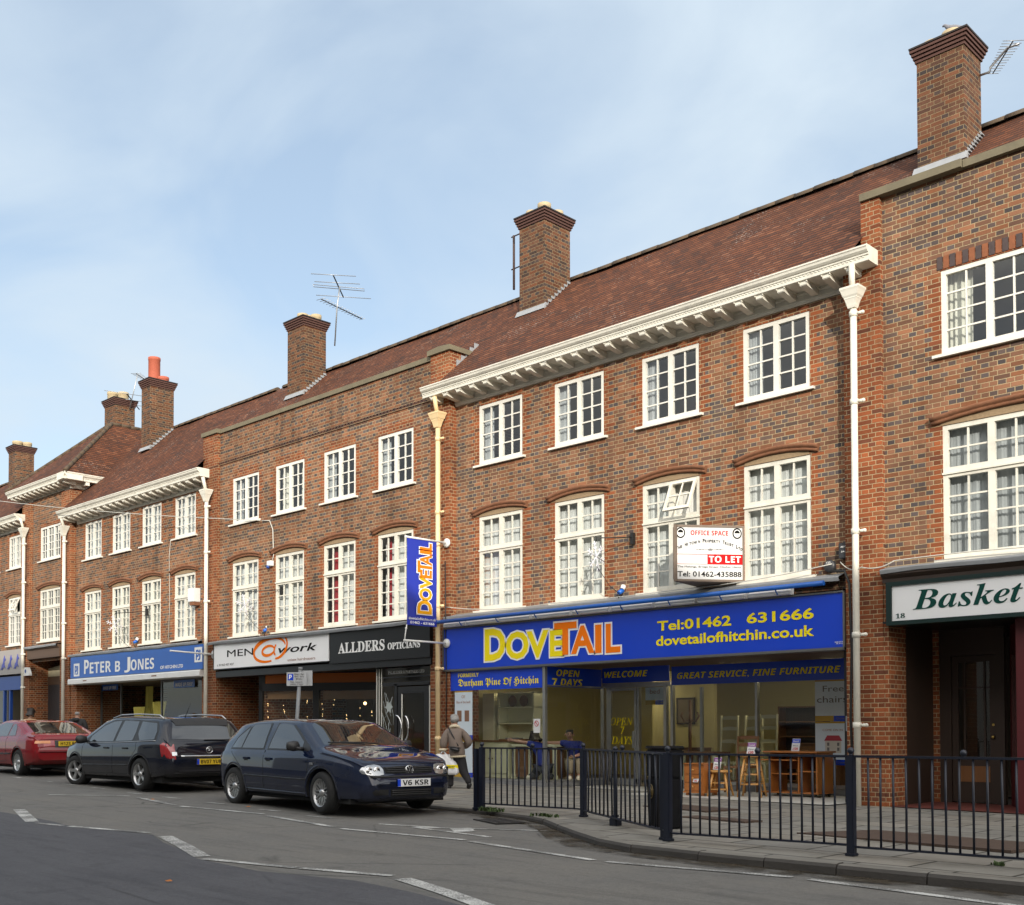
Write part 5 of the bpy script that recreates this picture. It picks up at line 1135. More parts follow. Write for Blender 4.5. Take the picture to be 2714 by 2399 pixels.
M('tyre', (.012, .012, .012), .85, .2, 20, .3, 60, local=True); M('alloy', (.46, .46, .46), .3, .08, 8, local=True, metal=.85); M('well', (.006, .006, .006), .9, .1)
M('trim_black', (.014, .014, .015), .5, .15, 12, local=True); M('lamp_red', (.26, .006, .010), .15, .15, 30, local=True, coat=1.0); M('lamp_amber', (.55, .16, .012), .15, .15, 30, local=True, coat=1.0)
M('lamp_clear', (.36, .37, .38), .10, .2, 26, local=True, metal=.75, coat=1.0); M('plate_white', (.66, .66, .66), .4, .03, 4); M('plate_yellow', (.62, .42, .02), .4, .05, 4)
def wheel(par, x, y, r, wd, side, style, steer=0.0):
    M3 = Matrix.Translation((x, y, r)) @ Matrix.Rotation(steer, 4, 'Z')
    def fix(mb): mb.v = [tuple(M3 @ Vector(p)) for p in mb.v]
    s_ = side; rr = r * .66
    T = MB(); T.lathe((0, 0, 0), [(rr, -wd * .5), (rr + .01, -wd * .52), (r - .03, -wd * .5), (r - .008, -wd * .40), (r, -wd * .25), (r, wd * .25), (r - .008, wd * .40), (r - .03, wd * .5), (rr + .01, wd * .52), (rr, wd * .5)], 40, axis='y', caps=False)
    for k in range(3): q = (k - 1) * wd * .2; T.lathe((0, q, 0), [(r + .001, -.004), (r + .001, .004)], 40, 1, 'y', False)
    fix(T); w_ = T.build('wheel', ['tyre', 'well'], par)
    G = MB(); o = s_ * wd * .46
    G.lathe((0, 0, 0), [(rr, s_ * wd * .5), (rr - .012, o), (rr - .022, o - s_ * .02), (rr - .03, -s_ * wd * .3)], 40, axis='y', caps=False)
    n = {'star': 5, 'cross': 9, 'disc': 14}[style]
    for k in range(n):
        a = 2 * math.pi * k / n
        def spoke(a0, a1, r0, r1, h0, h1, d=.02):
            p0 = Vector((math.cos(a0), 0, math.sin(a0))) * r0; p1 = Vector((math.cos(a1), 0, math.sin(a1))) * r1; t = (p1 - p0).normalized(); n_ = Vector((-t.z, 0, t.x))
            yo, yi = o - s_ * .012, o - s_ * .035
            A = [p0 + n_ * h0, p0 - n_ * h0, p1 - n_ * h1, p1 + n_ * h1]
            F_ = [(p.x, yo - (s_ * .012 if i < 2 else 0), p.z) for i, p in enumerate(A)]; B_ = [(p.x, yi - s_ * .02, p.z) for p in A]
            G.face(F_); 
            for i in range(4): G.face([F_[i], B_[i], B_[(i + 1) % 4], F_[(i + 1) % 4]])
        if style == 'star': spoke(a, a, .05, rr - .02, .030, .034)
        elif style == 'cross': spoke(a - .12, a + .2, .05, rr - .02, .008, .010); spoke(a + .12, a - .2, .05, rr - .02, .008, .010)
        else: spoke(a, a, .06, rr - .02, .014, .022)
    G.lathe((0, 0, 0), [(.001, o), (.03, o), (.055, o - s_ * .012), (.06, o - s_ * .05)], 20, axis='y', caps=False)
    fix(G); G.build('rim', 'alloy', w_)
    Dk = MB(); Dk.lathe((0, 0, 0), [(.001, o - s_ * .065), (rr - .025, o - s_ * .065)], 28, axis='y', caps=False); fix(Dk); Dk.build('brake_disc', 'well', w_)
    return w_
class Car:
    def __init__(s, name, label, loc, ang, paint, spec, K=1.10):
        s.t = thing(name, label, 'car', loc, None, True, (0, R(0.0), R(ang))); s.t.scale = K if isinstance(K, tuple) else (K, K, K); s.sp = spec; s.paint = paint
        sx = sorted(spec['xs']); n = 84; x0, x1 = sx
        st = [x0 + (x1 - x0) * (0.5 - 0.5 * math.cos(math.pi * i / n)) * .35 + (x1 - x0) * i / n * .65 for i in range(n + 1)]
        g = MB(); rows = []
        for x in st:
            tp, be, si, hw = [smooth_tab(spec[k], x) for k in ('top', 'belt', 'sill', 'hw')]
            be = min(be, tp - .015); h = tp - be; e = min(.075, h * .55); rw = hw - .045 - max(0, h - .06) * spec.get('tumble', .40); rw = max(rw, .3)
            half = [(0, si), (hw - .12, si), (hw - .035, si + .05), (hw - .004, si + .18), (hw, (si + be) * .5 + .04), (hw - .008, be - .10), (hw - .02, be - .03), (hw - .045, be), (hw - .045 + (rw - hw + .045) * .5 + h * .02, be + (h - e) * .5), (rw + .006, tp - e), (rw - .035, tp - e * .42), (rw - .11, tp - e * .16), (rw * .55, tp - .004), (0, tp)]
            rows.append([(x, y, z) for y, z in half] + [(x, -y, z) for y, z in half[-2:0:-1]])
        g.grid(rows, 0, True); g.face(rows[0][::-1]); g.face(rows[-1])
        body = g.build('body', paint); cut = MB()
        for ax in spec['axles']:
            for sd_ in (-1, 1):
                ring = [(ax + spec['arch'] * math.cos(k * math.pi / 16), spec['r'] + spec['arch'] * math.sin(k * math.pi / 16)) for k in range(-1, 18)] + [(ax - spec['arch'], -.2), (ax + spec['arch'], -.2)]
                cut.prism(ring, 'y', sd_ * (spec['W'] / 2 - .26), sd_ * (spec['W'] / 2 + .3))
        co = cut.build('cutter', 'well')
        body.data.materials.append(MATS['well'])
        md = body.modifiers.new('b', 'BOOLEAN'); md.object = co; md.operation = 'DIFFERENCE'; md.solver = 'EXACT'
        try: md.material_mode = 'TRANSFER'
        except Exception: pass
        dg = bpy.context.evaluated_depsgraph_get(); dg.update(); me = bpy.data.meshes.new_from_object(body.evaluated_get(dg))
        body.modifiers.clear(); body.data = me; bpy.data.objects.remove(co)
        for p in me.polygons: p.use_smooth = True
        try: me.set_sharp_from_angle(angle=R(38))
        except Exception: pass
        bm = bmesh.new(); bm.from_mesh(me); s.bvh = BVHTree.FromBMesh(bm); bm.free(); s.body = body; adopt(body, s.t)
        for ax in spec['axles']:
            for sd_ in (-1, 1):
                A = MB(); rows = []
                for k in range(-1, 18):
                    a = k * math.pi / 16; c_, s_ = math.cos(a), math.sin(a); q = []
                    for rr, oo in ((spec['arch'] - .012, -.03), (spec['arch'] - .008, .004), (spec['arch'] + .018, .010), (spec['arch'] + .05, .002)):
                        px, pz_ = ax + rr * c_, spec['r'] + rr * s_; hh = s.hit((px, sd_ * 3, max(pz_, .26)), (0, -sd_, 0)); yb = abs(hh.y) if hh else spec['W'] / 2 - .03
                        q.append((px, sd_ * ((max(yb, spec['W'] / 2 - .08) if rr < spec['arch'] else yb) + oo), pz_))
                    rows.append(q)
                A.grid(rows); A.build('wheel_arch', paint, s.t)
        for i, ax in enumerate(spec['axles']):
            for sd_ in (-1, 1): wheel(s.t, ax, sd_ * (spec['W'] / 2 - .115), spec['r'], .205, sd_, spec['wheel'], spec.get('steer', 0) if ax == max(spec['axles']) else 0)
        u_ = MB(); u_.box(x0 + .25, x1 - .3, -spec['W'] / 2 + .12, spec['W'] / 2 - .12, .17, .30); u_.build('underbody', 'well', s.t)
    def hit(s, o, d):
        h = s.bvh.ray_cast(Vector(o), Vector(d)); return h[0]
    def P(s, view, u, v, off=.004):
        o, d = {'L': ((u, 3, v), (0, -1, 0)), 'R': ((u, -3, v), (0, 1, 0)), 'F': ((6, u, v), (-1, 0, 0)), 'B': ((-6, u, v), (1, 0, 0)), 'T': ((u, v, 4), (0, 0, -1))}[view]
        h = s.hit(o, d)
        if h is None: return None
        return h - Vector(d) * off
    def patch(s, name, view, outline, mat, off=.004, par=None, rings=5, dens=.06):
        pts = []; o_ = [Vector(p) for p in outline]
        for a, b_ in zip(o_, o_[1:] + o_[:1]):
            k = max(1, int((b_ - a).length / dens))
            for i in range(k): pts.append(a.lerp(b_, i / k))
        c = sum(pts, Vector((0, 0))) / len(pts); g = MB(); rows = []; last = None
        for r_ in range(rings + 1):
            row = []
            for p in pts:
                q = c.lerp(p, max(r_ / rings, .02)); h = s.P(view, q.x, q.y, off)
                if h is None: h = last if last is not None else Vector((0, 0, 0))
                last = h; row.append(h)
            rows.append(row)
        g.grid(rows, 0, True); g.face(rows[0][::-1]); return g.build(name, mat, par or s.t)
    def line(s, name, view, pts, r, mat, off=.002, par=None, n=14):
        q = []
        for a, b_ in zip(pts, pts[1:]):
            for i in range(n): q.append((a[0] + (b_[0] - a[0]) * i / n, a[1] + (b_[1] - a[1]) * i / n))
        q.append(pts[-1]); P_ = [p for p in (s.P(view, u, v, off) for u, v in q) if p is not None]
        if len(P_) < 2: return None
        g = MB(); g.tube(P_, r, 6); return g.build(name, mat, par or s.t)
    def plate(s, view, c, z, text, mat, euro=True, w_=.52, h_=.111):
        sx = 1 if view == 'F' else -1; p = s.P(view, c, z, .012); x = p.x + sx * .012
        g = MB(); g.box(x - .006, x + .006, c - w_ / 2, c + w_ / 2, z - h_ / 2, z + h_ / 2); pl = g.build('number_plate', mat, s.t)
        Rv = (0, sx, 0)
        letters('plate_lettering', [(sans_b(text), (x + sx * .0065, c - sx * (w_ * (.36 if euro else .42)), z - h_ * .34), Rv, ZU, w_ * (.80 if euro else .84), h_ * .68)], 'letter_black', pl)
        if euro: g = MB(); g.box(x - .007, x + .007, c - sx * w_ / 2, c - sx * (w_ / 2 - .045), z - h_ / 2 + .003, z + h_ / 2 - .003); g.build('plate_flash', 'sign_blue', pl)
        return pl
# dark blue hatchback, front to the right
G_ = dict(xs=(-2.07, 2.07), W=1.735, axles=(-1.31, 1.20), r=.315, arch=.365, wheel='cross', steer=R(-4),
    top=[(-2.07, .58), (-2.05, .80), (-2.02, .93), (-1.95, .99), (-1.90, 1.03), (-1.50, 1.34), (-1.38, 1.375), (-1.0, 1.415), (-.4, 1.435), (.1, 1.42), (.33, 1.385), (1.02, 1.005), (1.12, .975), (1.5, .905), (1.8, .83), (1.93, .77), (1.99, .70), (2.03, .62), (2.07, .50)],
    belt=[(-2.07, .55), (-2.0, .86), (-1.7, .91), (-.8, .905), (.6, .885), (1.1, .875), (1.5, .83), (1.8, .76), (1.95, .69), (2.03, .58), (2.07, .46)],
    sill=[(-2.07, .36), (-1.95, .27), (-1.6, .21), (1.6, .20), (1.9, .20), (2.03, .24), (2.07, .30)],
    hw=[(-2.07, .60), (-2.0, .735), (-1.8, .815), (-1.3, .86), (0, .867), (1.2, .862), (1.6, .83), (1.85, .765), (1.98, .68), (2.04, .60), (2.07, .50)])
c = Car('parked_car', 'dark blue five-door hatchback parked nose to the right, nearest of the three cars', (-14.86, 10.98, rz(-14.9)), -6.0, 'navy_paint', G_, (1.13, 1.10, .99))
for vw in 'RL':
    c.patch('window_surround', vw, [(-1.52, .93), (-1.40, 1.14), (-1.10, 1.345), (-.55, 1.365), (-.46, 1.355), (-.42, .93)], 'trim_black', .002)
    c.patch('side_window', vw, [(-1.12, .955), (-1.04, 1.30), (-.98, 1.335), (-.56, 1.345), (-.50, 1.33), (-.46, .955)], 'car_glass', .005)
    c.patch('side_window', vw, [(-1.47, .955), (-1.36, 1.12), (-1.10, 1.30), (-1.15, .955)], 'car_glass', .005)
    c.patch('window_surround', vw, [(-.34, .93), (-.30, 1.36), (-.10, 1.37), (.17, 1.345), (.40, 1.23), (.86, .965), (.84, .925)], 'trim_black', .002)
    c.patch('side_window', vw, [(-.30, .955), (-.265, 1.335), (-.10, 1.345), (.15, 1.32), (.36, 1.21), (.62, 1.06), (.62, .95)], 'car_glass', .005)
    for q in ([(-.38, .93), (-.36, .30), (.66, .27)], [(.78, .28), (.86, .55), (.88, .92)], [(-.40, .30), (-.95, .32), (-1.0, .60), (-1.28, .80), (-1.44, .90)], ): c.line('door_seam', vw, q, .004, 'well', -.001)
    c.line('rub_strip', vw, [(-.95, .52), (.82, .50)], .010, 'trim_black', .002); c.line('sill_line', vw, [(-.92, .30), (.80, .285)], .012, 'navy_paint', .002)
    for hx in (-.30, -.98):
        p = c.P(vw, hx + .10, .79, .012); h = MB(); h.obox(p, (1, 0, 0), (0, 1, 0), (0, 0, 1), .085, .014, .018); h.build('door_handle', 'navy_paint', c.t, bevel=.008)
        c.patch('handle_cup', vw, [(hx + .02, .75), (hx + .02, .80), (hx + .13, .80), (hx + .13, .75)], 'trim_black', .003)
    sgn = -1 if vw == 'R' else 1
    m_ = MB(); m_.lathe((.62, sgn * .93, 1.0), [(.01, -.10), (.065, -.09), (.085, 0), (.075, .07), (.02, .10)], 12, 0, 'y'); m_.v = [(x * .55 + .62 * .45, y, 1.0 + (z - 1.0) * .95) for x, y, z in m_.v]; m_.tube([(.66, sgn * .80, .955), (.64, sgn * .90, .97)], .03, 8); m_.build('wing_mirror', 'trim_black', c.t)
    p = c.P(vw, .98, .74, .006); h = MB(); h.obox(p, (1, 0, 0), (0, 1, 0), (0, 0, 1), .045, .008, .02); h.build('side_repeater', 'lamp_clear', c.t, bevel=.006)
c.patch('windscreen', 'F', [(-.66, 1.02), (-.60, 1.15), (-.53, 1.32), (-.44, 1.365), (0, 1.382), (.44, 1.365), (.53, 1.32), (.60, 1.15), (.66, 1.02), (0, 1.0)], 'car_glass', .006, rings=8)
c.patch('rear_window', 'B', [(-.58, 1.06), (-.50, 1.30), (0, 1.33), (.50, 1.30), (.58, 1.06)], 'car_glass', .006)
for sg in (-1, 1):
    c.patch('headlight', 'F', [(sg * .41, .60), (sg * .40, .67), (sg * .43, .725), (sg * .50, .745), (sg * .60, .735), (sg * .68, .70), (sg * .71, .655), (sg * .69, .615), (sg * .60, .59), (sg * .48, .585)], 'lamp_clear', .012, rings=6, dens=.03)
    for yy, rr in ((.50, .05), (.61, .048)):
        p = c.P('F', sg * yy, .66, .016); g = MB(); g.lathe((p.x, p.y, p.z), [(rr, -.004), (rr * .8, .004), (rr * .35, -.004), (.001, .006)], 16, axis='x', caps=False); g.build('lamp_reflector', 'chrome', c.t)
    c.patch('tail_light', 'B', [(sg * .60, .80), (sg * .60, .95), (sg * .75, .93), (sg * .76, .80)], 'lamp_red', .006)
    c.patch('fog_grille', 'F', [(sg * .36, .30), (sg * .36, .385), (sg * .55, .385), (sg * .58, .345), (sg * .55, .30)], 'well', .006)
c.patch('grille', 'F', [(-.38, .615), (-.39, .70), (0, .72), (.39, .70), (.38, .615), (0, .60)], 'well', .006)
for z in (.632, .660, .688): c.line('grille_bar', 'F', [(-.36, z), (.36, z + .002)], .009, 'trim_black', .012)
c.patch('bumper_grille', 'F', [(-.32, .28), (-.32, .385), (.32, .385), (.32, .28)], 'well', .006)
for z in (.305, .333, .362): c.line('bumper_bar', 'F', [(-.31, z), (.31, z)], .008, 'trim_black', .010)
c.line('bumper_strip', 'F', [(-.60, .565), (.60, .565)], .016, 'trim_black', .003); c.line('bonnet_seam', 'F', [(-.66, .755), (-.4, .745), (0, .735), (.4, .745), (.66, .755)], .004, 'well', 0)
c.plate('F', 0.03, .475, 'V6 KSR', 'plate_white')
p = c.P('F', 0, .66, .022); g = MB(); n = 24
ring = [(p.x, p.y + .062 * math.cos(k * 2 * math.pi / n), p.z + .062 * math.sin(k * 2 * math.pi / n)) for k in range(n + 1)]; g.tube(ring, .006, 6, caps=False)
for pl in ([(-.028, .052), (0, .006), (.028, .052)], [(-.055, .026), (-.024, -.05), (0, -.002), (.024, -.05), (.055, .026)]): g.tube([(p.x + .002, p.y + a, p.z + b_) for a, b_ in pl], .0055, 6)
g.build('badge', 'chrome', c.t)
for sg in (-1, 1): g = MB(); g.tube([c.P('F', sg * .12 + .1, 1.025, .012), c.P('F', sg * .12 - .18, 1.055, .014), c.P('F', sg * .12 - .44, 1.06, .014)], .007, 6); g.build('wiper', 'trim_black', c.t)
g = MB(); g.tube([(-1.15, 0, 1.405), (-1.35, 0, 1.55)], [.006, .003], 6); g.build('aerial', 'trim_black', c.t)
# blue-black estate, tail to the right
E_ = dict(xs=(-2.26, 2.26), W=1.79, axles=(-1.37, 1.33), r=.325, arch=.375, wheel='star', steer=R(14),
    top=[(-2.26, .60), (-2.24, .84), (-2.18, .98), (-2.12, 1.06), (-1.92, 1.36), (-1.82, 1.42), (-1.5, 1.455), (-.5, 1.485), (.1, 1.475), (.45, 1.41), (1.22, 1.01), (1.32, .975), (1.8, .88), (2.05, .79), (2.16, .70), (2.22, .58), (2.26, .46)],
    belt=[(-2.26, .57), (-2.2, .92), (-1.9, .97), (0, .93), (1.0, .90), (1.4, .88), (1.8, .81), (2.08, .70), (2.2, .55), (2.26, .42)],
    sill=[(-2.26, .40), (-2.15, .28), (-1.8, .23), (1.8, .20), (2.1, .22), (2.26, .30)],
    hw=[(-2.26, .66), (-2.18, .80), (-2.0, .855), (-1.4, .89), (0, .895), (1.3, .885), (1.8, .84), (2.05, .75), (2.18, .64), (2.26, .50)])
c = Car('parked_car', 'blue-black estate car parked tail to the right, middle of the three cars', (-21.55, 11.42, rz(-21.5)), 178.0, 'blueblack_paint', E_, (1.10, 1.08, .965))
for vw in 'LR':
    c.patch('window_surround', vw, [(-1.88, 1.0), (-1.84, 1.20), (-1.70, 1.36), (-.60, 1.415), (.05, 1.40), (.40, 1.31), (.98, .99), (.96, .945), (-.5, .955)], 'trim_black', .002)
    c.patch('side_window', vw, [(-1.80, 1.01), (-1.79, 1.18), (-1.68, 1.325), (-1.12, 1.365), (-1.16, 1.12), (-1.30, .99)], 'car_glass', .005)
    c.patch('side_window', vw, [(-1.02, .985), (-1.05, 1.14), (-1.0, 1.365), (-.40, 1.385), (-.36, .97)], 'car_glass', .005)
    c.patch('side_window', vw, [(-.27, .965), (-.29, 1.385), (.04, 1.37), (.36, 1.285), (.74, 1.075), (.78, .955)], 'car_glass', .005)
    c.line('chrome_strip', vw, [(-1.86, .985), (-.5, .945), (.9, .925)], .010, 'alloy', .004)
    for q in ([(-.33, .93), (-.33, .33), (.90, .30)], [(.92, .30), (1.0, .60), (.98, .92)], [(-.35, .32), (-.98, .33), (-1.02, .60), (-1.25, .82), (-1.22, .96)]): c.line('door_seam', vw, q, .004, 'well', -.001)
    c.line('rub_strip', vw, [(-.96, .50), (.92, .47)], .012, 'trim_black', .002)
    for hx in (-.16, -.92):
        p = c.P(vw, hx + .08, .83, .012); h = MB(); h.obox(p, (1, 0, 0), (0, 1, 0), (0, 0, 1), .09, .014, .016); h.build('door_handle', 'trim_black', c.t, bevel=.008)
    sgn = 1 if vw == 'L' else -1
    m_ = MB(); m_.lathe((.80, sgn * .98, 1.0), [(.01, -.11), (.07, -.10), (.09, 0), (.08, .08), (.02, .11)], 12, 0, 'y'); m_.v = [(x * .6 + .80 * .4, y, z) for x, y, z in m_.v]; m_.tube([(.82, sgn * .84, .955), (.80, sgn * .94, .97)], .03, 8); m_.build('wing_mirror', 'trim_black', c.t)
    r_ = MB(); r_.tube([(-1.75, sgn * .60, 1.41), (-1.6, sgn * .605, 1.485), (-.8, sgn * .605, 1.515), (-.1, sgn * .60, 1.505), (.25, sgn * .595, 1.44)], .015, 8); r_.build('roof_rail', 'alloy', c.t)
    c.patch('tail_light', vw, [(-2.20, .64), (-2.20, .92), (-2.08, .95), (-2.04, .91), (-2.10, .68)], 'lamp_red', .006)
    c.patch('headlight', vw, [(2.12, .62), (1.90, .68), (1.80, .80), (2.05, .74)], 'lamp_clear', .006)
c.patch('windscreen', 'F', [(-.68, 1.03), (-.54, 1.36), (0, 1.40), (.54, 1.36), (.68, 1.03), (0, 1.01)], 'car_glass', .006, rings=8)
c.patch('rear_window', 'B', [(-.66, 1.02), (-.62, 1.14), (-.53, 1.36), (0, 1.385), (.53, 1.36), (.62, 1.14), (.66, 1.02), (0, 1.0)], 'car_glass', .006, rings=7)
for sg in (-1, 1):
    c.patch('tail_light', 'B', [(sg * .64, .62), (sg * .65, .92), (sg * .76, .93), (sg * .79, .84), (sg * .75, .64)], 'lamp_red', .006); c.patch('reversing_light', 'B', [(sg * .62, .70), (sg * .62, .77), (sg * .70, .77), (sg * .70, .70)], 'lamp_clear', .012)
c.line('chrome_bar', 'B', [(-.56, .685), (.56, .685)], .018, 'chrome', .012); c.line('bumper_seam', 'B', [(-.70, .46), (.70, .46)], .006, 'well', 0); c.line('bumper_edge', 'B', [(-.66, .36), (.66, .36)], .012, 'blueblack_paint', .004); c.line('wiper', 'B', [(.06, 1.0), (-.36, 1.0)], .010, 'trim_black', .018)
c.patch('spoiler', 'T', [(-1.98, -.5), (-1.98, .5), (-1.86, .55), (-1.80, 0), (-1.86, -.55)], 'trim_black', .02)
c.plate('B', 0, .575, 'BV07 YUM', 'plate_yellow')
p = c.P('B', 0, .80, .012); g = MB(); g.tube([(p.x, p.y + .06 * math.cos(k * math.pi / 12), p.z + .06 * math.sin(k * math.pi / 12)) for k in range(25)], .007, 6, caps=False)
for pl in ([(.04, .02), (.01, .035), (-.02, .02), (-.045, .03)], [(.02, -.03), (0, 0), (-.03, 0), (-.035, -.035)], [(.035, 0), (.01, -.005), (-.01, .025)]): g.tube([(p.x - .002, p.y + a, p.z + b_) for a, b_ in pl], .006, 6)
g.build('badge', 'chrome', c.t); g = MB(); g.tube([(-1.55, .1, 1.45), (-1.75, .1, 1.72)], [.008, .003], 6); g.build('aerial', 'trim_black', c.t)
# red coupe, tail to the right, at the left edge
K_ = dict(xs=(-2.02, 2.02), W=1.69, axles=(-1.22, 1.25), r=.30, arch=.345, wheel='disc',
    top=[(-2.02, .60), (-2.0, .80), (-1.95, .90), (-1.86, .915), (-1.75, .93), (-1.62, .955), (-.72, 1.255), (-.5, 1.285), (.05, 1.30), (.3, 1.26), (1.0, .94), (1.1, .915), (1.6, .82), (1.85, .72), (1.95, .60), (2.02, .45)],
    belt=[(-2.02, .57), (-1.95, .84), (-1.6, .875), (0, .86), (1.0, .83), (1.5, .77), (1.85, .66), (2.02, .40)],
    sill=[(-2.02, .36), (-1.9, .26), (-1.6, .21), (1.6, .19), (1.9, .21), (2.02, .28)],
    hw=[(-2.02, .68), (-1.95, .77), (-1.7, .825), (-1.2, .845), (0, .84), (1.2, .845), (1.7, .79), (1.9, .70), (2.02, .56)])
c = Car('parked_car', 'cherry red coupe parked tail to the right, farthest of the three cars', (-28.45, 11.98, rz(-28.5)), 177.0, 'cherry_paint', K_, (1.12, 1.10, 1.02))
for vw in 'LR':
    c.patch('side_window', vw, [(-.98, .92), (-.86, 1.12), (-.74, 1.185), (-.60, 1.20), (-.56, .91)], 'car_glass', .005)
    c.patch('side_window', vw, [(-.50, .905), (-.52, 1.215), (.0, 1.225), (.26, 1.16), (.72, .93), (.70, .89)], 'car_glass', .005)
    c.line('door_seam', vw, [(-.53, .88), (-.54, .32), (.75, .30)], .004, 'well', -.001); c.line('rub_strip', vw, [(-.85, .50), (.9, .47)], .014, 'trim_black', .002)
c.patch('rear_window', 'T', [(-1.58, -.58), (-1.58, .58), (-.82, .50), (-.76, 0), (-.82, -.50)], 'car_glass', .006, rings=7); c.patch('windscreen', 'F', [(-.62, .96), (-.5, 1.20), (0, 1.25), (.5, 1.20), (.62, .96), (0, .94)], 'car_glass', .006)
c.patch('spoiler', 'T', [(-1.98, -.70), (-1.98, .70), (-1.80, .74), (-1.78, 0), (-1.80, -.74)], 'cherry_paint', .035)
c.patch('lamp_panel', 'B', [(-.68, .66), (-.68, .80), (.68, .80), (.68, .66)], 'lamp_red', .004)
for sg in (-1, 1): c.patch('indicator', 'B', [(sg * .42, .735), (sg * .42, .80), (sg * .72, .80), (sg * .74, .735)], 'lamp_amber', .008)
c.patch('plate_recess', 'B', [(-.33, .645), (-.33, .805), (.33, .805), (.33, .645)], 'trim_black', .010)
c.plate('B', 0, .73, 'H123 BEW', 'plate_yellow', euro=False, h_=.115); c.line('bumper_seam', 'B', [(-.74, .54), (.74, .54)], .008, 'well', .001)
p = c.P('B', .0, .60, .012); g = MB(); g.lathe((p.x, p.y, p.z), [(.035, 0), (.035, -.006)], 14, axis='x'); g.build('badge', 'trim_black', c.t)
g = MB(); g.tube([(-2.0, -.25, .33), (-2.1, -.25, .34), (-2.12, -.25, .39)], .02, 8); g.ball((-2.12, -.25, .41), .03); g.build('tow_ball', 'galv', c.t); g = MB(); g.tube([(-1.8, -.4, .28), (-2.06, -.4, .28)], .028, 10); g.build('exhaust', 'galv', c.t)
# ------------------------------------------------------------------ street furniture
M('railing_paint', (.006, .009, .020), .4, .25, 10, dirt=.2); M('bin_plastic', (.006, .006, .007), .7, .2, 8, dirt=.3, spec=.12)
rl = thing('guard_railing', 'dark navy pedestrian railing along the kerb with ball-topped posts', 'railing', (-7.5, 10.2, 0))
posts = [(-12.22, 11.86), (-10.30, 11.96), (-7.52, 10.16), (-5.42, 10.33), (-3.3, 10.42), (-1.2, 10.5)]
TZ = .955
def post(x, y, zt=TZ + .01, w_=.038, ball=True, zb=None):
    zb = pz(x) - .02 if zb is None else zb
    g = MB(); g.box(x - w_, x + w_, y - w_, y + w_, zb, zt); g.box(x - w_ - .012, x + w_ + .012, y - w_ - .012, y + w_ + .012, zb + .02, zb + .05)
    p = g.build('post', 'railing_paint', rl, bevel=.006)
    if ball: b_ = MB(); b_.lathe((x, y, zt), [(.022, 0), (.018, .015)], 10); b_.ball((x, y, zt + .045), .034, n=8); b_.build('ball_finial', 'railing_paint', p)
for x, y in posts: post(x, y)
post(-12.33, 11.85, TZ - .01, .035, False); post(-7.64, 10.25, TZ - .005, .035, False); post(-9.16, 11.26, TZ - .02, .022, True, .09)
g = MB(); g.box(-9.22, -9.10, 11.20, 11.32, pz(-9.1) - .02, .10); g.build('foot', 'railing_paint', rl, bevel=.01)
nb = [15, 17, 16, 15, 15]
for (a, b_), n in zip(zip(posts, posts[1:]), nb):
    a3, b3 = Vector((*a, 0)), Vector((*b_, 0)); d = (b3 - a3).normalized(); a3 += d * .05; b3 -= d * .05; nn = Vector((-d.y, d.x, 0))
    for nm, z0, hz in (('top_rail', TZ, .012), ('bottom_rail', .10, .010)):
        g = MB(); c = (a3 + b3) / 2; g.obox((c.x, c.y, z0 + (0 if nm[0] == 't' else pz(c.x))), d, nn, (0, 0, 1), (b3 - a3).length / 2, .022, hz); g.build(nm, 'railing_paint', rl)
    for i in range(n):
        p = a3.lerp(b3, (i + 1) / (n + 1)); j = random.uniform(-.006, .006); g = MB(); zb = .10 + pz(p.x)
        bow = random.uniform(-.025, .025) if a == posts[1] else j
        g.tube([(p.x, p.y, zb), (p.x + bow * .8, p.y - bow * .4, (zb + TZ) / 2), (p.x, p.y, TZ)], .012, 6); g.build('bar', 'railing_paint', rl)
    p = a3.lerp(b3, .52); g = MB(); g.ball((p.x, p.y, TZ + .045), .032, n=8); g.lathe((p.x, p.y, TZ + .01), [(.02, 0), (.016, .015)], 8); g.build('ball_finial', 'railing_paint', rl)
bn = thing('litter_bin', 'black square litter bin with round gold emblem standing behind the railing', 'bin', (-8.62, 11.3, 0)); bx, by, bz = -8.50, 11.42, pz(-8.6)
def frustum(mb, cx, cy, z0, z1, h0, h1, ang_, mi=0):
    c_, s_ = math.cos(ang_), math.sin(ang_); rot = lambda u, v: (cx + u * c_ - v * s_, cy + u * s_ + v * c_)
    A = [(*rot(sx * h0, sy * h0), z0) for sx, sy in ((-1, -1), (1, -1), (1, 1), (-1, 1))]; B_ = [(*rot(sx * h1, sy * h1), z1) for sx, sy in ((-1, -1), (1, -1), (1, 1), (-1, 1))]
    mb.face(A[::-1], mi); mb.face(B_, mi)
    for i in range(4): mb.face([A[i], A[(i + 1) % 4], B_[(i + 1) % 4], B_[i]], mi)
ba = R(-35); g = MB(); frustum(g, bx, by, bz, bz + .62, .165, .185, ba); g.build('body', 'bin_plastic', bn, bevel=.02)
g = MB(); frustum(g, bx, by, bz + .625, bz + .98, .18, .19, ba); g.build('hood', 'bin_plastic', bn, bevel=.02)
g = MB(); frustum(g, bx, by, bz + .985, bz + 1.02, .20, .19, ba); g.build('lid', 'bin_plastic', bn, bevel=.01)
fx = Vector((math.sin(ba), -math.cos(ba), 0)); fu = Vector((math.cos(ba), math.sin(ba), 0)); M('bin_gold', (.20, .14, .05), .5, .2, 8)
cc = Vector((bx, by, bz + .46)) + fx * .183; g = MB(); g.tube([cc + fu * .085 * math.cos(k * math.pi / 12) + Vector((0, 0, .085 * math.sin(k * math.pi / 12))) for k in range(25)], .007, 6, caps=False)
g.tube([cc + fu * a + Vector((0, 0, b_)) for a, b_ in ((-.03, -.05), (-.035, .02), (.0, .05), (.035, .02), (.03, -.05))], .009, 6); g.build('emblem', 'bin_gold', bn)
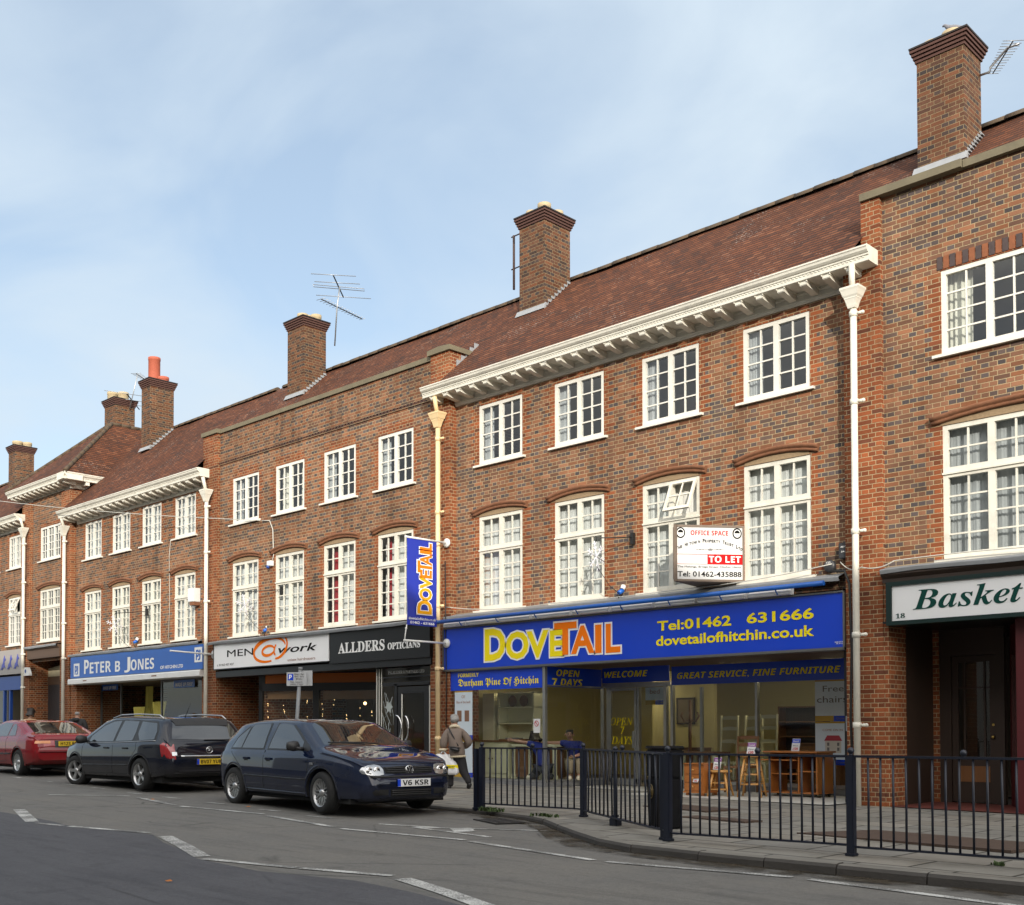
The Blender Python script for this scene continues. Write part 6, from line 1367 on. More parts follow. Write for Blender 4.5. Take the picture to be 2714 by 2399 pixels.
fr2 = Vector((math.cos(ba), math.sin(ba), 0)); g = MB(); c2 = Vector((bx, by, bz + .84)) + fr2 * .19; g.obox(c2, fr2, fx, (0, 0, 1), .003, .012, .04); c3 = Vector((bx, by, bz + .93)) + fx * .191 + fu * .12; g.obox(c3, fu, fx, (0, 0, 1), .008, .003, .012); g.build('notice', 'white_plastic', bn)
ps = thing('parking_sign', 'leaning grey post with small white and blue parking plate behind the hatchback', 'sign', (-18.72, 13.0, 0.1))
g = MB(); g.tube([(-18.78, 13.0, .1), (-18.55, 13.02, 2.44)], .038, 12); g.lathe((-18.55, 13.02, 2.44), [(.042, -.02), (.042, .03)], 12); g.build('pole', M('sign_pole', (.20, .21, .22), .5, .12, 8, dirt=.3), ps)
pr = Vector((.80, .60, 0)); pn = Vector((.60, -.80, 0)); pc_ = Vector((-18.62, 13.0, 2.235)) + pn * .05
g = MB(); g.obox(pc_, pr, pn, (0, 0, 1), .205, .008, .135); g.build('plate', M('plate_grey', (.40, .41, .42), .5, .08, 6), ps, bevel=.004)
g = MB(); g.obox(pc_ + pr * .18 - pn * .06 + Vector((0, 0, .02)), pr, pn, (0, 0, 1), .12, .008, .15); g.build('rear_plate', 'plate_grey', ps)
g = MB(); g.obox(pc_ - pr * .12 + pn * .009 + Vector((0, 0, .04)), pr, pn, (0, 0, 1), .055, .002, .062); g.build('blue_square', 'sign_blue', ps)
def pt_(s_, a, z, w_, h_): p = pc_ + pr * a + pn * .012 + Vector((0, 0, z)); return (s_, tuple(p), tuple(pr), ZU, w_, h_)
letters('lettering', [pt_(sans_b('P'), -.15, .0, .055, .085)], 'letter_white', ps)
letters('lettering', [pt_('Mon - Sat', -.04, .08, .19, .035), pt_('8am - 6pm', -.04, .035, .19, .03), pt_('30 mins', -.01, -.01, .13, .03), pt_('No return', -.12, -.07, .24, .03), pt_('within 1 hour', -.13, -.112, .27, .028)], 'letter_grey', ps)
# covers let into the pavement, weeds at the kerb
M('rusty_cover', (.060, .036, .024), .8, .35, 9, .4, 40, dirt=.4)
for nm, lb, q in (('access_cover', 'large rusty brown access cover in the paving behind the right-hand railing', [(-7.0, 12.0), (-4.4, 11.7), (-4.2, 12.6), (-6.5, 13.0)]), ('access_cover', 'small dark rectangular cover in the paving in front of the stools', [(-11.0, 14.2), (-9.6, 13.9), (-9.5, 14.6), (-10.8, 14.9)]), ('access_cover', 'narrow brown cover in the paving, nearest the litter bin', [(-9.4, 12.9), (-8.2, 12.75), (-8.15, 13.1), (-9.3, 13.25)])):
    g = MB(); g.prism([(x, y) for x, y in q], 'z', pz(q[0][0]) - .02, pz(q[0][0]) + .012 ); tag(g.build(nm, 'rusty_cover'), lb, 'cover')
M('weed', (.045, .075, .018), .8, .35, 20)
def weed(name, lb, cx, cy, n, sp, h):
    g = MB(); rn = random.Random(int(cx * 100))
    for i in range(n):
        a = rn.uniform(0, 6.28); r0 = rn.uniform(0, sp); x, y = cx + r0 * math.cos(a), cy + r0 * .4 * math.sin(a); b_ = rn.uniform(0, 6.28); L_ = rn.uniform(.5, 1) * h; wd = .006 + .006 * rn.random(); z = pz(x)
        t = Vector((math.cos(b_), math.sin(b_), 0)); q = Vector((-t.y, t.x, 0)) * wd
        p0, p1, p2 = Vector((x, y, z)), Vector((x, y, z + L_ * .6)) + t * L_ * .3, Vector((x, y, z + L_ * .75)) + t * L_ * .8
        g.face([p0 - q, p0 + q, p1 + q, p1 - q]); g.face([p1 - q, p1 + q, p2])
    tag(g.build(name, 'weed'), lb, 'weeds')
dg_ = thing('drain_grate', 'iron drain grate in the road against the kerb before the railing', 'drain', (-11.2, 11.1, 0)); M('grate_iron', (.022, .020, .019), .7, .3, 20)
g = MB(); dx_, dy_ = Vector((.93, -.36, 0)), Vector((.36, .93, 0)); dc = Vector((-11.15, 11.15, rz(-11.1) + .012)); g.obox(dc, dx_, dy_, (0, 0, 1), .40, .02, .008); 
for sg in (-1, 1): g.obox(dc + dy_ * .2 * sg, dx_, dy_, (0, 0, 1), .40, .025, .01)
for k in range(13): g.obox(dc + dx_ * (-.36 + .06 * k), dx_, dy_, (0, 0, 1), .012, .2, .007)
g.build('grate', 'grate_iron', dg_); g = MB(); g.obox(dc - Vector((0, 0, .006)), dx_, dy_, (0, 0, 1), .39, .2, .003); g.build('frame', 'well', dg_)
weed('weed_tuft', 'tuft of green weeds by the foot of the left-end railing post', -11.9, 11.75, 120, .26, .09); weed('weed_tuft', 'low green weeds straggling along the kerb before the railing corner', -10.7, 11.6, 90, .30, .07); weed('weed_tuft', 'few weed blades in a paving joint under the right-hand railing', -4.1, 10.6, 25, .08, .06)
rn = random.Random(9); M('leaf_orange', (.35, .12, .02), .8, .3, 20)
for i, (x, y, lb) in enumerate(((-17.9, 9.55, 'yellow leaf litter lying on the road in front of the estate car'), (-15.5, 9.9, 'small yellow leaf lying beside the hatchback rear wheel'), (-8.9, 4.9, 'orange leaf lying on the dark tarmac at lower left'))):
    g = MB(); a = rn.uniform(0, 3); t, q = Vector((math.cos(a), math.sin(a), .0)) * .042, Vector((-math.sin(a), math.cos(a), .1)) * .02; c = Vector((x, y, rz(x) + .015)); g.face([c - t, c - q, c + t, c + q]); g.face([c - t, c + q + Vector((0, 0, .01)), c + t]); tag(g.build('fallen_leaf', 'leaf_orange'), lb, 'leaf')
# ------------------------------------------------------------------ things on the facade and roofs
def box_thing(name, lb, cat, x0, x1, y0, y1, z0, z1, mat, part='case', bev=.012):
    t = thing(name, lb, cat, ((x0 + x1) / 2, y1, z0)); g = MB(); g.box(x0, x1, y0, y1, z0, z1); g.build(part, mat, t, bevel=bev); return t
M('dark_plastic', (.030, .032, .036), .45, .15, 10)
t = box_thing('alarm_box', 'dark rectangular alarm box above the right end of the blue sign', 'alarm box', -9.14, -8.97, 17.06, 17.198, 4.04, 4.30, 'dark_plastic'); letters('lettering', [txt('ADT', -9.10, 4.22, 17.058, .09, .022), txt('24h', -9.09, 4.14, 17.058, .07, .022)], 'letter_white', t)
t = thing('alarm_bell', 'round dark bell box below the rectangular alarm box', 'alarm box', (-9.35, 17.2, 3.93)); g = MB(); g.lathe((-9.35, 17.19, 3.95), [(.10, 0), (.105, -.02), (.10, -.06), (.06, -.075), (.02, -.08), (.001, -.08)], 20, axis='y'); g.build('case', 'dark_plastic', t); letters('lettering', [txt('122', -9.39, 3.99, 17.112, .08, .03)], 'letter_white', t)
t = box_thing('alarm_box', 'white box with brown base on the wall beside the white downpipe, left of MEN @ work', 'alarm box', -29.8, -29.5, 16.95, 17.198, 4.98, 5.38, 'white_plastic'); g = MB(); g.box(-29.72, -29.52, 16.97, 17.19, 4.88, 4.979); g.build('base', 'tile_arch', t)
t = box_thing('keypad', 'small grey entry keypad on the black jamb at the right of the furniture shop', 'keypad', -9.10, -9.03, 17.175, 17.199, 1.2, 1.45, 'galv', 'plate', .004)
for x, z, lb in ((-33.2, 4.05, 'blue and white power socket on the wall above the PETER B JONES sign'), (-25.95, 3.96, 'blue and white power socket on the wall above MEN @ work'), (-13.74, 3.93, 'blue and white power socket on the wall above the middle of the blue sign')):
    t = thing('power_socket', lb, 'socket', (x, 17.15, z)); y = 17.14; g = MB(); g.tube([(x, y, z), (x - .03, y - .10, z - .06)], .045, 10); g.build('plug', 'tube_blue', t); g = MB(); g.tube([(x + .01, y + .02, z + .09), (x, y - .02, z + .02)], .05, 10); g.build('cap', 'white_plastic', t); g = MB(); g.tube([(x - .03, y - .1, z - .08), (x - .06, y - .05, z - .18), (x - .14, y + .03, z - .19)], .012, 6); g.build('cable', 'cable_black', t)
M('flake', (.62, .63, .68), .4, .1, 10)
def snowflake(lb, x, y, z, xw, r=.30):
    t = thing('snowflake_light', lb, 'decoration', (x, y, z)); g = MB()
    for k in range(6):
        a = k * math.pi / 3 + .26; d = Vector((0.10 * math.cos(a), -math.cos(a), math.sin(a))).normalized(); c = Vector((x, y, z)); g.tube([c, c + d * r], .012, 6)
        for f in (.45, .72):
            for s_ in (-.9, .9): e = Vector((.1 * math.cos(a + s_), -math.cos(a + s_), math.sin(a + s_))).normalized(); g.tube([c + d * r * f, c + d * r * f + e * r * .26], .009, 6)
    g.build('flake', 'flake', t); g = MB(); zt = z + r + .06; g.tube([(x, y, z + r), (x, y, zt), (xw, 17.12, zt + .02)], .011, 6); g.obox((xw, 17.15, zt), (1, 0, 0), (0, 1, 0), (0, 0, 1), .035, .04, .11); g.build('bracket', 'cable_black', t)
    g = MB(); g.tube([(x, y, z - r * .6), (x + .12, y + .25, z - .55), (x + .3, 17.0, z - .75)], .006, 5); g.build('cable', 'cable_black', t)
snowflake('pale snowflake street decoration hanging before the second lower window of the furniture shop', -13.95, 16.6, 4.55, -13.50); snowflake('pale snowflake street decoration hanging before the lower window above MEN @ work', -26.2, 16.6, 4.58, -25.3); snowflake('pale lilac snowflake decoration hanging before the windows above PETER B JONES', -33.6, 16.6, 4.55, -32.6)
def cable(name, lb, pts, r, mat):
    g = MB(); g.tube(pts, r, 5); tag(g.build(name, mat), lb, 'cable')
def sag(a, b_, s_, n=14): a, b_ = Vector(a), Vector(b_); return [a.lerp(b_, i / n) - Vector((0, 0, s_ * 4 * (i / n) * (1 - i / n))) for i in range(n + 1)]
cable('overhead_wire', 'thin pale wire strung across the upper storeys from the left edge', sag((-46, 15.8, 10.4), (-26.1, 17.0, 6.9), .15), .010, 'cable_white')
cable('wall_cable', 'pale cable dropping down the brick wall from the overhead wire to a white box', [(-26.1, 17.05, 6.9), (-25.75, 17.07, 6.85), (-25.62, 17.08, 6.6), (-25.58, 17.08, 5.9), (-25.62, 17.07, 5.75)], .014, 'cable_white')
t = box_thing('junction_box', 'small white junction box at the end of the pale wall cable', 'junction box', -25.76, -25.58, 16.98, 17.098, 5.62, 5.76, 'white_plastic'); g = MB(); g.ball((-25.72, 17.0, 5.6), .05, n=6); g.build('cable_gland', 'blue_paint', t)
cable('wall_cable', 'pale cable running down the wall between the last two windows above PETER B JONES', [(-31.22, 17.18, 7.0), (-31.30, 17.18, 6.5), (-31.25, 17.18, 5.2), (-31.3, 17.17, 3.9)], .008, 'cable_white')
cable('wall_cable', 'white cable trailing along the lead ledge above the blue sign', sag((-9.2, 16.95, 3.95), (-12.2, 16.93, 3.80), .05) + sag((-12.2, 16.93, 3.80), (-15.5, 16.9, 3.79), .02) + sag((-15.5, 16.9, 3.79), (-18.7, 17.0, 3.98), .08), .009, 'cable_white')
cable('wall_cable', 'black cable bundle running down the brick pier beside the white downpipe', [(-9.3, 17.1, 3.86), (-9.0, 17.0, 3.82), (-8.90, 16.97, 3.6), (-8.87, 16.97, 2.5), (-8.90, 16.97, 1.4), (-8.86, 16.97, .2)], .022, 'cable_black')
cable('wall_cable', 'black cable running down the brick beside the peach downpipe', [(-18.66, 16.97, 5.0), (-18.64, 16.97, 3.3), (-18.62, 16.97, 2.4), (-18.63, 16.97, 1.3)], .014, 'cable_black')
cable('wall_cable', 'white cable looping round the downpipe to the green-edged shop sign', sag((-9.1, 17.05, 3.98), (-8.6, 16.80, 3.82), .08) + sag((-8.6, 16.80, 3.82), (-8.1, 16.9, 3.88), .06) + sag((-8.1, 16.9, 3.88), (-6.0, 16.9, 3.86), -.02), .009, 'cable_white')
def aerial(name, lb, mast, parts):
    t = thing(name, lb, 'aerial', mast[0]); g = MB(); g.tube(mast, .020, 8); g.build('mast', 'galv', t)
    for nm, boom, els, r in parts:
        g = MB(); g.tube(boom, r * 1.8, 6); g.build(nm + '_boom', 'cable_black', t); g = MB()
        for e in els: g.tube(e, r, 5)
        g.build(nm + '_elements', 'galv', t)
    return t
def yagi(a, b_, n, L0, L1, z=0):
    a, b_ = Vector(a), Vector(b_); d = (b_ - a).normalized(); p = Vector((-d.y, d.x, 0)).normalized(); o = []
    for i in range(n): f = i / (n - 1); c = a.lerp(b_, f); h = L0 + (L1 - L0) * f; o.append([c - p * h, c + p * h])
    return o
zv = 13.87; v1 = [[(-25.64, 18.3, zv), (-24.89, 19.28, zv)], [(-26.02, 18.69, zv), (-25.25, 19.7, zv)], [(-26.22, 18.79, zv), (-25.44, 20.0, zv), (-25.46, 20.03, zv - .05), (-26.24, 18.82, zv - .05), (-26.22, 18.79, zv)], [(-26.8, 19.31, zv), (-25.88, 20.6, zv)]]
aerial('tv_aerial', 'tall double television aerial beside the middle-left chimney', [(-26.1, 19.46, 12.25), (-25.97, 19.44, 13.3), (-25.82, 19.42, 13.87)], [('vhf', [(-25.28, 18.79, zv), (-26.37, 19.97, zv)], v1, .010), ('uhf', [(-25.86, 18.8, 13.36), (-26.22, 20.54, 13.34)], yagi((-25.86, 18.8, 13.36), (-26.22, 20.54, 13.34), 15, .16, .11) , .008)])
aerial('tv_aerial', 'pair of television aerials on a leaning mast behind the left chimneys', [(-40.45, 20.5, 13.5), (-40.26, 20.5, 13.86), (-39.81, 20.5, 14.72)], [('vhf', [(-39.74, 20.03, 13.86), (-41.33, 21.36, 13.86)], [[(-39.93, 19.24, 13.86), (-39.72, 20.05, 13.86), (-39.5, 20.9, 13.86)], [(-40.5, 19.9, 13.86), (-40.2, 21.3, 13.86)], [(-41.0, 20.4, 13.86), (-40.7, 21.9, 13.86)]], .011), ('uhf', [(-39.75, 20.4, 14.72), (-40.37, 21.22, 14.72)], yagi((-39.75, 20.4, 14.72), (-40.37, 21.22, 14.72), 9, .2, .12), .009)])
aerial('tv_aerial', 'small television aerial on a bent arm at the right-hand chimney', [(-7.64, 19.35, 12.47), (-7.46, 19.33, 12.45), (-7.45, 19.33, 12.52), (-7.15, 19.3, 12.72), (-6.95, 19.3, 12.71)], [('uhf', [(-7.0, 19.16, 12.72), (-7.62, 19.88, 12.72)], yagi((-7.0, 19.16, 12.72), (-7.62, 19.88, 12.72), 13, .17, .10), .006)])
t = thing('iron_stay', 'rusty iron rod held off the side of the central chimney by two brackets', 'ironwork', (-18.65, 19.2, 12)); g = MB(); g.tube([(-18.58, 19.1, 11.7), (-18.58, 19.1, 13.0)], .028, 8); g.build('rod', 'rust_iron', t); g = MB()
for z in (12.98, 12.2): g.tube([(-18.66, 19.1, z), (-18.04, 19.1, z + .01)], .016, 6)
g.build('bracket', 'rust_iron', t)
t = thing('pigeon', 'grey pigeon perched on a pot of the right-hand chimney', 'pigeon', (-8.0, 18.98, 13.3)); M('feather', (.16, .16, .18), .7, .3, 25, local=True)
def skin(name, pts, edges, mat, par=None, sub=2, root=0):
    me = bpy.data.meshes.new(name); me.from_pydata([p[0] for p in pts], edges, []); o = bpy.data.objects.new(name, me); COL.objects.link(o)
    md = o.modifiers.new('s', 'SKIN'); md.branch_smoothing = .35; md.use_smooth_shade = True; sv = me.skin_vertices[0].data
    for i, p in enumerate(pts): r = p[1]; sv[i].radius = r if isinstance(r, tuple) else (r, r); sv[i].use_root = (i == root)
    m2 = o.modifiers.new('u', 'SUBSURF'); m2.levels = sub; m2.render_levels = sub
    m3 = bpy.data.meshes.new_from_object(o.evaluated_get(bpy.context.evaluated_depsgraph_get())); o.modifiers.clear(); o.data = m3; bpy.data.meshes.remove(me); m3.name = name
    m3.materials.clear(); m3.materials.append(MATS[mat])
    for p in m3.polygons: p.use_smooth = True
    if par is not None: o.parent = par
    return o
bird = skin('body', [((-8.12, 18.97, 13.36), .012), ((-8.075, 18.97, 13.372), .028), ((-8.045, 18.97, 13.33), .036), ((-7.98, 18.98, 13.27), .062), ((-7.90, 18.99, 13.26), .055), ((-7.82, 19.0, 13.24), .026), ((-7.72, 19.01, 13.21), .016)], [(i, i + 1) for i in range(6)], 'feather'); adopt(bird, t)
g = MB()
for q in (-.02, .03): g.tube([(-7.97, 18.98 + q, 13.24), (-7.97, 18.98 + q, 13.17)], .007, 5)
g.build('leg', 'red_clay', t)
# ------------------------------------------------------------------ furniture shown in and outside the shop
M('pine_orange', (.36, .125, .028), .4, .2, 9, coat=.3); M('pine_light', (.50, .25, .065), .4, .15, 9, coat=.3); M('brown_wood', (.20, .095, .040), .5, .2, 9); M('cream_wood', (.74, .70, .46), .5, .06, 4); M('dark_cloth', (.03, .028, .03), .8)
YT = .045
def chest(lb, x0, x1, y0, y1, z0, z1, n=3, mat='pine_orange'):
    t = thing('chest_of_drawers', lb, 'chest of drawers', ((x0 + x1) / 2, y0, z0)); g = MB(); g.box(x0, x1, y0, y1, z0 + .05, z1 - .025); g.build('carcass', mat, t, bevel=.004)
    g = MB(); g.box(x0 - .02, x1 + .02, y0 - .025, y1 + .01, z1 - .024, z1); g.build('top', mat, t, bevel=.006); g = MB(); g.box(x0 - .01, x1 + .01, y0 - .015, y1, z0 + .045, z0 + .075); g.build('plinth', mat, t)
    for sx in (x0 + .05, x1 - .05):
        for sy in (y0 + .04, y1 - .05): g = MB(); g.lathe((sx, sy, z0), [(.03, 0), (.036, .02), (.026, .05)], 12); g.build('foot', mat, t)
    h = (z1 - z0 - .13) / n
    for i in range(n): g = MB(); za = z0 + .085 + i * h; g.box(x0 + .025, x1 - .025, y0 - .012, y0 - .001, za, za + h - .018); d = g.build('drawer', mat, t, bevel=.005); g = MB(); g.ball(((x0 + x1) / 2, y0 - .028, za + h / 2), .017, n=8); g.build('knob', 'pine_light', d)
    return t
chest('orange pine three-drawer chest standing outside the shop window beside the low stool', -12.22, -11.79, 17.0, 17.5, YT - .01, .62)
def stool(lb, cx, cy, zs, rad, foot, rings):
    t = thing('bar_stool', lb, 'stool', (cx, cy, YT)); g = MB(); g.lathe((cx, cy, zs - .045), [(rad - .03, 0), (rad, .012), (rad, .035), (rad - .015, .045), (rad * .6, .038), (.001, .036)], 24); g.build('seat', 'pine_light', t)
    ft = []
    for k in range(4):
        a = math.pi / 4 + k * math.pi / 2 + .35; p1 = Vector((cx + rad * .68 * math.cos(a), cy + rad * .68 * math.sin(a), zs - .04)); p0 = Vector((cx + foot * math.cos(a), cy + foot * math.sin(a), YT - .02)); ft.append((p0, p1))
        g = MB(); g.tube([p0, p0.lerp(p1, .5), p1], [.017, .024, .020], 10); g.build('leg', 'pine_light', t)
    for z in rings:
        for k in range(4):
            (a0, a1), (b0, b1) = ft[k], ft[(k + 1) % 4]; zz = z + (.05 if k % 2 else 0); f = (zz - YT) / (zs - YT); g = MB(); g.tube([a0.lerp(a1, f), b0.lerp(b1, f)], .012, 8); g.build('rung', 'pine_light', t)
    return t
stool('low round pine stool outside the shop with a purple price card on its seat', -11.60, 17.25, .50, .21, .27, (.18, .30)); stool('tall round pine bar stool outside the shop with a purple price card on its seat', -11.10, 17.5, .78, .21, .30, (.28, .46, .64))
t = thing('computer_desk', 'orange pine computer desk with shelves and castors outside the right-hand window', 'desk', (-10.68, 18.2, YT)); m_ = 'pine_orange'
g = MB(); pr_ = [(-11.27, 18.62), (-11.27, 18.15), (-11.20, 18.02), (-10.95, 17.92), (-10.05, 17.92), (-10.05, 18.62)]; g.prism(pr_, 'z', .81, .84); g.build('top', m_, t, bevel=.006)
for x in (-11.05, -10.48, -10.12): g = MB(); g.box(x, x + .025, 18.02, 18.58, .10, .809); g.build('side_panel', m_, t)
g = MB(); g.box(-11.22, -10.49, 17.98, 18.45, .67, .69); g.build('keyboard_shelf', m_, t); g = MB(); g.box(-11.024, -10.481, 18.05, 18.58, .42, .44); g.build('shelf', m_, t); g = MB(); g.box(-10.454, -10.121, 18.03, 18.58, .47, .49); g.build('shelf', m_, t); g = MB(); g.box(-11.25, -10.07, 18.0, 18.6, .085, .109); g.build('base', m_, t); g = MB(); g.box(-11.02, -10.13, 18.585, 18.6, .5, .8); g.build('back_panel', m_, t)
for x in (-11.2, -10.15):
    for y in (18.06, 18.54): g = MB(); g.lathe((x, y, .055), [(.03, -.012), (.03, .012)], 12, axis='x'); g.build('castor', 'cable_black', t)
M('card_white', (.62, .62, .62), .5, .03, 4); M('card_purple', (.22, .05, .25), .5, .05, 4)
def card(lb, x, y, z, w_, h_, head, price, mat, note='Pine'):
    t = thing('price_card', lb, 'price card', (x, y, z)); g = MB(); ln = .06
    g.prism([(y, z), (y + .006, z), (y + ln + .006, z + h_), (y + ln, z + h_)], 'x', x, x + w_); g.build('card', 'card_white', t)
    U = Vector((0, ln, h_)).normalized(); at = lambda a, b_: tuple(Vector((x + a, y - .002, z)) + U * b_)
    def band(b0, b1, m2):
        g = MB(); p = [Vector((x, y - .001, z)) + U * b0, Vector((x + w_, y - .001, z)) + U * b0, Vector((x + w_, y - .001, z)) + U * b1, Vector((x, y - .001, z)) + U * b1]; g.face(p); g.build('header', m2, t)
    band(h_ * .68, h_ * 1.0, mat)
    letters('lettering', [(head, at(w_ * .14, h_ * .76), XR, U, w_ * .7, h_ * .14)], 'letter_white', t); letters('lettering', [(sans_b(price), at(w_ * .18, h_ * .08), XR, U, w_ * .64, h_ * .22)], 'letter_red', t); letters('lettering', [(note, at(w_ * .2, h_ * .40), XR, U, w_ * .6, h_ * .1)], 'letter_grey', t)
card('purple price card on the low stool reading £20', -11.73, 17.2, .505, .16, .22, 'Dovetail', '£20', 'card_purple'); card('purple price card on the tall stool reading £30', -11.16, 17.42, .785, .17, .21, 'Dovetail', '£30', 'card_purple'); card('blue-headed price card on the computer desk reading £59', -10.66, 18.1, .842, .16, .22, 'Dovetail', '£59', 'sign_blue'); card('blue-headed price card fixed on the middle drawer of the chest', -12.0, 16.96, .28, .11, .13, 'Dovetail', '£99', 'sign_blue')
def chair(lb, cx, cy, z, wd, dp, sh, bh, mat, seat=True, ang_=0.0, flip=1):
    t = thing('ladder_back_chair', lb, 'chair', (cx, cy, z)); c_, s_ = math.cos(ang_), math.sin(ang_); X = lambda u, v, h: (cx + u * c_ - v * s_, cy + u * s_ + v * c_, z + h)
    for u in (-wd / 2, wd / 2):
        g = MB(); g.tube([X(u, dp / 2, 0), X(u, dp / 2, sh), X(u, dp / 2 + .05, bh)], .022, 8); g.build('back_post', mat, t); g = MB(); g.tube([X(u, -dp / 2, 0), X(u, -dp / 2, sh)], .022, 8); g.build('leg', mat, t)
        g = MB(); g.tube([X(u, -dp / 2, .2), X(u, dp / 2, .2)], .012, 6); g.build('stretcher', mat, t)
    for f in (.45, .72, .95):
        h = sh + (bh - sh) * f; g = MB(); n = 8
        rows = [[X(-wd / 2 + wd * i / n, dp / 2 + .05 * f + .02 * math.sin(math.pi * i / n), h - .035) for i in range(n + 1)], [X(-wd / 2 + wd * i / n, dp / 2 + .05 * f + .02 * math.sin(math.pi * i / n), h + .02 + .02 * math.sin(math.pi * i / n)) for i in range(n + 1)]]
        g.grid(rows); g.grid([[(p[0], p[1] + .015, p[2]) for p in r_] for r_ in rows[::-1]]); g.build('slat', mat, t)
    g = MB(); g.prism([X(u, v, 0)[:2] for u, v in ((-wd / 2 - .02, -dp / 2 - .02), (wd / 2 + .02, -dp / 2 - .02), (wd / 2, dp / 2 + .02), (-wd / 2, dp / 2 + .02))], 'z', z + sh - .02, z + sh + .015); g.build('seat', 'brown_wood' if seat else mat, t); return t
chair('brown ladder-back chair outside the window between the two stools', -11.88, 18.35, YT, .44, .42, .48, 1.06, 'brown_wood')
for x, y, h, lb in ((-13.05, 19.5, 1.46, 'cream ladder-back chair just inside the glass, leftmost of the three'), (-12.62, 19.75, 1.46, 'cream ladder-back chair just inside the glass, middle of the three'), (-12.2, 19.6, 1.48, 'cream ladder-back chair just inside the glass, rightmost of the three')): chair(lb, x, y, .06, .40, .42, .50, h, 'cream_wood', False)
# cream dresser and cabinets in the left display window
t = thing('dresser', 'tall cream dresser with open shelves in the left display window', 'dresser', (-17.9, 18.1, .17)); m_ = 'cream_wood'; z0 = .17; y0 = 17.72
g = MB(); g.box(-18.5, -17.42, y0, 18.25, z0, .97); g.build('cupboard', m_, t, bevel=.006); g = MB(); g.box(-18.53, -17.38, y0 - .03, 18.27, .971, 1.0); g.build('counter', 'brown_wood', t)
for x in (-18.46, -17.94): g = MB(); g.box(x, x + .5, y0 - .015, y0 - .001, z0 + .1, .93); d = g.build('door', m_, t, bevel=.008); g = MB(); g.ball((x + (.46 if x < -18.2 else .04), y0 - .03, .6), .016, n=6); g.build('knob', 'brown_wood', d)
for x in (-18.5, -18.02, -16.95): g = MB(); g.box(x, x + (.36 if x < -18.3 else .05), 17.98, 18.26, 1.001, 2.06); g.build('upright', m_, t)
for z in (1.36, 1.72, 2.04): g = MB(); g.box(-18.02, -16.9, 17.98, 18.26, z, z + .025); g.build('shelf', m_, t)
g = MB(); g.box(-18.5, -16.9, 18.261, 18.28, 1.0, 2.06); g.build('back_panel', m_, t)
for i, x in enumerate((-17.75, -17.4)): q = thing('plate', 'patterned plate standing on the top dresser shelf, %s of two' % ('left' if i == 0 else 'right'), 'plate', (x, 18.2, 1.75)); g = MB(); g.lathe((x, 18.18, 1.88), [(.13, 0), (.10, .015), (.001, .012)], 20, axis='y'); g.build('dish', 'brown_wood', q)
t = thing('folded_table_top', 'flat brown wooden board lying on the cream dresser counter', 'board', (-17.3, 17.85, 1.0)); g = MB(); g.box(-17.75, -17.05, 17.74, 18.0, 1.002, 1.03); g.box(-17.6, -17.2, 17.8, 17.95, 1.03, 1.06, 1); g.build('board', ['brown_wood', 'galv'], t)
def cab(lb, x0, x1, y0, y1, z0, z1):
    t = thing('cabinet', lb, 'cabinet', ((x0 + x1) / 2, y0, z0))
    for x in (x0, x1 - .07): g = MB(); g.box(x, x + .07, y0, y0 + .06, z0, z1 - .05); g.build('leg', 'cream_wood', t); g = MB(); g.box(x - .02, x + .09, y0 - .02, y0 + .07, z0, z0 + .09); g.build('foot', 'cream_wood', t)
    g = MB(); g.box(x0 - .02, x1 + .02, y0 - .02, y1, z1 - .049, z1); g.build('top', 'cream_wood', t); g = MB(); g.box(x0 + .07, x1 - .07, y0 + .02, y1 - .02, z0 + .04, z1 - .05); g.build('cupboard', 'brown_wood', t); return t
cab('unfinished cream and brown cabinet the kneeling man is fitting', -17.30, -16.75, 17.72, 18.15, .17, .92); cab('unfinished cream and brown cabinet between the two men', -16.55, -16.12, 17.80, 18.25, .17, .92)
def bookcase(lb, x0, x1, y, z1, rows_):
    t = thing('bookcase', lb, 'bookcase', ((x0 + x1) / 2, y, .05))
    for x in (x0, x1 - .03): g = MB(); g.box(x, x + .03, y, y + .3, .05, z1); g.build('side_panel', 'brown_wood', t)
    for i in range(rows_ + 1): z = .08 + (z1 - .11) * i / rows_; g = MB(); g.box(x0 + .031, x1 - .031, y, y + .3, z, z + .025); g.build('shelf', 'brown_wood', t)
    g = MB(); g.box(x0, x1, y + .301, y + .315, .05, z1); g.build('back_panel', 'dark_brown', t)
bookcase('tall dark bookcase deep in the shop behind the cream chairs', -13.4, -12.3, 22.2, 1.75, 5); bookcase('wide dark dresser unit deep in the shop behind the computer desk', -11.9, -10.2, 22.2, 1.95, 4)
for x, z, w_, h_, lb in ((-15.2, 1.35, .5, .6, 'dark framed picture on the yellow wall left of the shop door'), (-16.9, 1.5, .6, .45, 'dark framed picture on the wall behind the sitting man')):
    t = thing('picture', lb, 'picture', (x, 20.9, z)); yy = 20.86 if x > -15.9 else 22.66; g = MB(); frame_y(g, x, x + w_, z, z + h_, yy, .04, .03); g.build('frame', 'dark_brown', t); g = MB(); g.box(x + .04, x + w_ - .04, yy + .012, yy + .02, z + .04, z + h_ - .04); g.build('print', 'dim_wall', t)
t = thing('coat_stand', 'dark bentwood coat stand deep inside behind the shop door', 'coat stand', (-14.0, 19.7, .05)); g = MB(); g.tube([(-14.0, 19.7, .05), (-14.0, 19.7, 1.85)], .035, 10); g.build('pole', 'brown_wood', t)
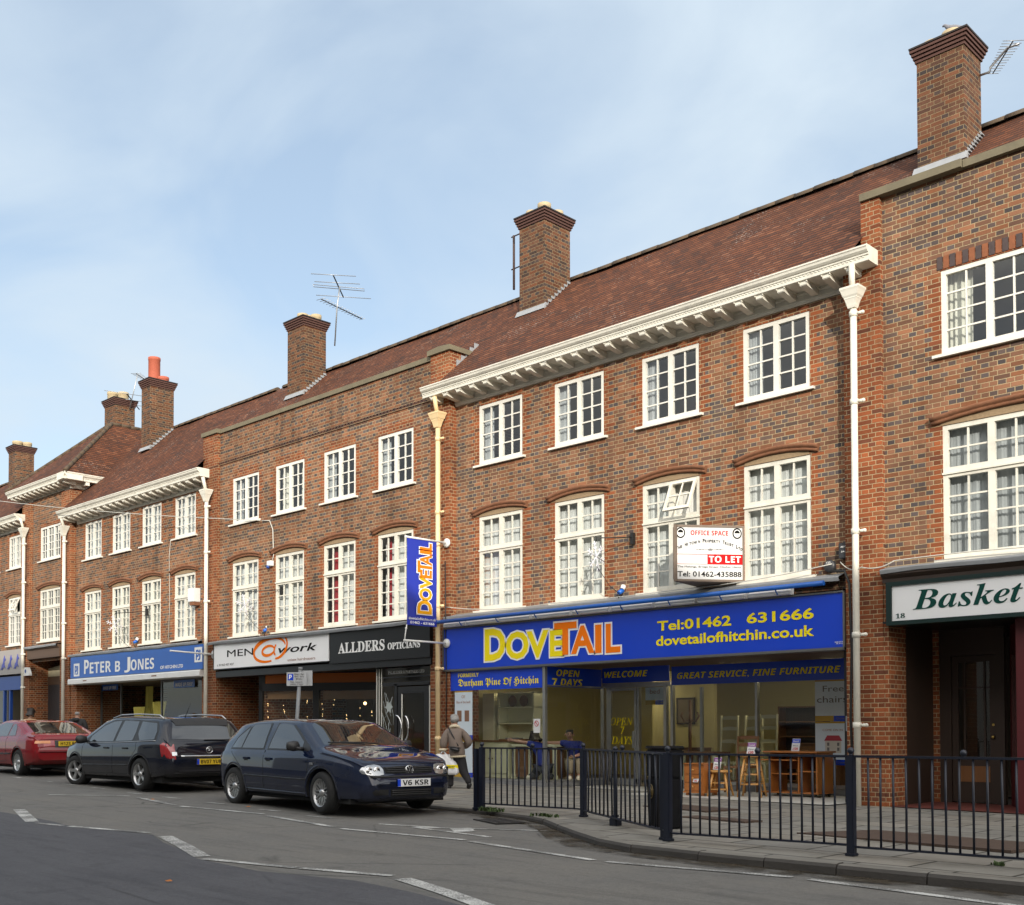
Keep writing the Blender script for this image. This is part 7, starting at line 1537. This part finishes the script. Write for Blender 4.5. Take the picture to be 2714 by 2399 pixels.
for k in range(6): a = k * 1.05; g = MB(); g.tube([(-14.0, 19.7, 1.45), (-14.0 + .14 * math.cos(a), 19.7 + .14 * math.sin(a), 1.40), (-14.0 + .22 * math.cos(a), 19.7 + .22 * math.sin(a), 1.52), (-14.0 + .18 * math.cos(a), 19.7 + .18 * math.sin(a), 1.60)], .013, 6); g.build('hook', 'brown_wood', t)
chest('brown pine chest deep inside the shop beside the coat stand', -14.5, -13.95, 20.0, 20.4, .05, .85, 4, 'brown_wood'); chest('cream chest at the back of the shop, seen through the left chairs', -13.6, -12.9, 20.8, 21.2, .05, .95, 3, 'cream_wood'); chest('brown chest at the back of the shop behind the computer desk', -12.2, -11.2, 20.9, 21.3, .05, .95, 3, 'brown_wood')
t = thing('dining_table', 'brown table just inside the shop behind the litter bin', 'table', (-13.3, 19.4, .05)); g = MB(); g.box(-13.9, -13.0, 19.15, 19.7, .74, .78); g.build('top', 'brown_wood', t)
for x in (-13.85, -13.1):
    for y in (19.2, 19.6): g = MB(); g.box(x, x + .06, y, y + .06, .05, .739); g.build('leg', 'cream_wood', t)
t = thing('no_smoking_notice', 'small white no-smoking notice on the left display glass', 'notice', (-16, 17.04, 1.2)); g = MB(); g.box(-16.02, -15.84, 17.03, 17.045, 1.17, 1.46); g.build('sheet', 'card_white', t); g = MB(); c = Vector((-15.93, 17.027, 1.36)); g.tube([c + Vector((.055 * math.cos(k * math.pi / 10), 0, .055 * math.sin(k * math.pi / 10))) for k in range(21)], .006, 5, caps=False); g.tube([c + Vector((-.04, 0, .04)), c + Vector((.04, 0, -.04))], .006, 5); g.build('symbol', 'letter_red', t)
# ------------------------------------------------------------------ people
M('skin', (.42, .23, .16), .55, .08, 12, local=True); M('grey_hair', (.27, .26, .25), .9, .45, 34, .9, 45, local=True); M('dark_hair', (.020, .015, .012), .6, .3, 40, .4, 60, local=True)
M('sheepskin', (.165, .128, .105), .85, .10, 10, .2, 50, local=True); M('fleece', (.58, .50, .36), .9, .1, 30, .4, 80, local=True); M('black_cloth', (.014, .013, .016), .8, .2, 12, local=True); M('leather_black', (.012, .012, .014), .4, .2, 12, local=True)
M('polo_blue', (.015, .028, .20), .8, .12, 8, local=True); M('charcoal_cloth', (.035, .035, .04), .85, .15, 8, local=True); M('khaki', (.28, .23, .15), .85, .1, 8, local=True); M('tan_coat', (.50, .34, .20), .8, .08, 6, local=True); M('dark_coat', (.022, .021, .022), .85, .15, 8, local=True); M('bag_white', (.70, .70, .72), .4, .06, 6, coat=.3); M('glove', (.34, .20, .07), .8); M('cream_shoe', (.55, .50, .38), .7)
AV, BV = Vector((.715, .699, 0)), Vector((-.699, .715, 0))
class Fig:
    def __init__(s, base): s.o = Vector(base)
    def w(s, p): return s.o + AV * p[0] + BV * p[1] + Vector((0, 0, p[2]))
    def skin(s, name, chain, mat, par=None, sub=2):
        keys = list(chain); k_ = {'hair': 1.28, 'coat': 1.12, 'shirt': 1.14, 'trousers': 1.14, 'collar': 1.15, 'shoe': 1.15, 'cuff': 1.12}.get(name, 1.0)
        if name == 'person': chain = {q: (v[0], (tuple(a * .80 for a in v[1]) if isinstance(v[1], tuple) else v[1] * .80) if q in ('pel', 'wst', 'che', 'ls', 'rs', 'lh', 'rh', 'lk', 'rk', 'la', 'ra') else v[1], v[2]) for q, v in chain.items()}
        elif k_ != 1.0: chain = {q: (v[0], tuple(a * k_ for a in v[1]) if isinstance(v[1], tuple) else v[1] * k_, v[2]) for q, v in chain.items()}
        pts = [(tuple(s.w(chain[k][0])), chain[k][1]) for k in keys]; ed = [(keys.index(chain[k][2]), keys.index(k)) for k in keys if chain[k][2]]
        return skin(name, pts, ed, mat, par, sub)
    def ball(s, mb, p, r, sz=1.0, n=8): c = s.w(p); mb.ball(tuple(c), r, 0, n, sz)
def hand(ch, pre, wrist, d, side, up=(0, 0, 1), curl=.5):
    """palm and five separate fingers appended to a skin chain; d = pointing direction, side = towards the thumb"""
    d = Vector(d).normalized(); sd_ = Vector(side); sd_ = (sd_ - d * sd_.dot(d)).normalized(); n = d.cross(sd_); w_ = Vector(wrist)
    ch[pre + 'palm'] = (tuple(w_ + d * .055), (.028, .020), pre)
    for i, (o, L_) in enumerate(((.024, .062), (.009, .072), (-.008, .068), (-.023, .052))):
        k = w_ + d * .09 + sd_ * o; ch['%sk%d' % (pre, i)] = (tuple(k), .0105, pre + 'palm'); a = k + d * L_ * .55 + n * curl * .02; b_ = a + d * L_ * .45 * (1 - curl) + n * L_ * .45 * curl
        ch['%sm%d' % (pre, i)] = (tuple(a), .0095, '%sk%d' % (pre, i)); ch['%st%d' % (pre, i)] = (tuple(b_), .008, '%sm%d' % (pre, i))
    t0 = w_ + d * .04 + sd_ * .034; ch[pre + 'th0'] = (tuple(t0), .012, pre + 'palm'); ch[pre + 'th1'] = (tuple(t0 + d * .035 + sd_ * .018), .010, pre + 'th0'); ch[pre + 'th2'] = (tuple(t0 + d * .06 + sd_ * .012 + n * .01), .0085, pre + 'th1')
def head(ch, c, par, face=None, r=.088):
    r *= 1.22
    c = Vector(c); f = Vector(face or (0, 1, 0)); ch['skull'] = (tuple(c + Vector((0, 0, .035)) - f * .012), r, par); ch['crown'] = (tuple(c + Vector((0, 0, .085))), r * .8, 'skull')
    ch['jaw'] = (tuple(c + f * .035 - Vector((0, 0, .045))), r * .62, 'skull'); ch['nose'] = (tuple(c + f * .098 + Vector((0, 0, .0))), .012, 'skull')
# woman in a sheepskin coat, walking away to the left
f = Fig((-16.42, 15.2, .055)); LE, RE = (-.20, -.02, .95), (.29, -.04, .86)
ch = {'pel': ((.03, 0, .70), (.14, .11), None), 'wst': ((.0, -.01, .90), (.13, .10), 'pel'), 'che': ((-.02, .02, 1.10), (.15, .11), 'wst'), 'nek': ((-.015, .05, 1.25), .05, 'che')}
head(ch, (-.01, .08, 1.345), 'nek', (-.35, .93, 0))
ch.update({'ls': ((-.16, .02, 1.17), .06, 'che'), 'le': ((-.225, -.02, .93), .045, 'ls'), 'lw': ((-.225, -.03, .74), .03, 'le'), 'rs': ((.14, .04, 1.17), .06, 'che'), 're': ((.285, .0, .93), .045, 'rs'), 'rw': ((.16, .16, .86), .03, 're'),
           'lh': ((-.05, .03, .62), .085, 'pel'), 'lk': ((-.13, .16, .36), .06, 'lh'), 'la': ((-.10, .10, .09), .04, 'lk'), 'lt': ((-.20, .24, .035), .035, 'la'), 'rh': ((.10, 0, .62), .085, 'pel'), 'rk': ((.16, -.01, .36), .06, 'rh'), 'ra': ((.275, -.06, .14), .04, 'rk'), 'rt': ((.245, .0, .03), .034, 'ra')})
hand(ch, 'lw', ch['lw'][0], (-.05, -.05, -1), (-.4, .8, 0), curl=.9); hand(ch, 'rw', ch['rw'][0], (-.5, .8, .1), (0, 0, 1), curl=.6)
pb = f.skin('person', ch, 'skin'); tag(pb, 'grey-haired woman in sheepskin coat walking away past the shop with a white carrier bag', 'person', None)
f.skin('coat', {'he0': ((.05, -.01, .64), (.18, .145), None), 'hem': ((.045, -.01, .70), (.19, .15), 'he0'), 'hip': ((.03, 0, .80), (.20, .155), 'hem'), 'wst': ((.0, -.01, .95), (.19, .145), 'hip'), 'che': ((-.02, .02, 1.09), (.185, .14), 'wst'), 'top': ((-.015, .04, 1.19), (.10, .09), 'che'), 'ls': ((-.155, .02, 1.14), .085, 'che'), 'le': ((-.225, -.02, .95), .078, 'ls'), 'lw': ((-.235, -.03, .80), .068, 'le'), 'rs': ((.14, .04, 1.14), .085, 'che'), 're': ((.285, .0, .93), .078, 'rs'), 'rw': ((.19, .12, .86), .066, 're'), 'rx': ((.15, .17, .86), .062, 'rw')}, 'sheepskin', pb)
f.skin('collar', {'a': ((-.11, .02, 1.215), .030, None), 'b': ((-.05, -.035, 1.255), .032, 'a'), 'c': ((.03, -.035, 1.255), .032, 'b'), 'd': ((.085, .03, 1.215), .030, 'c')}, 'fleece', pb)
f.skin('cuff', {'a': ((-.236, -.03, .815), .082, None), 'b': ((-.236, -.03, .785), .084, 'a'), 'c': ((-.236, -.03, .755), .082, 'b')}, 'fleece', pb)
f.skin('coat_hem', {'a': ((.05, -.01, .685), (.222, .178), None), 'b': ((.052, -.01, .655), (.222, .178), 'a'), 'c': ((.052, -.01, .625), (.222, .178), 'b')}, 'fleece', pb)
f.skin('trousers', {'top': ((.04, 0, .84), (.14, .12), None), 'pel': ((.045, 0, .70), (.15, .13), 'top'), 'lh': ((-.05, .03, .62), .11, 'pel'), 'lk': ((-.13, .16, .36), .085, 'lh'), 'la': ((-.10, .11, .12), .06, 'lk'), 'lb': ((-.10, .10, .05), .058, 'la'), 'rh': ((.10, 0, .60), .115, 'pel'), 'rk': ((.165, -.01, .36), .085, 'rh'), 'ra': ((.26, -.05, .18), .058, 'rk'), 'rb': ((.275, -.06, .11), .056, 'ra')}, 'black_cloth', pb)
f.skin('shoe', {'a': ((.275, -.06, .15), .048, None), 'b': ((.285, -.055, .09), .046, 'a'), 'c': ((.25, .01, .03), .036, 'b')}, 'leather_black', pb); f.skin('shoe', {'a': ((-.10, .09, .05), .046, None), 'b': ((-.17, .19, .035), .04, 'a'), 'c': ((-.21, .25, .03), .03, 'b')}, 'leather_black', pb)
hair = {'a': ((-.02, .055, 1.405), .098, None), 'b': ((-.02, .085, 1.44), .085, 'a'), 'c': ((-.01, .02, 1.355), .080, 'a'), 'd': ((-.075, .06, 1.36), .045, 'a'), 'e': ((.055, .07, 1.36), .045, 'a'), 'g': ((-.005, .005, 1.315), .05, 'c')}; f.skin('hair', hair, 'grey_hair', pb)
hb = thing('handbag', 'black shoulder bag slung across the woman in the sheepskin coat', 'bag', f.w((.02, -.2, .72))); o = f.skin('bag_body', {'a': ((-.11, -.20, .82), (.06, .05), None), 'b': ((.0, -.215, .80), (.10, .055), 'a'), 'c': ((.11, -.20, .77), (.085, .05), 'b')}, 'leather_black'); adopt(o, hb)
g = MB(); g.tube([f.w(p) for p in ((-.13, -.075, 1.22), (-.06, -.145, 1.10), (.02, -.165, .95), (.07, -.19, .86))], .012, 6); g.build('strap', 'leather_black', hb); g = MB(); g.tube([f.w(p) for p in ((-.13, -.255, .845), (0, -.275, .84), (.12, -.25, .82))], .010, 6); g.build('flap_edge', 'leather_black', hb)
cb = thing('carrier_bag', 'white plastic carrier bag with yellow band in the hand of the woman', 'bag', f.w((-.24, -.05, .35))); rows = []
prof = [(-.235, .205, .012, .70), (-.21, .19, .03, .62), (-.17, .195, .05, .52), (-.13, .20, .06, .42), (-.11, .19, .06, .34), (-.11, .14, .04, .30)]
for cx, hw, dp, z in prof: rows.append([f.w((cx + hw * math.cos(k * math.pi / 12), -.06 + dp * math.sin(k * math.pi / 12) + .012 * math.sin(k * 1.9 + z * 20), z + .012 * math.cos(k * 2.3))) for k in range(24)])
g = MB(); g.grid(rows, 0, True); g.face(rows[-1]); g.build('bag_body', 'bag_white', cb)
g = MB(); g.tube([f.w(p) for p in ((-.29, -.06, .70), (-.25, -.06, .75), (-.21, -.06, .74), (-.17, -.06, .69))], .014, 6); g.build('handle', 'bag_white', cb)
g = MB(); rows = [[f.w((-.14 + .205 * math.cos(a), -.062 + .066 * math.sin(a), z)) for a in [-.15 - 2.6 * i / 16 for i in range(17)]] for z in (.42, .49)]; g.grid(rows); g.build('yellow_band', 'letter_yellow', cb)
letters('lettering', [("JAMIN'S", tuple(f.w((-.20, -.145, .435))), tuple(AV), ZU, .20, .035, dict(bold=.03))], 'letter_green', cb)
# kneeling man, seen from behind
f = Fig((-16.35, 17.62, .17)); ch = {'pel': ((.04, 0, .33), (.12, .10), None), 'wst': ((.02, .04, .50), (.11, .09), 'pel'), 'che': ((-.04, .12, .68), (.13, .10), 'wst'), 'nek': ((-.09, .20, .78), .045, 'che')}
head(ch, (-.12, .24, .84), 'nek', (-.3, .7, -.6), .082)
ch.update({'ls': ((-.18, .12, .76), .055, 'che'), 'le': ((-.40, .10, .80), .042, 'ls'), 'lw': ((-.58, .12, .83), .032, 'le'), 'rs': ((.06, .16, .72), .055, 'che'), 're': ((.05, .34, .66), .042, 'rs'), 'rw': ((-.06, .42, .72), .03, 're'), 'lh': ((-.03, .02, .28), .085, 'pel'), 'lk': ((-.15, .16, .06), .06, 'lh'), 'la': ((-.26, -.16, .05), .042, 'lk'), 'lt': ((-.30, -.24, .04), .035, 'la'), 'rh': ((.11, .02, .28), .085, 'pel'), 'rk': ((.18, .18, .06), .06, 'rh'), 'ra': ((.20, -.16, .06), .042, 'rk'), 'rt': ((.21, -.25, .04), .035, 'ra')})
hand(ch, 'lw', ch['lw'][0], (-.9, .1, .1), (0, -.3, .9), curl=.3); hand(ch, 'rw', ch['rw'][0], (-.5, .6, .1), (0, 0, 1), curl=.5)
pb = f.skin('person', ch, 'skin'); tag(pb, 'kneeling man in blue polo shirt, back turned, reaching over a cabinet in the window', 'person')
f.skin('shirt', {'hem': ((.05, -.01, .26), (.135, .12), None), 'pel': ((.04, .0, .36), (.135, .12), 'hem'), 'wst': ((.02, .04, .52), (.13, .11), 'pel'), 'che': ((-.04, .12, .67), (.15, .12), 'wst'), 'nek': ((-.08, .18, .75), .065, 'che'), 'ls': ((-.18, .12, .755), .075, 'che'), 'le': ((-.33, .11, .785), .065, 'ls'), 'rs': ((.06, .16, .72), .075, 'che'), 're': ((.055, .28, .68), .062, 'rs')}, 'polo_blue', pb)
f.skin('trousers', {'pel': ((.04, 0, .34), (.14, .12), None), 'lh': ((-.03, .02, .27), .11, 'pel'), 'lk': ((-.15, .16, .085), .082, 'lh'), 'la': ((-.24, -.12, .07), .062, 'lk'), 'rh': ((.12, .02, .27), .115, 'pel'), 'rk': ((.18, .18, .085), .082, 'rh'), 'ra': ((.20, -.13, .075), .065, 'rk')}, 'charcoal_cloth', pb)
f.skin('shoe', {'a': ((-.25, -.15, .06), .05, None), 'b': ((-.30, -.26, .05), .04, 'a')}, 'cream_shoe', pb); f.skin('shoe', {'a': ((.20, -.17, .065), .05, None), 'b': ((.21, -.27, .05), .04, 'a')}, 'leather_black', pb); f.skin('hair', {'a': ((-.115, .215, .895), .082, None), 'b': ((-.13, .26, .92), .066, 'a'), 'c': ((-.10, .185, .84), .05, 'a')}, 'dark_hair', pb)
# seated man facing the street
f = Fig((-15.98, 18.12, .17)); ch = {'pel': ((.10, .05, .36), (.12, .10), None), 'wst': ((.11, .04, .52), (.11, .09), 'pel'), 'che': ((.08, -.02, .70), (.14, .10), 'wst'), 'nek': ((.02, -.05, .85), .048, 'che')}
head(ch, (-.01, -.08, .95), 'nek', (-.12, -.98, -.1), .084)
ch.update({'rs': ((-.09, -.03, .79), .055, 'che'), 're': ((-.29, -.02, .78), .042, 'rs'), 'rw': ((-.46, .0, .79), .03, 're'), 'ls': ((.22, -.01, .77), .055, 'che'), 'le': ((.27, -.12, .56), .042, 'ls'), 'lw': ((.08, -.26, .50), .03, 'le'), 'rh': ((.03, -.02, .33), .085, 'pel'), 'rk': ((-.04, -.34, .40), .062, 'rh'), 'ra': ((-.02, -.30, .08), .04, 'rk'), 'rt': ((-.06, -.42, .035), .036, 'ra'), 'lh': ((.19, -.02, .33), .085, 'pel'), 'lk': ((.20, -.36, .40), .062, 'lh'), 'la': ((.17, -.30, .08), .04, 'lk'), 'lt': ((.19, -.43, .035), .036, 'la')})
hand(ch, 'rw', ch['rw'][0], (-.9, -.1, -.05), (0, -.9, .2), curl=.3); hand(ch, 'lw', ch['lw'][0], (-.9, -.3, -.3), (0, -.3, .9), curl=.6)
pb = f.skin('person', ch, 'skin'); tag(pb, 'dark-haired man in navy polo shirt sitting in the window, facing the street', 'person')
f.skin('shirt', {'hem': ((.10, .05, .28), (.13, .115), None), 'pel': ((.10, .05, .40), (.14, .12), 'hem'), 'wst': ((.11, .04, .54), (.14, .115), 'pel'), 'che': ((.08, -.015, .69), (.165, .12), 'wst'), 'nek': ((.035, -.04, .80), .07, 'che'), 'rs': ((-.09, -.03, .785), .076, 'che'), 're': ((-.24, -.02, .785), .066, 'rs'), 'ls': ((.22, -.01, .77), .078, 'che'), 'le': ((.262, -.09, .62), .066, 'ls')}, 'polo_blue', pb)
f.skin('trousers', {'pel': ((.11, .05, .36), (.145, .12), None), 'rh': ((.03, -.02, .34), .11, 'pel'), 'rk': ((-.04, -.34, .40), .085, 'rh'), 'ra': ((-.02, -.29, .12), .062, 'rk'), 'lh': ((.19, -.02, .34), .11, 'pel'), 'lk': ((.20, -.36, .40), .085, 'lh'), 'la': ((.17, -.29, .12), .062, 'lk')}, 'khaki', pb)
for x in (-.02, .17): f.skin('shoe', {'a': ((x, -.30, .06), .052, None), 'b': ((x - .015, -.42, .045), .045, 'a'), 'c': ((x - .02, -.47, .04), .032, 'b')}, 'cream_shoe', pb)
f.skin('hair', {'a': ((-.005, -.045, 1.02), .084, None), 'b': ((-.01, -.08, 1.055), .068, 'a'), 'c': ((.0, -.01, .96), .055, 'a'), 'd': ((-.075, -.05, .985), .026, 'a'), 'e': ((.065, -.05, .985), .026, 'a')}, 'dark_hair', pb)
for x in (-.042, .012):
    g = MB(); f.ball(g, (x, -.158, .968), .010); g.build('eye', 'dark_hair', pb); g = MB(); g.tube([f.w((x - .02, -.158, .990)), f.w((x + .02, -.158, .992))], .005, 5); g.build('eyebrow', 'dark_hair', pb)
g = MB(); g.tube([f.w((-.040, -.158, .905)), f.w((-.015, -.166, .903)), f.w((.012, -.158, .906))], .006, 5); g.build('mouth', M('lips', (.25, .09, .07), .6), pb)
for x in (-.095, .078): g = MB(); f.ball(g, (x, -.07, .955), .020, 1.5); g.build('ear', 'skin', pb)
gl_ = thing('work_glove', 'tan work glove held by the sitting man', 'glove', f.w((.0, -.3, .4))); gch = {'a': ((.02, -.29, .49), .03, None)}; hand(gch, 'a', (.02, -.29, .49), (-.7, -.2, -.6), (0, 0, 1), curl=.3); adopt(f.skin('glove', gch, 'glove'), gl_)
st = thing('packing_box', 'low box the man in the navy polo shirt sits on', 'box', f.w((.1, .05, 0))); g = MB(); c = f.w((.1, .06, .14)); g.obox(c, AV, BV, (0, 0, 1), .17, .16, .14); g.build('box', 'brown_wood', st)
# two people on the far pavement, cut off by the red car
def back_view(lb, base, h, coat, hairm, wide=1.0, hood=False, bald=False):
    f = Fig(base); k = h / 1.5; S = lambda p: (p[0] * k * wide, p[1] * k, p[2] * k)
    ch = {'pel': (S((0, 0, .74)), .11, None), 'wst': (S((0, 0, .92)), .11, 'pel'), 'che': (S((0, .01, 1.12)), (.13, .10), 'wst'), 'nek': (S((0, .03, 1.25)), .045, 'che')}; head(ch, S((0, .05, 1.355)), 'nek', (.1, .98, 0), .085)
    ch.update({'ls': (S((-.17, .01, 1.18)), .055, 'che'), 'le': (S((-.23, 0, .94)), .042, 'ls'), 'lw': (S((-.22, .08, .74)), .03, 'le'), 'rs': (S((.17, .01, 1.18)), .055, 'che'), 're': (S((.23, 0, .94)), .042, 'rs'), 'rw': (S((.22, .08, .74)), .03, 're')})
    for sd_, n in ((-1, 'l'), (1, 'r')): ch.update({n + 'h': (S((sd_ * .08, 0, .68)), .085, 'pel'), n + 'k': (S((sd_ * .09, .03 * sd_, .38)), .06, n + 'h'), n + 'a': (S((sd_ * .09, -.05 * sd_, .07)), .04, n + 'k'), n + 't': (S((sd_ * .10, .10 - .05 * sd_, .03)), .035, n + 'a')})
    hand(ch, 'lw', ch['lw'][0], (0, .2, -1), (0, 1, 0)); hand(ch, 'rw', ch['rw'][0], (0, .2, -1), (0, 1, 0))
    pb = f.skin('person', ch, 'skin'); tag(pb, lb, 'person')
    f.skin('coat', {'hem': (S((0, 0, .62)), (.19, .14), None), 'wst': (S((0, 0, .90)), (.175, .13), 'hem'), 'che': (S((0, .01, 1.10)), (.175, .13), 'wst'), 'nek': (S((0, .02, 1.22)), .085, 'che'), 'ls': (S((-.17, .01, 1.16)), .078, 'che'), 'le': (S((-.235, 0, .94)), .066, 'ls'), 'lw': (S((-.225, .07, .78)), .052, 'le'), 'rs': (S((.17, .01, 1.16)), .078, 'che'), 're': (S((.235, 0, .94)), .066, 'rs'), 'rw': (S((.225, .07, .78)), .052, 're')}, coat, pb)
    f.skin('trousers', {'pel': (S((0, 0, .72)), .13, None), 'lh': (S((-.08, 0, .64)), .105, 'pel'), 'lk': (S((-.09, -.03, .38)), .08, 'lh'), 'la': (S((-.09, .05, .11)), .062, 'lk'), 'rh': (S((.08, 0, .64)), .105, 'pel'), 'rk': (S((.09, .03, .38)), .08, 'rh'), 'ra': (S((.09, -.05, .11)), .062, 'rk')}, 'black_cloth', pb)
    if hood: f.skin('hood', {'a': (S((-.10, -.08, 1.20)), .055, None), 'b': (S((0, -.12, 1.17)), .075, 'a'), 'c': (S((.10, -.08, 1.20)), .055, 'b')}, coat, pb)
    c = S((0, .03, 1.42)); hr = {'a': (c, .088, None), 'b': ((c[0], c[1] + .02, c[2] + .03), .078, 'a'), 'c': ((c[0], c[1] - .02, c[2] - .07), .062, 'a')}
    if bald: hr = {'a': ((c[0] - .07, c[1] - .01, c[2] - .05), .035, None), 'b': ((c[0], c[1] - .05, c[2] - .06), .045, 'a'), 'c': ((c[0] + .07, c[1] - .01, c[2] - .05), .035, 'b')}
    f.skin('hair', hr, hairm, pb)
back_view('dark-haired person in tan jacket seen from behind beyond the red coupe', (-37.25, 15.5, .39), 1.52, 'tan_coat', 'dark_hair'); back_view('balding person in dark hooded coat seen from behind beyond the red coupe', (-33.8, 15.5, .35), 1.55, 'dark_coat', 'grey_hair', 1.15, True, True)
# clothes on show at the far-left shop, bicycle and stock in the draper's window
M('pink_cloth', (.55, .16, .22), .85, .3, 14)
t = thing('clothes_rail', 'rail of pink and red clothes outside the far-left shop', 'clothes rail', (-42.6, 16.4, .5)); g = MB(); g.tube([(-44.4, 16.4, 1.55), (-41.9, 16.4, 1.55)], .02, 6); g.tube([(-44.3, 16.4, .45), (-44.3, 16.4, 1.55)], .02, 6); g.tube([(-42.0, 16.4, .45), (-42.0, 16.4, 1.55)], .02, 6); g.build('frame', 'galv', t)
for i in range(12): g = MB(); x = -44.25 + i * .19; curtain_mesh(g, x, x + .15, .75, 1.53, 16.4, .03, .08, 0, i); g.build('garment', ['pink_cloth', 'red_curtain', 'pink_cloth', 'white_plastic'][i % 4], t)
t = thing('shop_dummy', 'dress stand with striped cloth inside the left draper window', 'dress stand', (-36.3, 18.3, .4)); g = MB(); g.lathe((-36.3, 18.3, .4), [(.25, 0), (.22, .3), (.15, .75), (.19, 1.05), (.15, 1.22), (.05, 1.28)], 16); g.build('dress', 'flake', t); g = MB(); g.tube([(-36.3, 18.3, 1.68), (-36.3, 18.3, 1.75)], .03, 8); g.build('neck_block', 'brown_wood', t)

# ------------------------------------------------------------------ families of like things
GROUPS = {'shop_building': 'buildings of the shopping terrace', 'parked_car': 'cars parked along the kerb', 'shop_sign': 'shop fascia signs', 'roller_blind': 'shop blinds', 'window_blind': 'blinds in the hairdresser window', 'window_banner': 'banners in the shop windows',
    'poster': 'posters in the furniture shop window', 'ceiling_lamp': 'lamps glowing in the hairdresser', 'fabric_display': 'fabric shown in the draper window', 'ceiling_light': 'ceiling fittings in the furniture shop', 'access_cover': 'covers let into the pavement', 'weed_tuft': 'weeds at the kerb',
    'fallen_leaf': 'leaves lying on the road', 'alarm_box': 'alarm boxes on the walls', 'power_socket': 'power sockets for the street decorations', 'snowflake_light': 'snowflake street decorations', 'wall_cable': 'cables on the walls', 'tv_aerial': 'television aerials on the chimneys', 'chest_of_drawers': 'chests of drawers for sale',
    'bar_stool': 'stools outside the shop', 'price_card': 'price cards on the furniture', 'ladder_back_chair': 'ladder-back chairs for sale', 'plate': 'plates on the dresser', 'bookcase': 'shelf units at the back of the shop', 'picture': 'pictures on the shop walls', 'cabinet': 'unfinished cabinets in the window', 'person': 'people in the street and shop'}
for o in list(bpy.data.objects):
    if o.parent is None and o.type in ('MESH', 'EMPTY') and o.get('label'):
        k = o.name.split('.')[0]
        if k in GROUPS: o['group'] = GROUPS[k]
